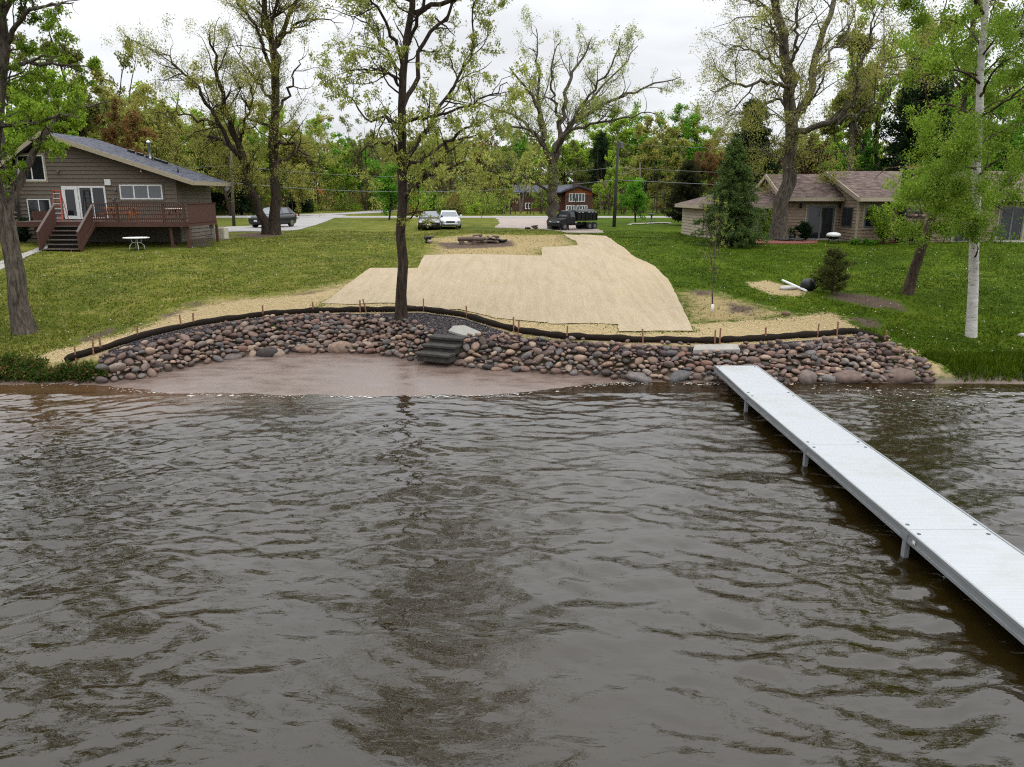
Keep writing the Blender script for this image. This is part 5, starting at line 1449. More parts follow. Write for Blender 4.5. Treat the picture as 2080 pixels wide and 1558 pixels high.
while zz_ < ze_ - .1:                                                   # boards of the receding side wall
    mb = MB(); x = hx1
    vs = [(x + .048, HD + .03, zz_), (x + .048, HB, zz_), (x + .006, HB, zz_ + bh), (x + .006, HD + .03, zz_ + bh), (x - .01, HD + .03, zz_), (x - .01, HB, zz_)]
    mb.add(vs, [(0, 1, 2, 3), (0, 4, 5, 1)]); mb.build('siding_board', M['siding_grey'], wall); zz_ += bh
mb = MB(); mb.bx(hx1 - .09, hx1 + .045, HD - .045, HD + .08, zb, roof_z(hx1) - .36); mb.build('corner_board', M['siding_brown'], house)
def roof_slab(name, x0, z0, x1, z1, y0, y1, th, mat, parent):
    """roof plane between two lines parallel to y, with UVs for the shingle rows"""
    me = bpy.data.meshes.new(name)
    Lp = Vector((0, 0, 0)); p = parent
    while p is not None: Lp += Vector(p.location); p = p.parent
    vs = [(x0, y0, z0), (x1, y0, z1), (x1, y1, z1), (x0, y1, z0)]; vs += [(x, y, z - th) for x, y, z in vs]
    vs = [tuple(Vector(v) - Lp) for v in vs]
    me.from_pydata(vs, [], [(0, 1, 2, 3), (7, 6, 5, 4), (0, 4, 5, 1), (1, 5, 6, 2), (2, 6, 7, 3), (3, 7, 4, 0)]); me.update()
    n = me.polygons[0].normal
    if n.z < 0: me.flip_normals()
    uv = me.uv_layers.new(name='UVMap'); ln = math.hypot(x1 - x0, z1 - z0)
    for pl in me.polygons:
        for li in pl.loop_indices:
            v = me.vertices[me.loops[li].vertex_index].co + Lp
            uv.data[li].uv = (v.y, ln * (v.x - x0) / (x1 - x0))
    me.materials.append(mat)
    return mesh_obj(name, me, parent)
roof = roof_slab('roof', xr_, zr_, xe_, ze_, HD - .7, HB + .1, .12, M['shingle_gray'], house)
roof_slab('roof', hx0 - .6, roof_z(hx0 - .6), xr_, zr_, HD - .7, HB + .1, .12, M['shingle_gray'], house)
mb = MB(); y0, y1 = HD - .745, HD - .69
mb.prism([(xr_, zr_ - .005), (xe_ + .03, ze_ - .005), (xe_ + .03, ze_ - .27), (xr_, zr_ - .27)], y0, y1); mb.build('fascia', M['trim_tan'], house)
mb = MB(); mb.prism([(hx0 - .6, roof_z(hx0 - .6) - .005), (xr_, zr_ - .005), (xr_, zr_ - .27), (hx0 - .6, roof_z(hx0 - .6) - .27)], y0, y1); mb.build('fascia', M['trim_tan'], house)
mb = MB(); mb.bx(xe_ - .02, xe_ + .05, HD - .68, HB + .1, ze_ - .25, ze_ - .008); mb.build('fascia', M['trim_tan'], house)
mb = MB(); mb.prism([(xr_, zr_ - .26), (xe_, ze_ - .26), (xe_, ze_ - .29), (xr_, zr_ - .29)], HD - .68, HD); mb.build('soffit', M['siding_brown'], house)
def window(parent, x0, x1, z0, z1, d, n, fw=.07, frame='white', glass='glass', trim=None, name='window', sash=True):
    mb = MB()
    ya, yb_ = d - .075, d - .01
    mb.bx(x0, x1, ya, yb_, z1 - fw, z1); mb.bx(x0, x1, ya, yb_, z0, z0 + fw)
    for i in range(n + 1):
        xc = x0 + (x1 - x0) * i / n; w = fw if 0 < i < n else fw
        xa = min(max(xc - w / 2, x0), x1 - w)
        mb.bx(xa, xa + w, ya + .004, yb_, z0 + fw, z1 - fw)
    w_ = mb.build(name, M[frame], parent)
    for i in range(n):
        xa = x0 + (x1 - x0) * i / n + fw * .4; xb = x0 + (x1 - x0) * (i + 1) / n - fw * .4
        g = MB(); g.bx(xa, xb, d - .05, d - .042, z0 + fw * .6, z1 - fw * .6); g.build('pane', M[glass], w_)
    if trim:
        t = MB(); q = .1
        t.bx(x0 - q, x1 + q, d - .06, d - .004, z1 + .002, z1 + q); t.bx(x0 - q, x1 + q, d - .06, d - .004, z0 - q, z0 - .002)
        t.bx(x0 - q, x0 - .002, d - .06, d - .004, z0 - .001, z1 + .001); t.bx(x1 + .002, x1 + q, d - .06, d - .004, z0 - .001, z1 + .001)
        t.build('trim', M[trim], w_)
    return w_
window(house, hx(52), hx(105), hz(367), hz(315), HD, 2, .07, trim='trim_tan')
window(house, hx(60), hx(107), hz(455), hz(404), HD, 2, .06)
window(house, hx(250), hx(336), hz(405), hz(375), HD, 3, .08, glass='glass_gray', trim='siding_brown')
dz0 = hz(445)
dr = window(house, hx(133), hx(165), dz0, hz(378), HD, 1, .20, name='door')
window(house, hx(166), hx(221), dz0, hz(378), HD, 2, .10, name='sliding_door')
mb = MB(); mb.bx(hx(222), hx(234), HD - .10, HD - .03, hz(376), hz(364)); mb.build('vent_cover', M['white'], house)
for px, py in ((118, 348), (287, 347), (235, 386), (231, 405)):
    mb = MB(); c = atd(px, py, HD - .12); mb.tube([(c.x, HD - .02, c.z + .06), (c.x, HD - .14, c.z + .04), (c.x, HD - .17, c.z - .08)], [.05, .05, .075], 8); mb.build('wall_lamp', M['gray_metal'] if px != 287 else M['white'], house, True)
# stone chimney at the left
mb = MB(); mb.bx(hx(2), hx(44), HD - .62, HD - .04, zb, hz(330)); mb.bx(hx(-30), hx(34), HD - .55, HD - .04, hz(330) + .001, hz(255)); ch = mb.build('chimney', M['dark_concrete'], house)
rc = random.Random(3)
CH_ME = [np_mesh('stone', p[0], p[1], True, M['stone']) for p in PROTO[:5]]
z = zb + .15
while z < hz(258):
    x = hx(2) + .1 if z < hz(330) else hx(-30) + .1
    xe2 = hx(44) if z < hz(330) else hx(34)
    while x < xe2 - .05:
        w = rc.uniform(.16, .27)
        o = bpy.data.objects.new('stone', rc.choice(CH_ME)); link(o, ch)
        o.location = (x + w * .5 - house.location.x, HD - .62 + .02 - house.location.y, z - house.location.z); o.scale = (w * .62, .09, rc.uniform(.12, .16)); o.rotation_euler = (0, rc.uniform(-.3, .3), 0)
        x += w
    z += .25
# roof vents and flue
for px, py in ((268, 319), (286, 322), (304, 325), (320, 327), (334, 329)):
    d = HD + 4.2; t = (px - 80) / (391 - 80)
    p = atd(px, py + 1, d); zr2 = roof_z(p.x)
    mb = MB(); mb.box((p.x, d, zr2 + .07), (.34, .38, .16), 0, 0, math.atan(-slope)); mb.build('roof_vent', M['black'], house)
p = atd(305, 322, HD + 3.6); zr2 = roof_z(p.x)
mb = MB(); mb.lathe([(.16, -.1), (.09, .12), (.09, .95), (.14, .97), (.14, 1.12), (0, 1.2)], (p.x, HD + 3.6, zr2), 10); mb.build('flue_pipe', M['chrome'], house, True)
p = atd(362, 352, HD + 1.2)
mb = MB(); mb.lathe([(.05, -.1), (.05, .3), (0, .31)], (p.x, HD + 1.2, roof_z(p.x)), 8); mb.build('vent_pipe', M['black'], house, True)

# deck
DD = 45.0
deck = thing('deck', 'reddish brown raised timber deck with dark balusters in front of the grey house', 'deck', (hx(280, DD), DD + 1.5, h1(hx(280, DD), DD)))
dzf = 3.78
dx0, dx1 = hx(90, HD), hx(379, DD)
pw = .14; y = DD
while y < HD - .06:
    mb = MB(); mb.bx(dx0, dx1, y, min(y + pw - .012, HD - .05), dzf - .04, dzf); mb.build('deck_board', M['deck_gray'], deck); y += pw
mb = MB(); mb.bx(dx0 + .02, dx1 + .03, DD - .05, DD - .004, dzf - .30, dzf - .002); mb.build('rim_board', M['deck_red'], deck)
mb = MB(); mb.bx(dx1 + .004, dx1 + .05, DD, HD + 1.4, dzf - .30, dzf - .002); mb.build('rim_board', M['deck_red'], deck)
mb = MB(); mb.bx(dx1 - 1.6, dx1, HD + .05, HD + 1.4, dzf - .04, dzf); mb.build('deck_extension', M['deck_gray'], deck)
xa = hx(186, DD)
mb = MB(); mb.bx(xa, dx1 + .05, DD - .075, DD + .075, dzf + .98, dzf + 1.02); mb.build('top_rail', M['deck_red'], deck)
mb = MB(); mb.bx(xa, dx1, DD - .02, DD + .02, dzf + .10, dzf + .18); mb.build('bottom_rail', M['deck_red'], deck)
posts = [xa, hx(239, DD), hx(334, DD), hx(375, DD)]
for x in posts:
    mb = MB(); mb.bx(x - .05, x + .05, DD - .062, DD + .04, dzf - .28, dzf + .979); mb.build('post', M['deck_red'], deck)
nb_ = 46
for i in range(nb_):
    x = xa + (dx1 - xa) * (i + .5) / nb_
    mb = MB(); mb.bx(x - .022, x + .022, DD - .03 - .014, DD - .001 - .02, dzf - .12, dzf + .979); mb.build('baluster', M['deck_red'], deck)
n = 20
for i in range(n):                                                       # solid boards along the far side
    y = DD + .1 + (HD + 1.2 - DD) * i / n
    mb = MB(); mb.bx(dx1 + .052, dx1 + .078, y, y + (HD + 1.2 - DD) / n - .012, dzf - .1, dzf + .98); mb.build('screen_board', M['deck_red'], deck)
mb = MB(); mb.bx(dx1 - .03, dx1 + .12, DD + .08, HD + 1.35, dzf + .982, dzf + 1.025); mb.build('top_rail', M['deck_red'], deck)
for px in (345, 379, 438):
    d = DD + .2 if px < 400 else HD + 1.2
    x = hx(px, d); mb = MB(); mb.bx(x - .07, x + .07, d - .07, d + .07, h1(x, d) - .2, dzf - .305); mb.build('support_post', M['deck_red'], deck)
n = 14
for i in range(n):                                                       # slats under the deck
    x = hx(381 + i * 3.6, DD + .3 + i * .1); d = DD + .3 + i * .1
    mb = MB(); mb.bx(x - .035, x + .035, d, d + .02, h1(x, d) - .05, h1(x, d) + .52); mb.build('lattice_slat', M['deck_gray'], deck)
# back left guard (solid boards)
for i in range(10):
    x = hx(66, HD - 1) + i * .145
    mb = MB(); mb.bx(x, x + .13, HD - 1.02, HD - .99, dzf - .9, dzf + .55); mb.build('screen_board', M['deck_red'], deck)
# stairs
sx0, sx1 = hx(92, 44), hx(172, 44)
steps_n = 6; zg = h1((sx0 + sx1) / 2, 43)
for i in range(steps_n):
    y = DD - .06 - .30 * (i + 1); z = dzf - (dzf - zg) * (i + 1) / (steps_n + .6)
    mb = MB(); mb.bx(sx0 + .06, sx1 - .06, y, y + .29, z - .05, z); mb.build('stair_tread', M['deck_gray'], deck)
    mb = MB(); mb.bx(sx0 + .06, sx1 - .06, y + .27, y + .285, z - (dzf - zg) / (steps_n + .6) + .0, z - .052); mb.build('stair_riser', M['stair_dark'], deck)
yend = DD - .06 - .3 * steps_n
for x, sgn in ((sx0, 1), (sx1, -1)):
    mb = MB(); mb.prism_x([(DD - .06, dzf - .32), (DD - .06, dzf - .02), (yend - .1, zg + .12), (yend - .1, zg - .1)], x - .025, x + .025); mb.build('stringer', M['deck_red'], deck)
    for k in range(11):
        t0, t1 = k / 11, (k + .93) / 11
        def yz(t): return DD - .08 + (yend - DD + .08) * t, dzf + (zg + .15 - dzf) * t
        (ya, za), (yb_, zb2) = yz(t0), yz(t1)
        mb = MB(); mb.prism_x([(ya, za + .02), (ya, za + .92), (yb_, zb2 + .92), (yb_, zb2 + .02)], x + sgn * .03, x + sgn * .055); mb.build('guard_board', M['deck_red'], deck)
    mb = MB(); mb.prism_x([(DD - .02, dzf + .95), (DD - .02, dzf + 1.0), (yend - .1, zg + 1.09), (yend - .1, zg + 1.04)], x - .07, x + .07); mb.build('handrail', M['deck_gray'], deck)
    mb = MB(); mb.bx(x - .05, x + .05, yend - .1, yend, zg - .1, zg + 1.035); mb.build('newel_post', M['deck_red'], deck)

# things on and round the deck
lx = hx(120, DD + 1.2)
lad = thing('step_ladder', 'red orange step ladder standing on the deck beside the white door', 'ladder', (lx, DD + 1.3, dzf))
for sx in (-1, 1):
    mb = MB(); mb.tube([(lx + sx * .30, DD + 1.0, dzf), (lx + sx * .17, DD + 1.3, dzf + 1.72)], .038, 6); mb.build('side_rail', M['ladder_red'], lad)
    mb = MB(); mb.tube([(lx + sx * .30, DD + 1.65, dzf), (lx + sx * .17, DD + 1.36, dzf + 1.70)], .025, 6); mb.build('rear_leg', M['ladder_red'], lad)
for k in range(6):
    t = (k + .6) / 6.2; mb = MB(); w = .30 + (.17 - .30) * t
    mb.box((lx, DD + 1.0 + .3 * t, dzf + 1.72 * t), (2 * w, .085, .035)); mb.build('rung', M['chrome'], lad)
mb = MB(); mb.box((lx, DD + 1.32, dzf + 1.74), (.42, .22, .06)); mb.build('top_cap', M['ladder_red'], lad)
bx_ = hx(243, DD + 1.2); by = DD + 1.4
pic = thing('picnic_table', 'orange wooden picnic table with bench on the deck behind the balusters', 'picnic table', (bx_, by, dzf))
for k in range(4):
    mb = MB(); mb.box((bx_, by - .3 + k * .17, dzf + .74), (1.75, .155, .04)); mb.build('top_board', M['picnic'], pic)
for sy in (-1, 1):
    for k in range(2):
        mb = MB(); mb.box((bx_, by + sy * (.55 + k * .15), dzf + .44), (1.75, .14, .04)); mb.build('bench_board', M['picnic'], pic)
for sx in (-1, 1):
    for sy in (-1, 1):
        mb = MB(); mb.tube([(bx_ + sx * .65, by + sy * .60, dzf), (bx_ + sx * .65, by + sy * .18, dzf + .72)], .05, 4); mb.build('leg', M['picnic'], pic)
    mb = MB(); mb.box((bx_ + sx * .65, by + .02, dzf + .39), (.05, 1.4, .09)); mb.build('brace', M['picnic'], pic)
gx0 = hx(352, DD + 1.2)
gt = thing('glass_table', 'round glass topped patio table on the deck at the right baluster run', 'patio table', (gx0, DD + 1.4, dzf))
mb = MB(); mb.lathe([(0, .68), (.52, .68), (.55, .70), (.52, .72), (0, .72)], (gx0, DD + 1.4, dzf), 20); mb.build('table_top', M['offwhite'], gt)
for k in range(4):
    a = k * 1.571 + .7; mb = MB(); mb.tube([(gx0 + .42 * math.cos(a), DD + 1.4 + .42 * math.sin(a), dzf), (gx0 + .2 * math.cos(a), DD + 1.4 + .2 * math.sin(a), dzf + .68)], .02, 6); mb.build('leg', M['black'], gt)
tp = gd(275, 43.9)
wt = thing('patio_table', 'round white metal table standing on the grass before the deck', 'patio table', tp)
mb = MB(); mb.lathe([(0, .655), (.66, .655), (.70, .67), (.70, .70), (.66, .71), (0, .71)], tp, 24); mb.build('table_top', M['white'], wt)
for k in range(4):
    a = k * 1.571 + .6; c_, s_ = math.cos(a), math.sin(a)
    mb = MB(); mb.tube([(tp.x + .40 * c_, tp.y + .40 * s_, tp.z), (tp.x + .36 * c_, tp.y + .36 * s_, tp.z + .25), (tp.x + .22 * c_, tp.y + .22 * s_, tp.z + .42), (tp.x + .28 * c_, tp.y + .28 * s_, tp.z + .66)], .024, 6); mb.build('leg', M['white'], wt, True)
mb = MB(); mb.lathe([(.22, .40), (.24, .42), (.22, .44)], tp, 14); mb.build('brace_ring', M['white'], wt, True)
ap = gd(449, 52.0)
ac = thing('air_conditioner', 'beige air conditioning unit on the grass at the right end of the deck', 'air conditioner', ap)
mb = MB(); mb.box((ap.x, ap.y, ap.z + .40), (.74, .74, .74)); mb.build('cabinet', M['offwhite'], ac, bevel=.05)
mb = MB(); mb.box((ap.x, ap.y, ap.z + .015), (.9, .9, .06)); mb.build('base_pad', M['concrete'], ac)
mb = MB(); mb.lathe([(0, .775), (.30, .775), (.30, .80), (0, .81)], ap, 16); mb.build('fan_grille', M['gray_metal'], ac)
for k in range(9):
    mb = MB(); mb.bx(ap.x - .31, ap.x + .31, ap.y - .385, ap.y - .372, ap.z + .12 + k * .065, ap.z + .15 + k * .065); mb.build('louver', M['offwhite'], ac)
mp = gd(431, 50.6)
me_ = thing('utility_meter', 'small grey meter boxes and pipes beside the beige air conditioner', 'meter', mp)
mb = MB(); mb.box((mp.x, mp.y, mp.z + .95), (.26, .16, .42)); mb.build('meter_box', M['gray_metal'], me_)
mb = MB(); mb.lathe([(0, .0), (.11, .0), (.13, .06), (.10, .14), (0, .16)], (mp.x, mp.y - .1, mp.z + 1.0), 12); mb.build('dial', M['white'], me_, True)
mb = MB(); mb.tube([(mp.x - .05, mp.y, mp.z), (mp.x - .05, mp.y, mp.z + .8)], .03, 6); mb.tube([(mp.x - .3, mp.y - .1, mp.z + .25), (mp.x - .05, mp.y, mp.z + .3)], .04, 6); mb.build('pipe', M['gray_metal'], me_)

# ------------------------------------------------------------------ right (tan) house
def tx(X, d): return X
RB = 2.35
tan = thing('house', 'low tan clapboard house with brown shingle roofs behind the big oak', 'house', (26, 52, RB))
def siding_front(x0, x1, z0, z1, d, mat, parent, bh=.2):
    z = z0
    while z < z1 - .03:
        t = min(z + bh, z1)
        mb = MB(); mb.add([(x0, d - .045, z), (x1, d - .045, z), (x1, d - .005, t), (x0, d - .005, t), (x0, d + .01, z), (x1, d + .01, z)], [(0, 1, 2, 3), (0, 4, 5, 1)])
        mb.build('siding_board', mat, parent); z += bh
def siding_left(y0, y1, z0, z1, x, mat, parent, bh=.2, lim=None):
    z = z0
    while z < z1 - .03:
        t = min(z + bh, z1); a, b_ = (y0, y1) if lim is None else lim(z)
        a1, b1 = (y0, y1) if lim is None else lim(t)
        if b_ - a < .05: break
        mb = MB(); mb.add([(x - .045, b_, z), (x - .045, a, z), (x - .005, a1, t), (x - .005, b1, t), (x + .01, b_, z), (x + .01, a, z)], [(0, 1, 2, 3), (0, 4, 5, 1)])
        mb.build('siding_board', mat, parent); z += bh
def roof_front(x0, x1, ye, ze, yr, zr, parent, mat, th=.1):
    me = bpy.data.meshes.new('roof')
    Lp = Vector((0, 0, 0)); p = parent
    while p is not None: Lp += Vector(p.location); p = p.parent
    vs = [(x0, ye, ze), (x1, ye, ze), (x1, yr, zr), (x0, yr, zr)]; vs += [(x, y, z - th) for x, y, z in vs]
    me.from_pydata([tuple(Vector(v) - Lp) for v in vs], [], [(0, 1, 2, 3), (7, 6, 5, 4), (0, 4, 5, 1), (1, 5, 6, 2), (2, 6, 7, 3), (3, 7, 4, 0)]); me.update()
    if me.polygons[0].normal.z < 0: me.flip_normals()
    uv = me.uv_layers.new(name='UVMap'); ln = math.hypot(yr - ye, zr - ze)
    for pl in me.polygons:
        for li in pl.loop_indices:
            v = me.vertices[me.loops[li].vertex_index].co + Lp
            uv.data[li].uv = (v.x, ln * (v.y - ye) / (yr - ye))
    me.materials.append(mat)
    return mesh_obj('roof', me, parent)
def rake(x0, y0, z0, y1, z1, parent, w=.26, t=.06):
    mb = MB(); mb.prism_x([(y0, z0 + .01), (y1, z1 + .01), (y1, z1 - w), (y0, z0 - w)], x0 - t, x0 - .002); mb.build('rake_board', M['trim_beige'], parent)
# centre section
cx0, cyr = 17.26, 54.0
czr, cye, cze = 6.66, 50.3, 5.13
mb = MB(); mb.bx(cx0 + .35, 30, 51.0, 57, RB - .2, cze - .1); mb.prism_x([(51.0, cze - .1), (57, cze - .1), (cyr, czr - .18)], cx0 + .35, 21.5); wallc = mb.build('wall', M['siding_tan'], tan)
roof_front(cx0, 22.5, cye, cze, cyr, czr, tan, M['shingle_brown']); roof_front(cx0, 22.5, 57.7, cze, cyr, czr, tan, M['shingle_brown'])
rake(cx0, cye, cze, cyr, czr, tan); rake(cx0, 57.7, cze, cyr, czr, tan)
mb = MB(); mb.bx(cx0, 21.2, cye - .06, cye - .003, cze - .24, cze - .01); mb.build('fascia', M['trim_beige'], tan)
mb = MB(); mb.bx(cx0 + .3, 21.2, cye, 51.0, cze - .26, cze - .22); mb.build('soffit', M['trim_beige'], tan)
def gl(z): 
    k = (z - cze) / (czr - cze); k = min(max(k, 0), 1)
    return 51.0 + (cyr - 51.0) * k + .05, 57 + (cyr - 57) * k - .05
siding_left(51.0, 57, RB, czr - .3, cx0 + .35, M['siding_tan'], wallc, .2, lambda z: gl(z + .1))
siding_front(cx0 + .36, 21.2, RB, cze - .28, 51.0, M['siding_tan'], wallc)
window(tan, atd(1638, 440, 51).x, atd(1694, 440, 51).x, RB + .08, RB + 2.22, 51.0, 2, .11, 'gray_metal', 'glass', 'trim_beige', 'patio_door')
for px in (1627, 1706):
    c = atd(px, 418, 50.9); mb = MB(); mb.lathe([(.0, 0), (.07, .02), (.08, .2), (.03, .3), (0, .3)], (c.x, 50.88, c.z - .15), 8); mb.build('wall_lamp', M['black'], tan, True)
mb = MB(); c = atd(1616, 405, 50.4); mb.tube([(c.x - .12, 50.6, c.z), (c.x - .12, 50.4, c.z - .06)], [.04, .08], 8); mb.tube([(c.x + .12, 50.6, c.z), (c.x + .12, 50.4, c.z - .06)], [.04, .08], 8); mb.build('flood_lamp', M['white'], tan)
# main section
mx0, mye, mze, myr, mzr, mw = 20.9, 47.5, 5.13, 53.0, 6.82, 48.3
mb = MB(); mb.bx(mx0 + .35, 46, mw, 57, RB - .2, mze - .1); mb.prism_x([(mw, mze - .1), (57, mze - .1), (myr, mzr - .18)], mx0 + .35, 46); wallm = mb.build('wall', M['siding_tan'], tan)
roof_front(mx0, 47, mye, mze, myr, mzr, tan, M['shingle_brown']); roof_front(mx0, 47, 58.5, mze, myr, mzr, tan, M['shingle_brown'])
rake(mx0, mye, mze, myr, mzr, tan); rake(mx0, 58.5, mze, myr, mzr, tan)
mb = MB(); mb.bx(mx0, 47, mye - .06, mye - .003, mze - .24, mze - .01); mb.build('fascia', M['trim_beige'], tan)
mb = MB(); mb.bx(mx0 + .3, 47, mye, mw, mze - .26, mze - .22); mb.build('soffit', M['trim_beige'], tan)
def gm(z):
    k = min(max((z - mze) / (mzr - mze), 0), 1); return mw + (myr - mw) * k + .05, 57 + (myr - 57) * k - .05
siding_left(mw, 51.0, RB, mzr - .3, mx0 + .35, M['siding_tan'], wallm, .2, lambda z: (gm(z + .1)[0], min(gm(z + .1)[1], 51.0) if z < mze else gm(z + .1)[1]))
siding_front(mx0 + .36, 46, RB, mze - .28, mw, M['siding_tan'], wallm)
mb = MB(); mb.bx(mx0 + .30, mx0 + .42, mw - .04, mw + .08, RB, mze - .25); mb.build('corner_board', M['trim_beige'], tan)
# window in the short return wall
w_ = MB(); xw = mx0 + .35
w_.bx(xw - .06, xw - .02, 48.9, 50.5, RB + .95, RB + 2.2); wf_ = w_.build('window', M['gray_metal'], tan)
for k in range(2):
    g = MB(); g.bx(xw - .075, xw - .062, 48.98 + k * .77, 49.68 + k * .77, RB + 1.02, RB + 2.13); g.build('pane', M['glass'], wf_)
for a, b_, z0, z1, nn in ((1755, 1802, .95, 2.25, 2), (1940, 1985, .06, 2.2, 2), (2030, 2080, .06, 2.2, 2), (2100, 2140, .9, 2.2, 1)):
    window(tan, atd(a, 440, mw).x, atd(b_, 440, mw).x, RB + z0, RB + z1, mw, nn, .1, 'gray_metal', 'glass', 'trim_beige', 'window' if z0 > .5 else 'patio_door')
# stone chimney of the tan house
xa, xb = atd(1833, 400, 47.9).x, atd(1868, 400, 47.9).x
mb = MB(); mb.bx(xa, xb, 47.2, mw - .03, RB - .2, 6.75); ch2 = mb.build('chimney', M['dark_concrete'], tan)
mb = MB(); mb.bx(xa - .08, xb + .08, 47.1, mw + .1, 6.752, 6.84); mb.build('chimney_cap', M['concrete'], ch2)
mb = MB(); mb.bx(xa + .15, xb - .3, 47.4, mw - .1, 6.842, 7.02); mb.build('flue', M['cedar'], ch2)
mb = MB(); mb.bx(xa + .05, xb - .2, 47.35, mw - .05, 7.022, 7.08); mb.build('flue_lid', M['black'], ch2)
z = RB + .1
while z < 6.7:
    x = xa + .03
    while x < xb - .08:
        w = rc.uniform(.17, .3)
        o = bpy.data.objects.new('stone', rc.choice(CH_ME)); link(o, ch2)
        o.location = (x + w * .5 - tan.location.x, 47.2 - tan.location.y, z - tan.location.z); o.scale = (w * .58, .10, rc.uniform(.15, .2)); o.rotation_euler = (0, rc.uniform(-.3, .3), 0)
        x += w
    z += .27
c = atd(1873, 350, 48.6)
mb = MB(); mb.tube([(c.x, 48.6, 5.4), (c.x, 48.6, 7.25), (c.x + .05, 48.6, 7.36), (c.x + .16, 48.6, 7.30)], .075, 8); mb.build('vent_pipe', M['white'], tan, True)
# left wing
gx1 = atd(1417, 440, 52).x + .3
mb = MB(); mb.bx(gx1, 19.5, 51.6, 58, RB - .2, 4.55); wallw = mb.build('wall', M['trim_beige'], tan)
siding_left(51.6, 58, RB, 4.55, gx1, M['trim_beige'], wallw); siding_front(gx1, 19.5, RB, 4.5, 51.6, M['trim_beige'], wallw)
def quad_roof(pts, parent, mat, th=.1, name='roof'):
    me = bpy.data.meshes.new(name); Lp = Vector(parent.location)
    vs = [tuple(Vector(p) - Lp) for p in pts]; n = len(vs); vs += [(x, y, z - th) for x, y, z in vs]
    me.from_pydata(vs, [], [tuple(range(n)), tuple(range(2 * n - 1, n - 1, -1))] + [((i + 1) % n, i, n + i, n + (i + 1) % n) for i in range(n)]); me.update()
    if me.polygons[0].normal.z < 0: me.flip_normals()
    uv = me.uv_layers.new(name='UVMap')
    for pl in me.polygons:
        for li in pl.loop_indices:
            v = me.vertices[me.loops[li].vertex_index].co + Lp; uv.data[li].uv = (v.x, v.y * 1.1)
    me.materials.append(mat); return mesh_obj(name, me, parent)
ex0 = gx1 - .45; ye = 51.0; zee = 4.66
quad_roof([(ex0, ye, zee), (cx0 + .32, ye, zee), (cx0 + .32, 54.4, 5.75), (ex0 + 3.3, 54.4, 5.75)], tan, M['shingle_brown'])
quad_roof([(ex0, ye, zee), (ex0 + 3.3, 54.4, 5.75), (ex0, 58.5, zee)], tan, M['shingle_brown'])
mb = MB(); mb.bx(ex0, cx0 + .3, ye - .06, ye - .003, zee - .24, zee - .01); mb.bx(ex0 - .06, ex0 - .003, ye - .06, 58.5, zee - .24, zee - .01); mb.build('fascia', M['trim_beige'], tan)
mb = MB(); mb.bx(ex0, cx0 + .3, ye, 51.6, zee - .27, zee - .23); mb.build('soffit', M['trim_beige'], tan)
mb = MB(); xg = atd(1545, 440, 51.6).x
window(tan, xg, atd(1566, 440, 51.6).x, RB + .7, RB + 1.9, 51.6, 1, .08, 'gray_metal', 'glass', None)

# ------------------------------------------------------------------ brick house beyond the road
BY = 118.0
def bX(px): return atd(px, 420, BY).x
def bZ(py): return atd(1040, py, BY).z
bzg = h1(bX(1170), BY) - .1
brick = thing('house', 'orange brown brick house with white windows beyond the road', 'house', (bX(1170), BY + 4, bzg))
b0, b1_ = bX(1149), bX(1203); pk = bX(1174)
mb = MB(); mb.prism([(b0, bzg), (b1_, bzg), (b1_, bZ(385)), (pk, bZ(376)), (b0, bZ(386))], BY, BY + 9); bw_ = mb.build('wall', M['cedar'], brick)
z = bzg + 2.55
while z < bZ(384):
    mb = MB(); mb.add([(b0, BY - .05, z), (b1_, BY - .05, z), (b1_, BY - .01, z + .28), (b0, BY - .01, z + .28)], [(0, 1, 2, 3)]); mb.build('siding_board', M['cedar'], bw_); z += .3
M_add('brick_red', s(104, 70, 58, .62), .9, .3, 12.0)
mb = MB(); mb.bx(b0 - .02, b1_ + .02, BY - .06, BY + .2, bzg, bzg + 2.5); mb.build('brick_base', M['brick_red'], brick)
window(brick, bX(1155), bX(1188), bZ(410), bZ(392.5), BY - .05, 5, .12, 'white', 'glass_gray')
window(brick, bX(1149.5), bX(1171), bZ(427), bZ(417), BY - .06, 4, .12, 'white', 'glass_gray')
window(brick, bX(1172), bX(1193), bZ(427), bZ(417), BY - .06, 4, .12, 'white', 'glass_gray')
quad_roof([(b0 - .5, BY - .6, bZ(387)), (pk, BY - .6, bZ(375.5)), (pk, BY + 9, bZ(375.5)), (b0 - .5, BY + 9, bZ(387))], brick, M['shingle_gray'], .25)
quad_roof([(pk, BY - .6, bZ(375.5)), (b1_ + .6, BY - .6, bZ(388)), (b1_ + .6, BY + 9, bZ(388)), (pk, BY + 9, bZ(375.5))], brick, M['shingle_gray'], .25)
mb = MB(); mb.bx(bX(1040), b0, BY + 2, BY + 9, bzg, bZ(389)); mb.build('wall', M['brick_red'], brick)
quad_roof([(bX(1040), BY + 1.2, bZ(389.5)), (pk, BY + 1.2, bZ(389.5)), (pk, BY + 5.5, bZ(375)), (bX(1040), BY + 5.5, bZ(375))], brick, M['shingle_gray'], .2)
mb = MB(); mb.bx(bX(1166), bX(1182), BY + 3, BY + 4.5, bZ(378), bZ(370)); mb.bx(bX(1164), bX(1184), BY + 2.8, BY + 4.7, bZ(370), bZ(368.5)); mb.build('chimney', M['brick_red'], brick)
window(brick, bX(1067), bX(1080), bZ(425), bZ(412), BY + 2 - .01, 2, .14, 'white', 'glass')

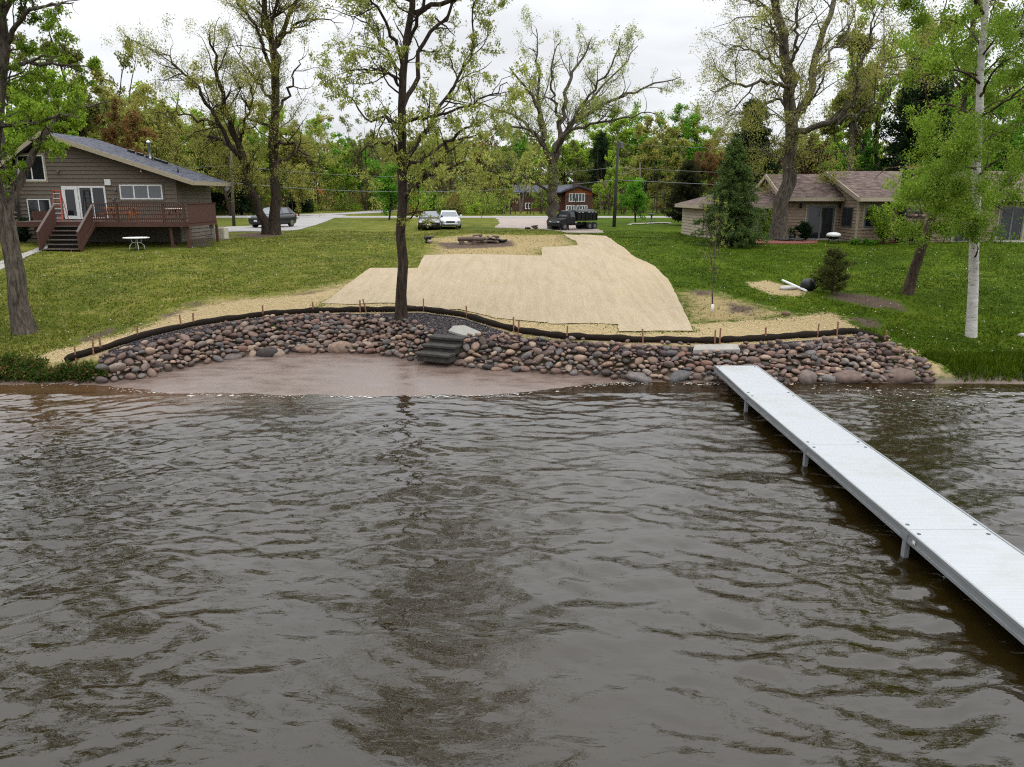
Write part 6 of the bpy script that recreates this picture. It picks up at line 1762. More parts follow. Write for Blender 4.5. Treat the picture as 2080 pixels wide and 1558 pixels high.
# ------------------------------------------------------------------ utility poles and wires
def pole(px, py_base, py_top, r0, r1, mat, label, d=None, lean=0.0):
    g = gr(px, py_base) if d is None else Vector((atd(px, py_base, d).x, d, h1(atd(px, py_base, d).x, d)))
    top = atd(px + lean, py_top, g.y)
    t = thing('utility_pole', label, 'utility pole', g)
    mb = MB(); mb.tube([(g.x, g.y, g.z - .3), ((g.x + top.x) / 2, g.y, (g.z + top.z) / 2), (top.x, g.y, top.z)], [r0, (r0 + r1) / 2, r1], 10); mb.build('shaft', mat, t, True)
    return t, g, top
pA, gA, tA = pole(475, 459, 302, .15, .10, M['pole_wood'], 'weathered utility pole right of the dark grey house', lean=-6)
pB, gB, tB = pole(1247, 461, 285, .16, .10, M['pole_dark'], 'dark utility pole on the grass right of the black truck', lean=9)
pC, gC, tC = pole(1300, 440, 330, .13, .10, M['pole_wood'], 'pale utility pole behind the fresh green maple', d=97)
mb = MB(); mb.lathe([(.0, 0), (.16, 0), (.16, .45), (0, .5)], (tB.x + .28, tB.y, tB.z - .62), 10); mb.tube([(tB.x, tB.y, tB.z - .4), (tB.x + .28, tB.y, tB.z - .4)], .03, 5); mb.build('transformer', M['gray_metal'], pB)
mb = MB(); mb.box((gA.x - .22, gA.y - .15, gA.z + 3.55), (.62, .03, .2)); mb.build('street_sign', M['sign_green'], pA)
mb = MB(); mb.box((gA.x - .26, gA.y - .15, gA.z + 3.2), (.34, .03, .36), 0, 0, .785); mb.build('warning_sign', M['gray_metal'], pA)
def wire(pts, label, r=.014):
    P = []
    for a, b_, sag in pts:
        a, b_ = Vector(a), Vector(b_)
        for i in range(17):
            t = i / 16; P.append(a.lerp(b_, t) + Vector((0, 0, -4 * sag * t * (1 - t))))
    mb = MB(); mb.tube(P, r, 4); tag(mb.build('power_line', M['wire'], None, True), label, 'power line', 'power lines along the road')
def onp(g, t, py): 
    p = atd(1040, py, g.y); k = (p.z - g.z) / (t.z - g.z); return Vector((g.x + (t.x - g.x) * k, g.y, p.z))
wA, wB = onp(gA, tA, 336), onp(gB, tB, 340)
wire([(wA + Vector((-60, 4, .3)), wA, .9), (wA, wB, .9), (wB, wB + Vector((60, 3, .3)), .9)], 'upper power line crossing behind the broad oak at pole height')
wA, wB = onp(gA, tA, 371), onp(gB, tB, 365)
wire([(wA + Vector((-60, 4, -.2)), wA, .7), (wA, wB, .9), (wB, wB + Vector((60, 3, 0)), .8)], 'lower power line running just above the road', .02)
wire([(onp(gB, tB, 292), onp(gB, tB, 292) + Vector((55, 2, .4)), .8), ], 'topmost power line running right from the dark pole', .012)
wire([(onp(gB, tB, 352), onp(gC, tC, 340), .3)], 'short line sloping from the dark pole to the pale pole', .014)

# ------------------------------------------------------------------ cars
def loft(mb, st, flat=False):
    """st: list of rings (lists of points) of the same length"""
    n = len(st[0]); vs = [v for rg_ in st for v in rg_]; fs = []
    for i in range(len(st) - 1):
        for k in range(n): fs.append((i * n + k, (i + 1) * n + k, (i + 1) * n + (k + 1) % n, i * n + (k + 1) % n))
    fs.append(tuple(range(n))); fs.append(tuple((len(st) - 1) * n + k for k in range(n - 1, -1, -1)))
    mb.add(vs, fs)
def local(mb, name, mat, parent, smooth=False, bevel=0.0):
    me = bpy.data.meshes.new(name); me.from_pydata(mb.v, [], mb.f); me.update()
    if smooth: me.polygons.foreach_set('use_smooth', [True] * len(me.polygons))
    me.materials.append(mat); o = bpy.data.objects.new(name, me); link(o, parent)
    if bevel:
        m_ = o.modifiers.new('bevel', 'BEVEL'); m_.width = bevel; m_.segments = 2
    return o
def car(label, paint, loc, rz, suv=False, plate=True, name='parked_car'):
    t = thing(name, label, 'car', loc, rz, 'cars parked on the properties')
    if not suv:
        S = [(-2.38, .42, .60, .60), (-2.30, .27, .68, .78), (-2.05, .20, .75, .87), (-1.3, .18, .86, .91), (-.85, .18, .93, .92), (.9, .18, .98, .92), (1.6, .2, 1.0, .9), (2.15, .26, .98, .84), (2.32, .42, .84, .74)]
        G = [(-1.0, .90, .94, .80, .78), (-.30, .94, 1.38, .86, .60), (.25, .95, 1.44, .87, .60), (.95, .96, 1.38, .86, .58), (1.75, .97, 1.02, .80, .72)]
        wr, wy_ = .33, (-1.42, 1.38); top = 1.44
    else:
        S = [(-2.28, .5, .78, .66), (-2.2, .32, .92, .82), (-1.9, .25, 1.0, .9), (-1.2, .25, 1.08, .93), (-.8, .25, 1.12, .93), (1.6, .25, 1.16, .93), (2.1, .28, 1.15, .9), (2.25, .45, 1.05, .84)]
        G = [(-.95, 1.06, 1.10, .82, .80), (-.2, 1.1, 1.62, .88, .66), (.5, 1.12, 1.70, .88, .66), (1.5, 1.14, 1.64, .88, .64), (2.1, 1.13, 1.22, .84, .74)]
        wr, wy_ = .37, (-1.35, 1.4); top = 1.7
    mb = MB(); rings = []
    for y, zb_, zt, hw in S:
        rings.append([(-hw * .86, y, zb_), (hw * .86, y, zb_), (hw * .97, y, zb_ + .14), (hw, y, (zb_ + zt) / 2 + .05), (hw * .95, y, zt - .06), (hw * .72, y, zt), (-hw * .72, y, zt), (-hw * .95, y, zt - .06), (-hw, y, (zb_ + zt) / 2 + .05), (-hw * .97, y, zb_ + .14)])
    loft(mb, rings); body = local(mb, 'body', paint, t, True)
    mb = MB(); rings = []
    for y, z0, z1, w0, w1 in G: rings.append([(-w0, y, z0), (w0, y, z0), (w1, y, z1), (-w1, y, z1)])
    loft(mb, rings); local(mb, 'roof', paint, t, False, .04)
    def pane(nm, pts, eps=.015):
        a = (Vector(pts[1]) - Vector(pts[0])).cross(Vector(pts[2]) - Vector(pts[0])).normalized()
        c = sum((Vector(p) for p in pts), Vector()) / len(pts)
        if a.dot(c - Vector((0, c.y * .6, .8))) < 0: a = -a
        q = MB(); q.add([tuple(Vector(p) + a * eps) for p in pts], [tuple(range(len(pts)))]); local(q, nm, M['glass_sky'], t)
    def gi(y):
        ys = [g[0] for g in G]; return [float(np.interp(y, ys, [g[k] for g in G])) for k in range(1, 5)]
    def quad_at(ya, yb_, x_in=.07, zl=.1, zh=.9):
        out = []
        for y, k in ((ya, zl), (yb_, zl), (yb_, zh), (ya, zh)):
            z0, z1, w0, w1 = gi(y); out.append((y, z0 + (z1 - z0) * k, w0 + (w1 - w0) * k))
        return out
    z0, z1, w0, w1 = G[1][1:]; a0 = G[0]
    pane('windshield', [(-a0[3] * .93, a0[0] + .04, a0[2] + .02), (a0[3] * .93, a0[0] + .04, a0[2] + .02), (w1 * .94, G[1][0] - .03, z1 - .03), (-w1 * .94, G[1][0] - .03, z1 - .03)])
    e1, e0 = G[-1], G[-2]
    pane('rear_window', [(-e1[3] * .9, e1[0] - .05, e1[2] + .02), (e1[3] * .9, e1[0] - .05, e1[2] + .02), (e0[4] * .9, e0[0] + .05, e0[2] - .03), (-e0[4] * .9, e0[0] + .05, e0[2] - .03)])
    for sx in (-1, 1):
        for ya, yb_ in ((-.55 if not suv else -.5, .22), (.28, 1.05 if not suv else 1.15)):
            q = quad_at(ya, yb_); pane('side_window', [(sx * w, y, z) for y, z, w in q])
        for y in wy_:
            wh = MB(); wh.tube([(sx * .70, y, wr), (sx * .92, y, wr)], wr, 18); w_o = local(wh, 'wheel', M['rubber'], t, False, .03)
            rm = MB(); rm.tube([(sx * .90, y, wr), (sx * .935, y, wr)], wr * .64, 14); local(rm, 'rim', M['chrome'] if paint is not M['paint_white'] else M['gray_metal'], w_o)
        hl = MB(); f0, f1 = S[1], S[2]
        hl.box((sx * f1[3] * .74, f0[0] + .02, f0[2] - .05), (.34, .22, .13), sx * -.35); local(hl, 'headlight', M['lamp_glass'], t, False, .03)
        tl = MB(); tl.box((sx * S[-2][3] * .8, S[-2][0] + .05, S[-2][2] - .14), (.3, .16, .14), sx * .3); local(tl, 'tail_light', M['sign_orange'], t)
        mi = MB(); mi.box((sx * (S[4][3] + .09), G[0][0] + .42, G[0][2] + .10), (.2, .1, .14)); local(mi, 'mirror', paint, t, False, .02)
    gr_ = MB(); f0 = S[0]; gr_.box((0, f0[0] - .0, (f0[1] + f0[2]) / 2 + .06), (.72, .06, .13)); local(gr_, 'grille', M['black'], t)
    lo = MB(); lo.box((0, S[1][0] - .01, S[1][1] + .08), (1.1, .1, .14)); local(lo, 'air_intake', M['black'], t)
    if plate:
        p_ = MB(); p_.box((0, S[0][0] - .045, .46 if not suv else .6), (.31, .02, .155)); local(p_, 'license_plate', M['white'], t)
    ba = MB(); ba.box((0, S[0][0] + .0, S[0][1] - .02), (1.15, .1, .1)); local(ba, 'bumper', paint, t, False, .03)
    return t
M_add('truck_black', s(20, 20, 22, .8), .6, .3, 4.0)
M['glass_sky'] = glass_mat('glass_sky', (.10, .115, .13, 1), .05)
c1 = gr(867, 468)
car('dark brown sedan facing the lake with a white front plate', M['paint_dark'], (c1.x, c1.y + 2.2, h1(c1.x, c1.y + 2.2)), math.radians(5))
c2 = gr(905, 467)
car('white sedan parked behind and right of the dark sedan', M['paint_white'], (c2.x, c2.y + 3.4, h1(c2.x, c2.y + 3.4)), math.radians(8), plate=False)
c3 = gr(549, 463)
car('black compact suv on the driveway behind the twin stemmed oak', M['paint_black'], (c3.x, c3.y + .9, h1(c3.x, c3.y + .9) + .03), math.radians(-20), suv=True)

# ------------------------------------------------------------------ black dump truck
tk = gr(1170, 467)
tk = gd(1163, 64.0)
tr = thing('dump_truck', 'black dump truck with grey tarp parked behind the broad oak', 'truck', (tk.x, tk.y, h1(tk.x, tk.y)), math.radians(-52))
tr.scale = (.72, .72, .74)
mb = MB(); loft(mb, [[(-.98, y, 1.0), (.98, y, 1.0), (1.05, y, 1.75), (1.05, y, 1.95), (-1.05, y, 1.95), (-1.05, y, 1.75)] for y in (-.3, 2.9)]); local(mb, 'dump_bed', M['black'], tr)
for k in range(6):
    for sx in (-1, 1):
        mb = MB(); mb.box((sx * 1.07, -.15 + k * .58, 1.45), (.06, .07, .9)); local(mb, 'bed_rib', M['black'], tr)
for sx in (-1, 1):
    mb = MB(); mb.box((sx * 1.07, 1.3, 1.92), (.08, 3.3, .12)); local(mb, 'bed_rail', M['black'], tr)
    for k in (0, 1, 3, 4, 5):
        mb = MB(); mb.box((sx * 1.115, .0 + k * .5, 1.92), (.012, .24, .06)); local(mb, 'reflector', M['white'], tr)
mb = MB(); loft(mb, [[(-1.0, y, 1.93), (1.0, y, 1.93), (.55, y, 2.14 + .05 * math.sin(y * 3)), (-.5, y, 2.18 + .05 * math.cos(y * 2.3))] for y in (-.2, .3, .9, 1.5, 2.1, 2.7)]); local(mb, 'tarp', M['tarp'], tr)
mb = MB(); mb.box((0, 1.31, 1.42), (1.9, .06, .9)); local(mb, 'bulkhead', M['black'], tr)
mb = MB(); loft(mb, [[(-.92, y, .72), (.92, y, .72), (.95, y, 1.35), (w, y, h_), (-w, y, h_), (-.95, y, 1.35)] for y, h_, w in ((-1.75, 1.42, .86), (-1.35, 2.05, .76), (-.75, 2.12, .78), (-.42, 2.1, .78))]); local(mb, 'cab', M['truck_black'], tr, False, .04)
mb = MB(); loft(mb, [[(-.88, y, .62), (.88, y, .62), (.9, y, h_ - .1), (.8, y, h_), (-.8, y, h_), (-.9, y, h_ - .1)] for y, h_ in ((-2.75, 1.15), (-2.6, 1.26), (-1.7, 1.36))]); local(mb, 'hood', M['truck_black'], tr, False, .04)
mb = MB(); mb.add([(-.78, -1.70, 1.50), (.78, -1.70, 1.50), (.70, -1.38, 2.0), (-.70, -1.38, 2.0)], [(0, 1, 2, 3)]); local(mb, 'windshield', M['glass'], tr)
for sx in (-1, 1):
    mb = MB(); mb.add([(sx * .97, -1.30, 1.42), (sx * .97, -.55, 1.42), (sx * .82, -.6, 2.0), (sx * .80, -1.2, 2.0)], [(0, 1, 2, 3)]); local(mb, 'side_window', M['glass'], tr)
    mb = MB(); mb.box((sx * 1.15, -1.5, 1.6), (.14, .08, .36)); mb.tube([(sx * .9, -1.5, 1.55), (sx * 1.15, -1.5, 1.6)], .02, 5); local(mb, 'mirror', M['black'], tr)
    for y, n_ in ((-2.05, 1), (1.75, 2), (2.55, 2)):
        if y == 2.55 and False: continue
        wl_ = MB(); wl_.tube([(sx * .66, y, .42), (sx * .98, y, .42)], .42, 18); w_o = local(wl_, 'wheel', M['rubber'], tr, False, .04)
        rm = MB(); rm.tube([(sx * .97, y, .42), (sx * 1.0, y, .42)], .22, 12); local(rm, 'rim', M['gray_metal'], w_o)
    hl = MB(); hl.box((sx * .66, -2.77, .95), (.3, .06, .16)); local(hl, 'headlight', M['lamp_glass'], tr)
    fr = MB(); fr.box((sx * .42, .4, .62), (.09, 5.6, .2)); local(fr, 'chassis_rail', M['black'], tr)
mb = MB(); mb.box((0, -2.8, .6), (1.9, .14, .24)); local(mb, 'bumper', M['black'], tr)
mb = MB(); mb.box((0, -2.78, .95), (.9, .04, .3)); local(mb, 'grille', M['gray_metal'], tr)
shp = gr(1145, 468)
sh_ = thing('sawhorse', 'brown wooden sawhorse standing before the black truck', 'sawhorse', shp, .1)
mb = MB(); mb.box((0, 0, .78), (.72, .1, .09)); local(mb, 'beam', M['log'], sh_)
for sx in (-1, 1):
    for sy in (-1, 1):
        mb = MB(); mb.tube([(sx * .28, sy * .03, .78), (sx * .40, sy * .26, 0)], .045, 4); local(mb, 'leg', M['log'], sh_)
    mb = MB(); mb.box((sx * .33, 0, .42), (.05, .34, .07)); local(mb, 'brace', M['log'], sh_)
mb = MB(); mb.box((0, -.14, .46), (.5, .03, .05)); local(mb, 'shelf_bar', M['offwhite'], sh_)

# ------------------------------------------------------------------ small things on the lawn
fp = gr(962, 497)
lb = thing('log_bench', 'low bench of a split log on two stumps at the old fire ring', 'bench', fp, .04)
bx0 = (930 - 962) * fp.y * 1.0 / FPX; bx1 = (982 - 962) * fp.y / FPX
mb = MB(); mb.tube([(bx0, 0, .34), ((bx0 + bx1) / 2, .02, .35), (bx1, 0, .33)], [.13, .14, .13], 10); local(mb, 'seat', M['log'], lb)
for x in (bx0 + .25, bx1 - .55):
    mb = MB(); mb.lathe([(.17, -.08), (.165, .24), (0, .24)], (x, -.04, 0), 10); local(mb, 'stump', M['log'], lb)
def logs(label, px, py, n, ln, seed, name='log_pile', cat='log pile', mats=('log', 'log', 'black', 'log_end')):
    g = gr(px, py); t = thing(name, label, cat, g); r_ = random.Random(seed)
    for i in range(n):
        a = r_.uniform(-.9, .9); l_ = ln * r_.uniform(.5, 1); x = r_.gauss(0, ln * .38); y = r_.gauss(0, .16); z = .07 + max(0, .34 - abs(x) * .4) * r_.random()
        rr_ = r_.uniform(.05, .1)
        mb = MB(); mb.tube([(x - math.cos(a) * l_ / 2, y - math.sin(a) * l_ / 2, z + r_.uniform(-.03, .08)), (x, y, z + .02), (x + math.cos(a) * l_ / 2, y + math.sin(a) * l_ / 2, z + r_.uniform(-.03, .08))], [rr_, rr_ * 1.1, rr_ * .9], 7)
        local(mb, 'log', M[r_.choice(mats)], t)
    return t
logs('heap of charred logs and sticks right of the log bench', 1003, 494, 16, .9, 4)
logs('tangle of split logs leaning on the end of the bench', 968, 493, 9, .9, 5)
logs('small lone heap of stones and charred wood left of the log bench', 873, 494, 7, .35, 6)
logs('dark scrap of wood lying on the grass left of the broad oak', 1087, 466, 4, .7, 7, 'scrap_wood', 'scrap wood', ('black', 'black', 'log'))
# big white pipe, pale boulder, black bundle, brown rock on the right lawn
a, b_ = gr(1589, 575), gr(1638, 594)
mb = MB(); mb.tube([(a.x, a.y, a.z + .12), (b_.x, b_.y, b_.z + .06)], .05, 10); tag(mb.build('drain_pipe', M['white'], None, True), 'white plastic pipe lying beside the pale boulder on the right lawn', 'pipe')
def lone_rock(px, py, r, sq, mat, label, k, cat='boulder', name='boulder'):
    g = gr(px, py); o = mesh_obj(name, np_mesh(name, PROTO[k][0] * np.array([r * sq[0], r * sq[1], r * sq[2]]), PROTO[k][1], True, mat)); o.location = (g.x, g.y, g.z + r * sq[2] * .3); tag(o, label, cat); return o
M_add('pale_rock', s(196, 190, 182, .64), .85, .15, 4.0, bmp=.3); M_add('brown_rock', s(120, 92, 76, .6), .85, .25, 4.0, bmp=.3)
lone_rock(1600, 588, .34, (1.1, .9, .55), M['pale_rock'], 'pale rounded boulder lying in straw beside the white pipe', 2)
lone_rock(1596, 640, .16, (1, .9, .9), M['brown_rock'], 'small brown rock on the straw right of the sapling', 4)
lone_rock(2076, 683, .2, (1, .9, .7), M['pale_rock'], 'pale rock at the right edge of the lawn past the birch', 6)
g = gr(1640, 590)
bn = thing('black_bundle', 'round black rolled plastic bundle leaning by the small pine', 'bundle', g)
mb = MB(); mb.lathe([(0, .0), (.24, .02), (.31, .16), (.29, .34), (.2, .46), (.06, .5), (0, .5)], (0, 0, 0), 14); o = local(mb, 'roll', M['black'], bn, True)
mb = MB(); mb.tube([(.1 + .26 * math.cos(a_ * .6), -.12 + .05 * math.sin(a_), .25 + .2 * math.sin(a_ * .6)) for a_ in range(12)], .04, 6); local(mb, 'loose_coil', M['rubber'], bn, True)
# patio pieces at the tan house
g = gd(1694, 48.0)
kt = thing('fire_bowl', 'black fire bowl on legs under a white cover on the patio', 'fire bowl', g)
mb = MB(); mb.lathe([(0, .22), (.2, .26), (.38, .42), (.40, .5), (0, .5)], (0, 0, 0), 16); local(mb, 'bowl', M['black'], kt, True)
mb = MB(); mb.lathe([(.42, .44), (.42, .56), (.34, .64), (.15, .68), (0, .67)], (0, 0, 0), 16); local(mb, 'cover', M['white'], kt, True)
for k in range(3):
    a_ = k * 2.09; mb = MB(); mb.tube([(.3 * math.cos(a_), .3 * math.sin(a_), .36), (.36 * math.cos(a_), .36 * math.sin(a_), 0)], .022, 6); local(mb, 'leg', M['black'], kt)
def chair(px, py, rz, label):
    g = gd(px, 47.2); t = thing('patio_chair', label, 'chair', g, rz, 'green plastic chairs on the patio')
    G_ = M['green_plastic']
    mb = MB(); mb.box((0, 0, .43), (.50, .48, .035)); local(mb, 'seat', G_, t)
    for sx in (-1, 1):
        for sy in (-1, 1):
            mb = MB(); mb.tube([(sx * .23, sy * .21, .43), (sx * .26, sy * .26, 0)], .028, 5); local(mb, 'leg', G_, t)
        mb = MB(); mb.tube([(sx * .25, -.24, .43), (sx * .27, -.22, .64), (sx * .25, .22, .66)], .026, 5); local(mb, 'armrest', G_, t)
    for k in range(5):
        mb = MB(); mb.box((-.2 + k * .1, .25 + .03, .70), (.06, .03, .54), 0, -.18); local(mb, 'back_slat', G_, t)
    mb = MB(); mb.box((0, .32, .96), (.48, .035, .07)); local(mb, 'top_rail', G_, t)
chair(1933, 486, .3, 'green plastic chair on the patio left of the birch trunk')
chair(2027, 489, -.4, 'green plastic chair on the patio right of the birch trunk')
g = gr(1573, 489)
er = thing('edging_ring', 'black plastic edging curled round the base of the big oak', 'edging', g)
for cxx, rr_ in ((.35, .55), (1.25, .52)):
    mb = MB(); mb.tube([(cxx + rr_ * math.cos(a_), rr_ * .8 * math.sin(a_) - .1, .09) for a_ in np.linspace(0, 6.283, 20)], .07, 6); local(mb, 'ring', M['black'], er, True)
g = gd(1609, 49.9)
pp = thing('planter_pot', 'black plant pot with small green plant beside the big oak trunk', 'plant pot', g)
mb = MB(); mb.lathe([(0, 0), (.2, 0), (.28, .4), (.25, .4), (0, .36)], (0, 0, 0), 14); local(mb, 'pot', M['black'], pp, True)
q = np.random.default_rng(5).normal(size=(220, 3)) * np.array([.16, .16, .12]) + np.array([0, 0, .55]); me = join_leaves('plant', [leaves_np(q[:, None].repeat(2, 1), np.random.default_rng(6), 260, .12, .03, 0, .5, 0)], LM['shrub']); mesh_obj('foliage', me, pp)['kind'] = 'stuff'
# birdbath, stone ring, mailboxes, orange sign
g = gr(1323, 451)
bb_ = thing('bird_bath', 'dark bird bath beside the fresh green maple by the road', 'bird bath', g)
mb = MB(); mb.lathe([(.2, 0), (.09, .12), (.08, .62), (.34, .74), (.36, .8), (0, .74)], (0, 0, 0), 14); local(mb, 'basin', M['gray_metal'], bb_, True)
ring = thing('stone_edging', 'curved row of pale stones edging the bed by the fresh green maple', 'stone edging', gr(1320, 455))
for k in range(26):
    p = gr(1277 + k * 3.4, 455 + 1.0 * math.sin(k * .25) + (2.2 if k < 2 else 0)); o = bpy.data.objects.new('stone', rnd.choice(CH_ME)); link(o, ring)
    o.location = Vector((p.x, p.y, p.z + .06)) - ring.location; o.scale = (.17, .15, .13); o.material_slots[0].link = 'OBJECT'; o.material_slots[0].material = M['pale_rock']; o.rotation_euler = (0, 0, k)
def mailbox(px, py, h_, label, mat, cup):
    g = gr(px, py); t = thing('mailbox', label, 'mailbox', g, 0, 'mailboxes along the road')
    mb = MB(); mb.box((0, 0, h_ / 2), (.1, .1, h_)); local(mb, 'post', M['pole_dark'], t)
    mb = MB(); loft(mb, [[(-.11, y, h_), (.11, y, h_), (.11, y, h_ + .16), (.06, y, h_ + .25), (-.06, y, h_ + .25), (-.11, y, h_ + .16)] for y in (-.28, .28)]); local(mb, 'box', mat, t)
    if cup:
        mb = MB(); mb.box((.18, 0, h_ - .15), (.16, .3, .16)); local(mb, 'paper_tube', M['gray_metal'], t)
mailbox(602, 428, 1.15, 'white mailbox on a dark post across the road', M['white'], True)
mailbox(702, 432, 1.15, 'black mailbox on a post by the end of the driveway', M['black'], False)
mailbox(634, 430, .9, 'low dark post box between the two mailboxes', M['black'], False)
g = gr(652, 419)
sg = thing('signboard', 'orange wooden sign hanging between posts on the lawn beyond the road', 'sign', g)
dsg = (g.y)
for sx in (-1, 1):
    mb = MB(); mb.box((sx * .95, 0, 1.6), (.16, .16, 3.2)); local(mb, 'post', M['pole_dark'], sg)
mb = MB(); mb.box((0, -.05, 2.75), (1.8, .08, .9)); local(mb, 'board', M['sign_orange'], sg)
mb = MB(); mb.box((0, 0, 3.26), (2.4, .2, .1)); local(mb, 'lintel', M['pole_dark'], sg)
# ------------------------------------------------------------------ shrubs at the houses
def shrub(px, py, w, h_, leaf, n, size, label, seed, stems=0, name='shrub'):
    g = gd(px, py) if py < 100 else gr(px, py); t = thing(name, label, 'shrub', g); r_ = np.random.default_rng(seed)
    T = Tubes(); k = 6; ns = max(8, stems)
    a_ = r_.uniform(0, 6.28, ns); sp = r_.uniform(.1, .5, ns); tt = np.linspace(0, 1, k)
    P = np.stack([np.cos(a_)[:, None] * sp[:, None] * w * tt ** 1.3, np.sin(a_)[:, None] * sp[:, None] * w * tt ** 1.3, tt[None] * h_ * r_.uniform(.7, .98, (ns, 1)) - .05], -1)
    R = np.tile(np.linspace(.022, .006, k)[None], (ns, 1)); T.add(P, R, 5)
    A, RA = sprout(P, R, r_, 5.0 / max(h_, .5), .1, (w * .15, w * .38), (20, 65), 5, .2, .15, .01); T.add(A, RA, 3)
    mesh_obj('stems', T.mesh('stems', BK['brown']), t)
    mesh_obj('foliage', join_leaves('foliage', [leaves_np(A, r_, int(n * .8), size, .05, .1, .55, 0), leaves_np(P, r_, int(n * .2), size, .08, .1, .55, .4)], LM[leaf]), t)
shrub(1636, 49.4, 1.15, 1.25, 'pine', 7000, .09, 'dark round evergreen shrub beside the patio door', 1)
shrub(1797, 47.0, 2.4, 2.5, 'lime', 5200, .11, 'loose yellow-green shrub under the tan house window', 2, 22)
shrub(1740, 47.2, .7, .35, 'green', 900, .1, 'low bright green plant in the mulch at the house corner', 3)
shrub(1768, 47.0, .8, .35, 'green', 900, .1, 'low green clump in the mulch left of the loose shrub', 4)
shrub(1862, 46.6, 1.5, 1.6, 'olive', 2400, .1, 'dull leafy shrub at the foot of the stone chimney', 5)
shrub(48, 46.8, 1.7, 1.5, 'pine', 6000, .12, 'dark green shrub at the foot of the stone chimney left of the stairs', 6)
shrub(1556, 50.6, 1.2, 2.0, 'lime', 2200, .11, 'thin yellow-green shrub behind the big oak trunk', 8)
shrub(1945, 452, 1.6, 2.6, 'pine', 5000, .13, 'dark climbing shrub beside the patio door right of the chimney', 9) if False else None

# ------------------------------------------------------------------ growth on the banks, grass, flecks
def clump_strip(name, px0, px1, tfun, n, size, leaf, label, seed, hmax):
    r_ = np.random.default_rng(seed)
    x0, x1 = atz(px0, 770, .2).x, atz(px1, 770, .2).x
    x = r_.uniform(x0, x1, n); t = r_.uniform(0, 1, n)
    ya, yb_ = tfun(x); y = ya + (yb_ - ya) * t
    z = H(x, y)
    hm = hmax * (.45 + .55 * np.clip(np.sin(x * 3.1 + y) * .5 + .5 + r_.normal(size=n) * .2, 0, 1))
    P = np.stack([np.stack([x, y, z], 1), np.stack([x, y, z + hm], 1)], 1)
    me = join_leaves(name, [leaves_np(P, r_, n * 2, size, .05, -.2, .42, 0)], LM[leaf])
    tag(mesh_obj(name, me), label, None, None, 'stuff')
def tl(x):
    yt = np.maximum(cv(C_TO, x)[0], cv(C_WL, x)[0] + .08); yc = np.maximum(cv(C_CR, x)[0], yt + .5); return yt - .02, np.where(x > atz(90, 745, .4).x, yt + .16, yc + .05)
clump_strip('bank_plants', -500, 200, tl, 11000, .10, 'shrub', 'dark leafy growth along the eroded bank at far left', 61, .28)
clump_strip('bank_brush', -500, 200, tl, 2500, .08, 'rust', 'dry brown stalks in the growth at far left', 62, .30)
def tr_(x):
    yt = np.maximum(cv(C_TO, x)[0], cv(C_WL, x)[0] + .08); yc = np.maximum(cv(C_CR, x)[0], yt + .5); return yt, yc + 1.2
def blades(name, x, y, h_, leafm, seed, w=.012, lean=.5, nb=3):
    r_ = np.random.default_rng(seed); n = len(x)
    x = np.repeat(x, nb) + r_.normal(size=n * nb) * .03; y = np.repeat(y, nb) + r_.normal(size=n * nb) * .03; h_ = np.repeat(h_, nb) * r_.uniform(.6, 1.2, n * nb); n = n * nb
    z = H(x, y); a_ = r_.uniform(0, 6.28, n); l_ = r_.uniform(0, lean, n) * h_; b_ = r_.uniform(0, 6.28, n)
    w_ = w * r_.uniform(.7, 1.4, n)
    v0 = np.stack([x - np.cos(b_) * w_, y - np.sin(b_) * w_, z - .01], 1); v1 = np.stack([x + np.cos(b_) * w_, y + np.sin(b_) * w_, z - .01], 1)
    v2 = np.stack([x + np.cos(a_) * l_, y + np.sin(a_) * l_, z + h_], 1)
    V = np.stack([v0, v1, v2], 1).reshape(-1, 3)
    return np_mesh(name, V, np.arange(n * 3).reshape(n, 3), False, leafm)
r_ = np.random.default_rng(91)
n = 9000; x = r_.uniform(atz(1835, 760, .2).x, atz(2500, 760, .2).x, n); ya, yb_ = tr_(x); y = ya + (yb_ - ya) * r_.uniform(0, 1, n) ** .7
keep = poly_sd(np.stack([x, y], 1), [np.array(STRAW_W[2])]) < -.1
me = blades('tall_grass', x[keep], y[keep], r_.uniform(.10, .24, n)[keep], LM['grass_lush'], 92, .016, .8, 3)
tag(mesh_obj('tall_grass', me), 'long grass hanging over the right bank', None, None, 'stuff')
n = 210000
y = 20 + 42 * r_.uniform(0, 1, n) ** 1.6; x = r_.uniform(-1, 1, n) * y * .80
pts = np.stack([x, y], 1)
yc = cv(C_CR, x)[0]
ok = (y > yc + .25)
k1 = poly_sd(pts[ok], STRAW_W); k2 = poly_sd(pts[ok], DRY_W); k3 = poly_sd(pts[ok], SOIL_W)
blw = [np.array([tuple(gr(*p)) for p in st]) for st in strips]; k4 = poly_sd(pts[ok], blw)
rr2 = r_.uniform(0, 1, ok.sum())
keep = (k1 < r_.normal(size=ok.sum()) * .35 - .1) & (k4 < -.05) & ((k2 < -.3) | (rr2 < .16)) & ((k3 < -.2) | (rr2 < .10))
pts = pts[ok][keep]
hid = (pts[:, 1] > 43.0) & (pts[:, 0] < -18.5)
hid |= (pts[:, 1] > 46.5) & (pts[:, 0] > 15)
pts = pts[~hid]
lush_ = r_.uniform(0, 1, len(pts)) < np.clip((pts[:, 0] - 1.5) / 6, 0.05, .97)
dryn = r_.uniform(0, 1, len(pts)) < .14
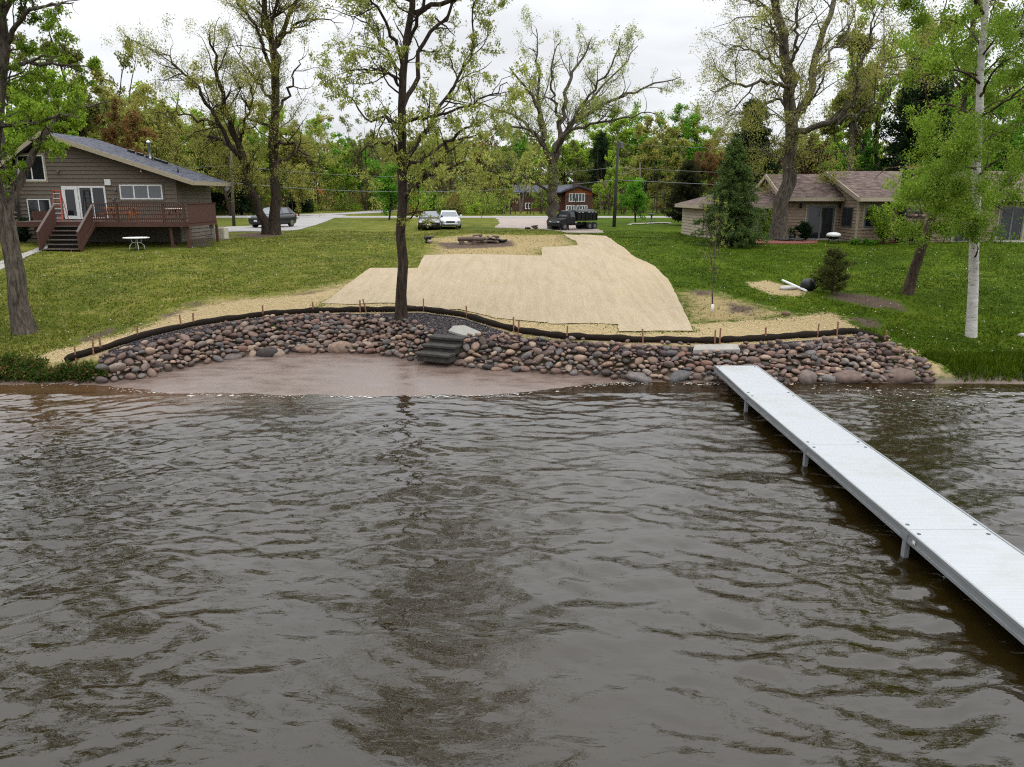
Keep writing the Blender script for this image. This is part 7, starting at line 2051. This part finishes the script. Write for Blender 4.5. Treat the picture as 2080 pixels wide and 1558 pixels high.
for nm, sel_, mt, lab in (('grass', lush_, LM['grass_lush'], 'fresh green lawn grass'), ('grass', ~lush_ & ~dryn, LM['grass_left'], 'yellow-green lawn grass of the left yard'), ('dry_grass', ~lush_ & dryn, LM['grass_dry'], 'pale dry blades in the left lawn')):
    q = pts[sel_]; clump = .6 + .6 * (np.sin(q[:, 0] * 1.7 + np.sin(q[:, 1] * .9) * 2) * np.sin(q[:, 1] * 1.1 + q[:, 0] * .3) * .5 + .5)
    me = blades(nm, q[:, 0], q[:, 1], clump * r_.uniform(.035, .085, len(q)), mt, 93 + len(nm), .016, 1.0, 2)
    tag(mesh_obj(nm, me), lab, None, None, 'stuff')
# dandelion heads
n = 900; y = 22 + 34 * r_.uniform(0, 1, n) ** 1.4; x = r_.uniform(-1, 1, n) * y * .75
ok = (y > cv(C_CR, x)[0] + .6); ok &= poly_sd(np.stack([x, y], 1), STRAW_W + blw) < -.3
x, y = x[ok], y[ok]; pos = np.stack([x, y, H(x, y) + r_.uniform(.04, .1, len(x))], 1)
me = scatter_mesh('dandelions', octa, pos, r_.uniform(.012, .026, (len(x), 1)) * np.ones(3), rot_mats(x * 9, x * 0, y * 0), M['white'], False)
tag(mesh_obj('dandelions', me), 'white seed heads dotted over the lawn', None, None, 'stuff')
# loose straw on the straw ground
n = 30000; sx_ = []
lo_ = np.array([(-16, 19.5), (15, 31)]); x = r_.uniform(-16, 16, n); y = r_.uniform(19.5, 31, n)
ds = poly_sd(np.stack([x, y], 1), STRAW_W); kk = (ds > -.7) & (r_.uniform(0, 1, n) < np.clip(.5 + ds, .06, 1)) & (y > cv(C_CR, x)[0] - .3)
x, y = x[kk], y[kk]; m_ = len(x); a_ = r_.uniform(0, 3.14, m_); l_ = r_.uniform(.05, .14, m_); z = H(x, y)
dv = np.stack([np.cos(a_) * l_, np.sin(a_) * l_, r_.normal(size=m_) * .015], 1); pv = np.stack([-np.sin(a_), np.cos(a_), a_ * 0], 1) * .006
c = np.stack([x, y, z + r_.uniform(.012, .035, m_)], 1)
V = np.stack([c - dv * .5 - pv, c + dv * .5 - pv, c + dv * .5 + pv, c - dv * .5 + pv], 1).reshape(-1, 3)
tag(mesh_obj('loose_straw', np_mesh('loose_straw', V, np.arange(m_ * 4).reshape(m_, 4), False, M['straw'])), 'loose straw scattered along the sock', None, None, 'stuff')
# foam and bubbles at the water's edge
n = 800
cxs = r_.uniform(-17, 17, 90); cid = r_.integers(0, 90, n); x = cxs[cid] + r_.normal(size=n) * .28
off = np.abs(r_.normal(size=n)) * np.where(x > 8, .9, .14) + np.abs(np.sin(cxs * 7)[cid]) * np.where(x > 8, .8, .10)
y = cv(C_WL, x)[0] - off - .02
sz = r_.uniform(.004, .016, n) * np.where(r_.uniform(0, 1, n) < .05, 2.4, 1)
disc = (np.array([(math.cos(k * 1.047), math.sin(k * 1.047), 0) for k in range(6)] + [(0, 0, .35)]), np.array([(k, (k + 1) % 6, 6) for k in range(6)]))
M_add('foam', s(226, 222, 212, .72), .6, .1, 20.0)
me = scatter_mesh('foam', disc, np.stack([x, y, np.full(n, .012)], 1), np.stack([sz * r_.uniform(1, 3.5, n), sz, sz * .4], 1), rot_mats(r_.normal(size=n) * .25, x * 0, x * 0), M['foam'], True)
tag(mesh_obj('foam', me), 'white foam flecks at the edge of the water', None, None, 'stuff')
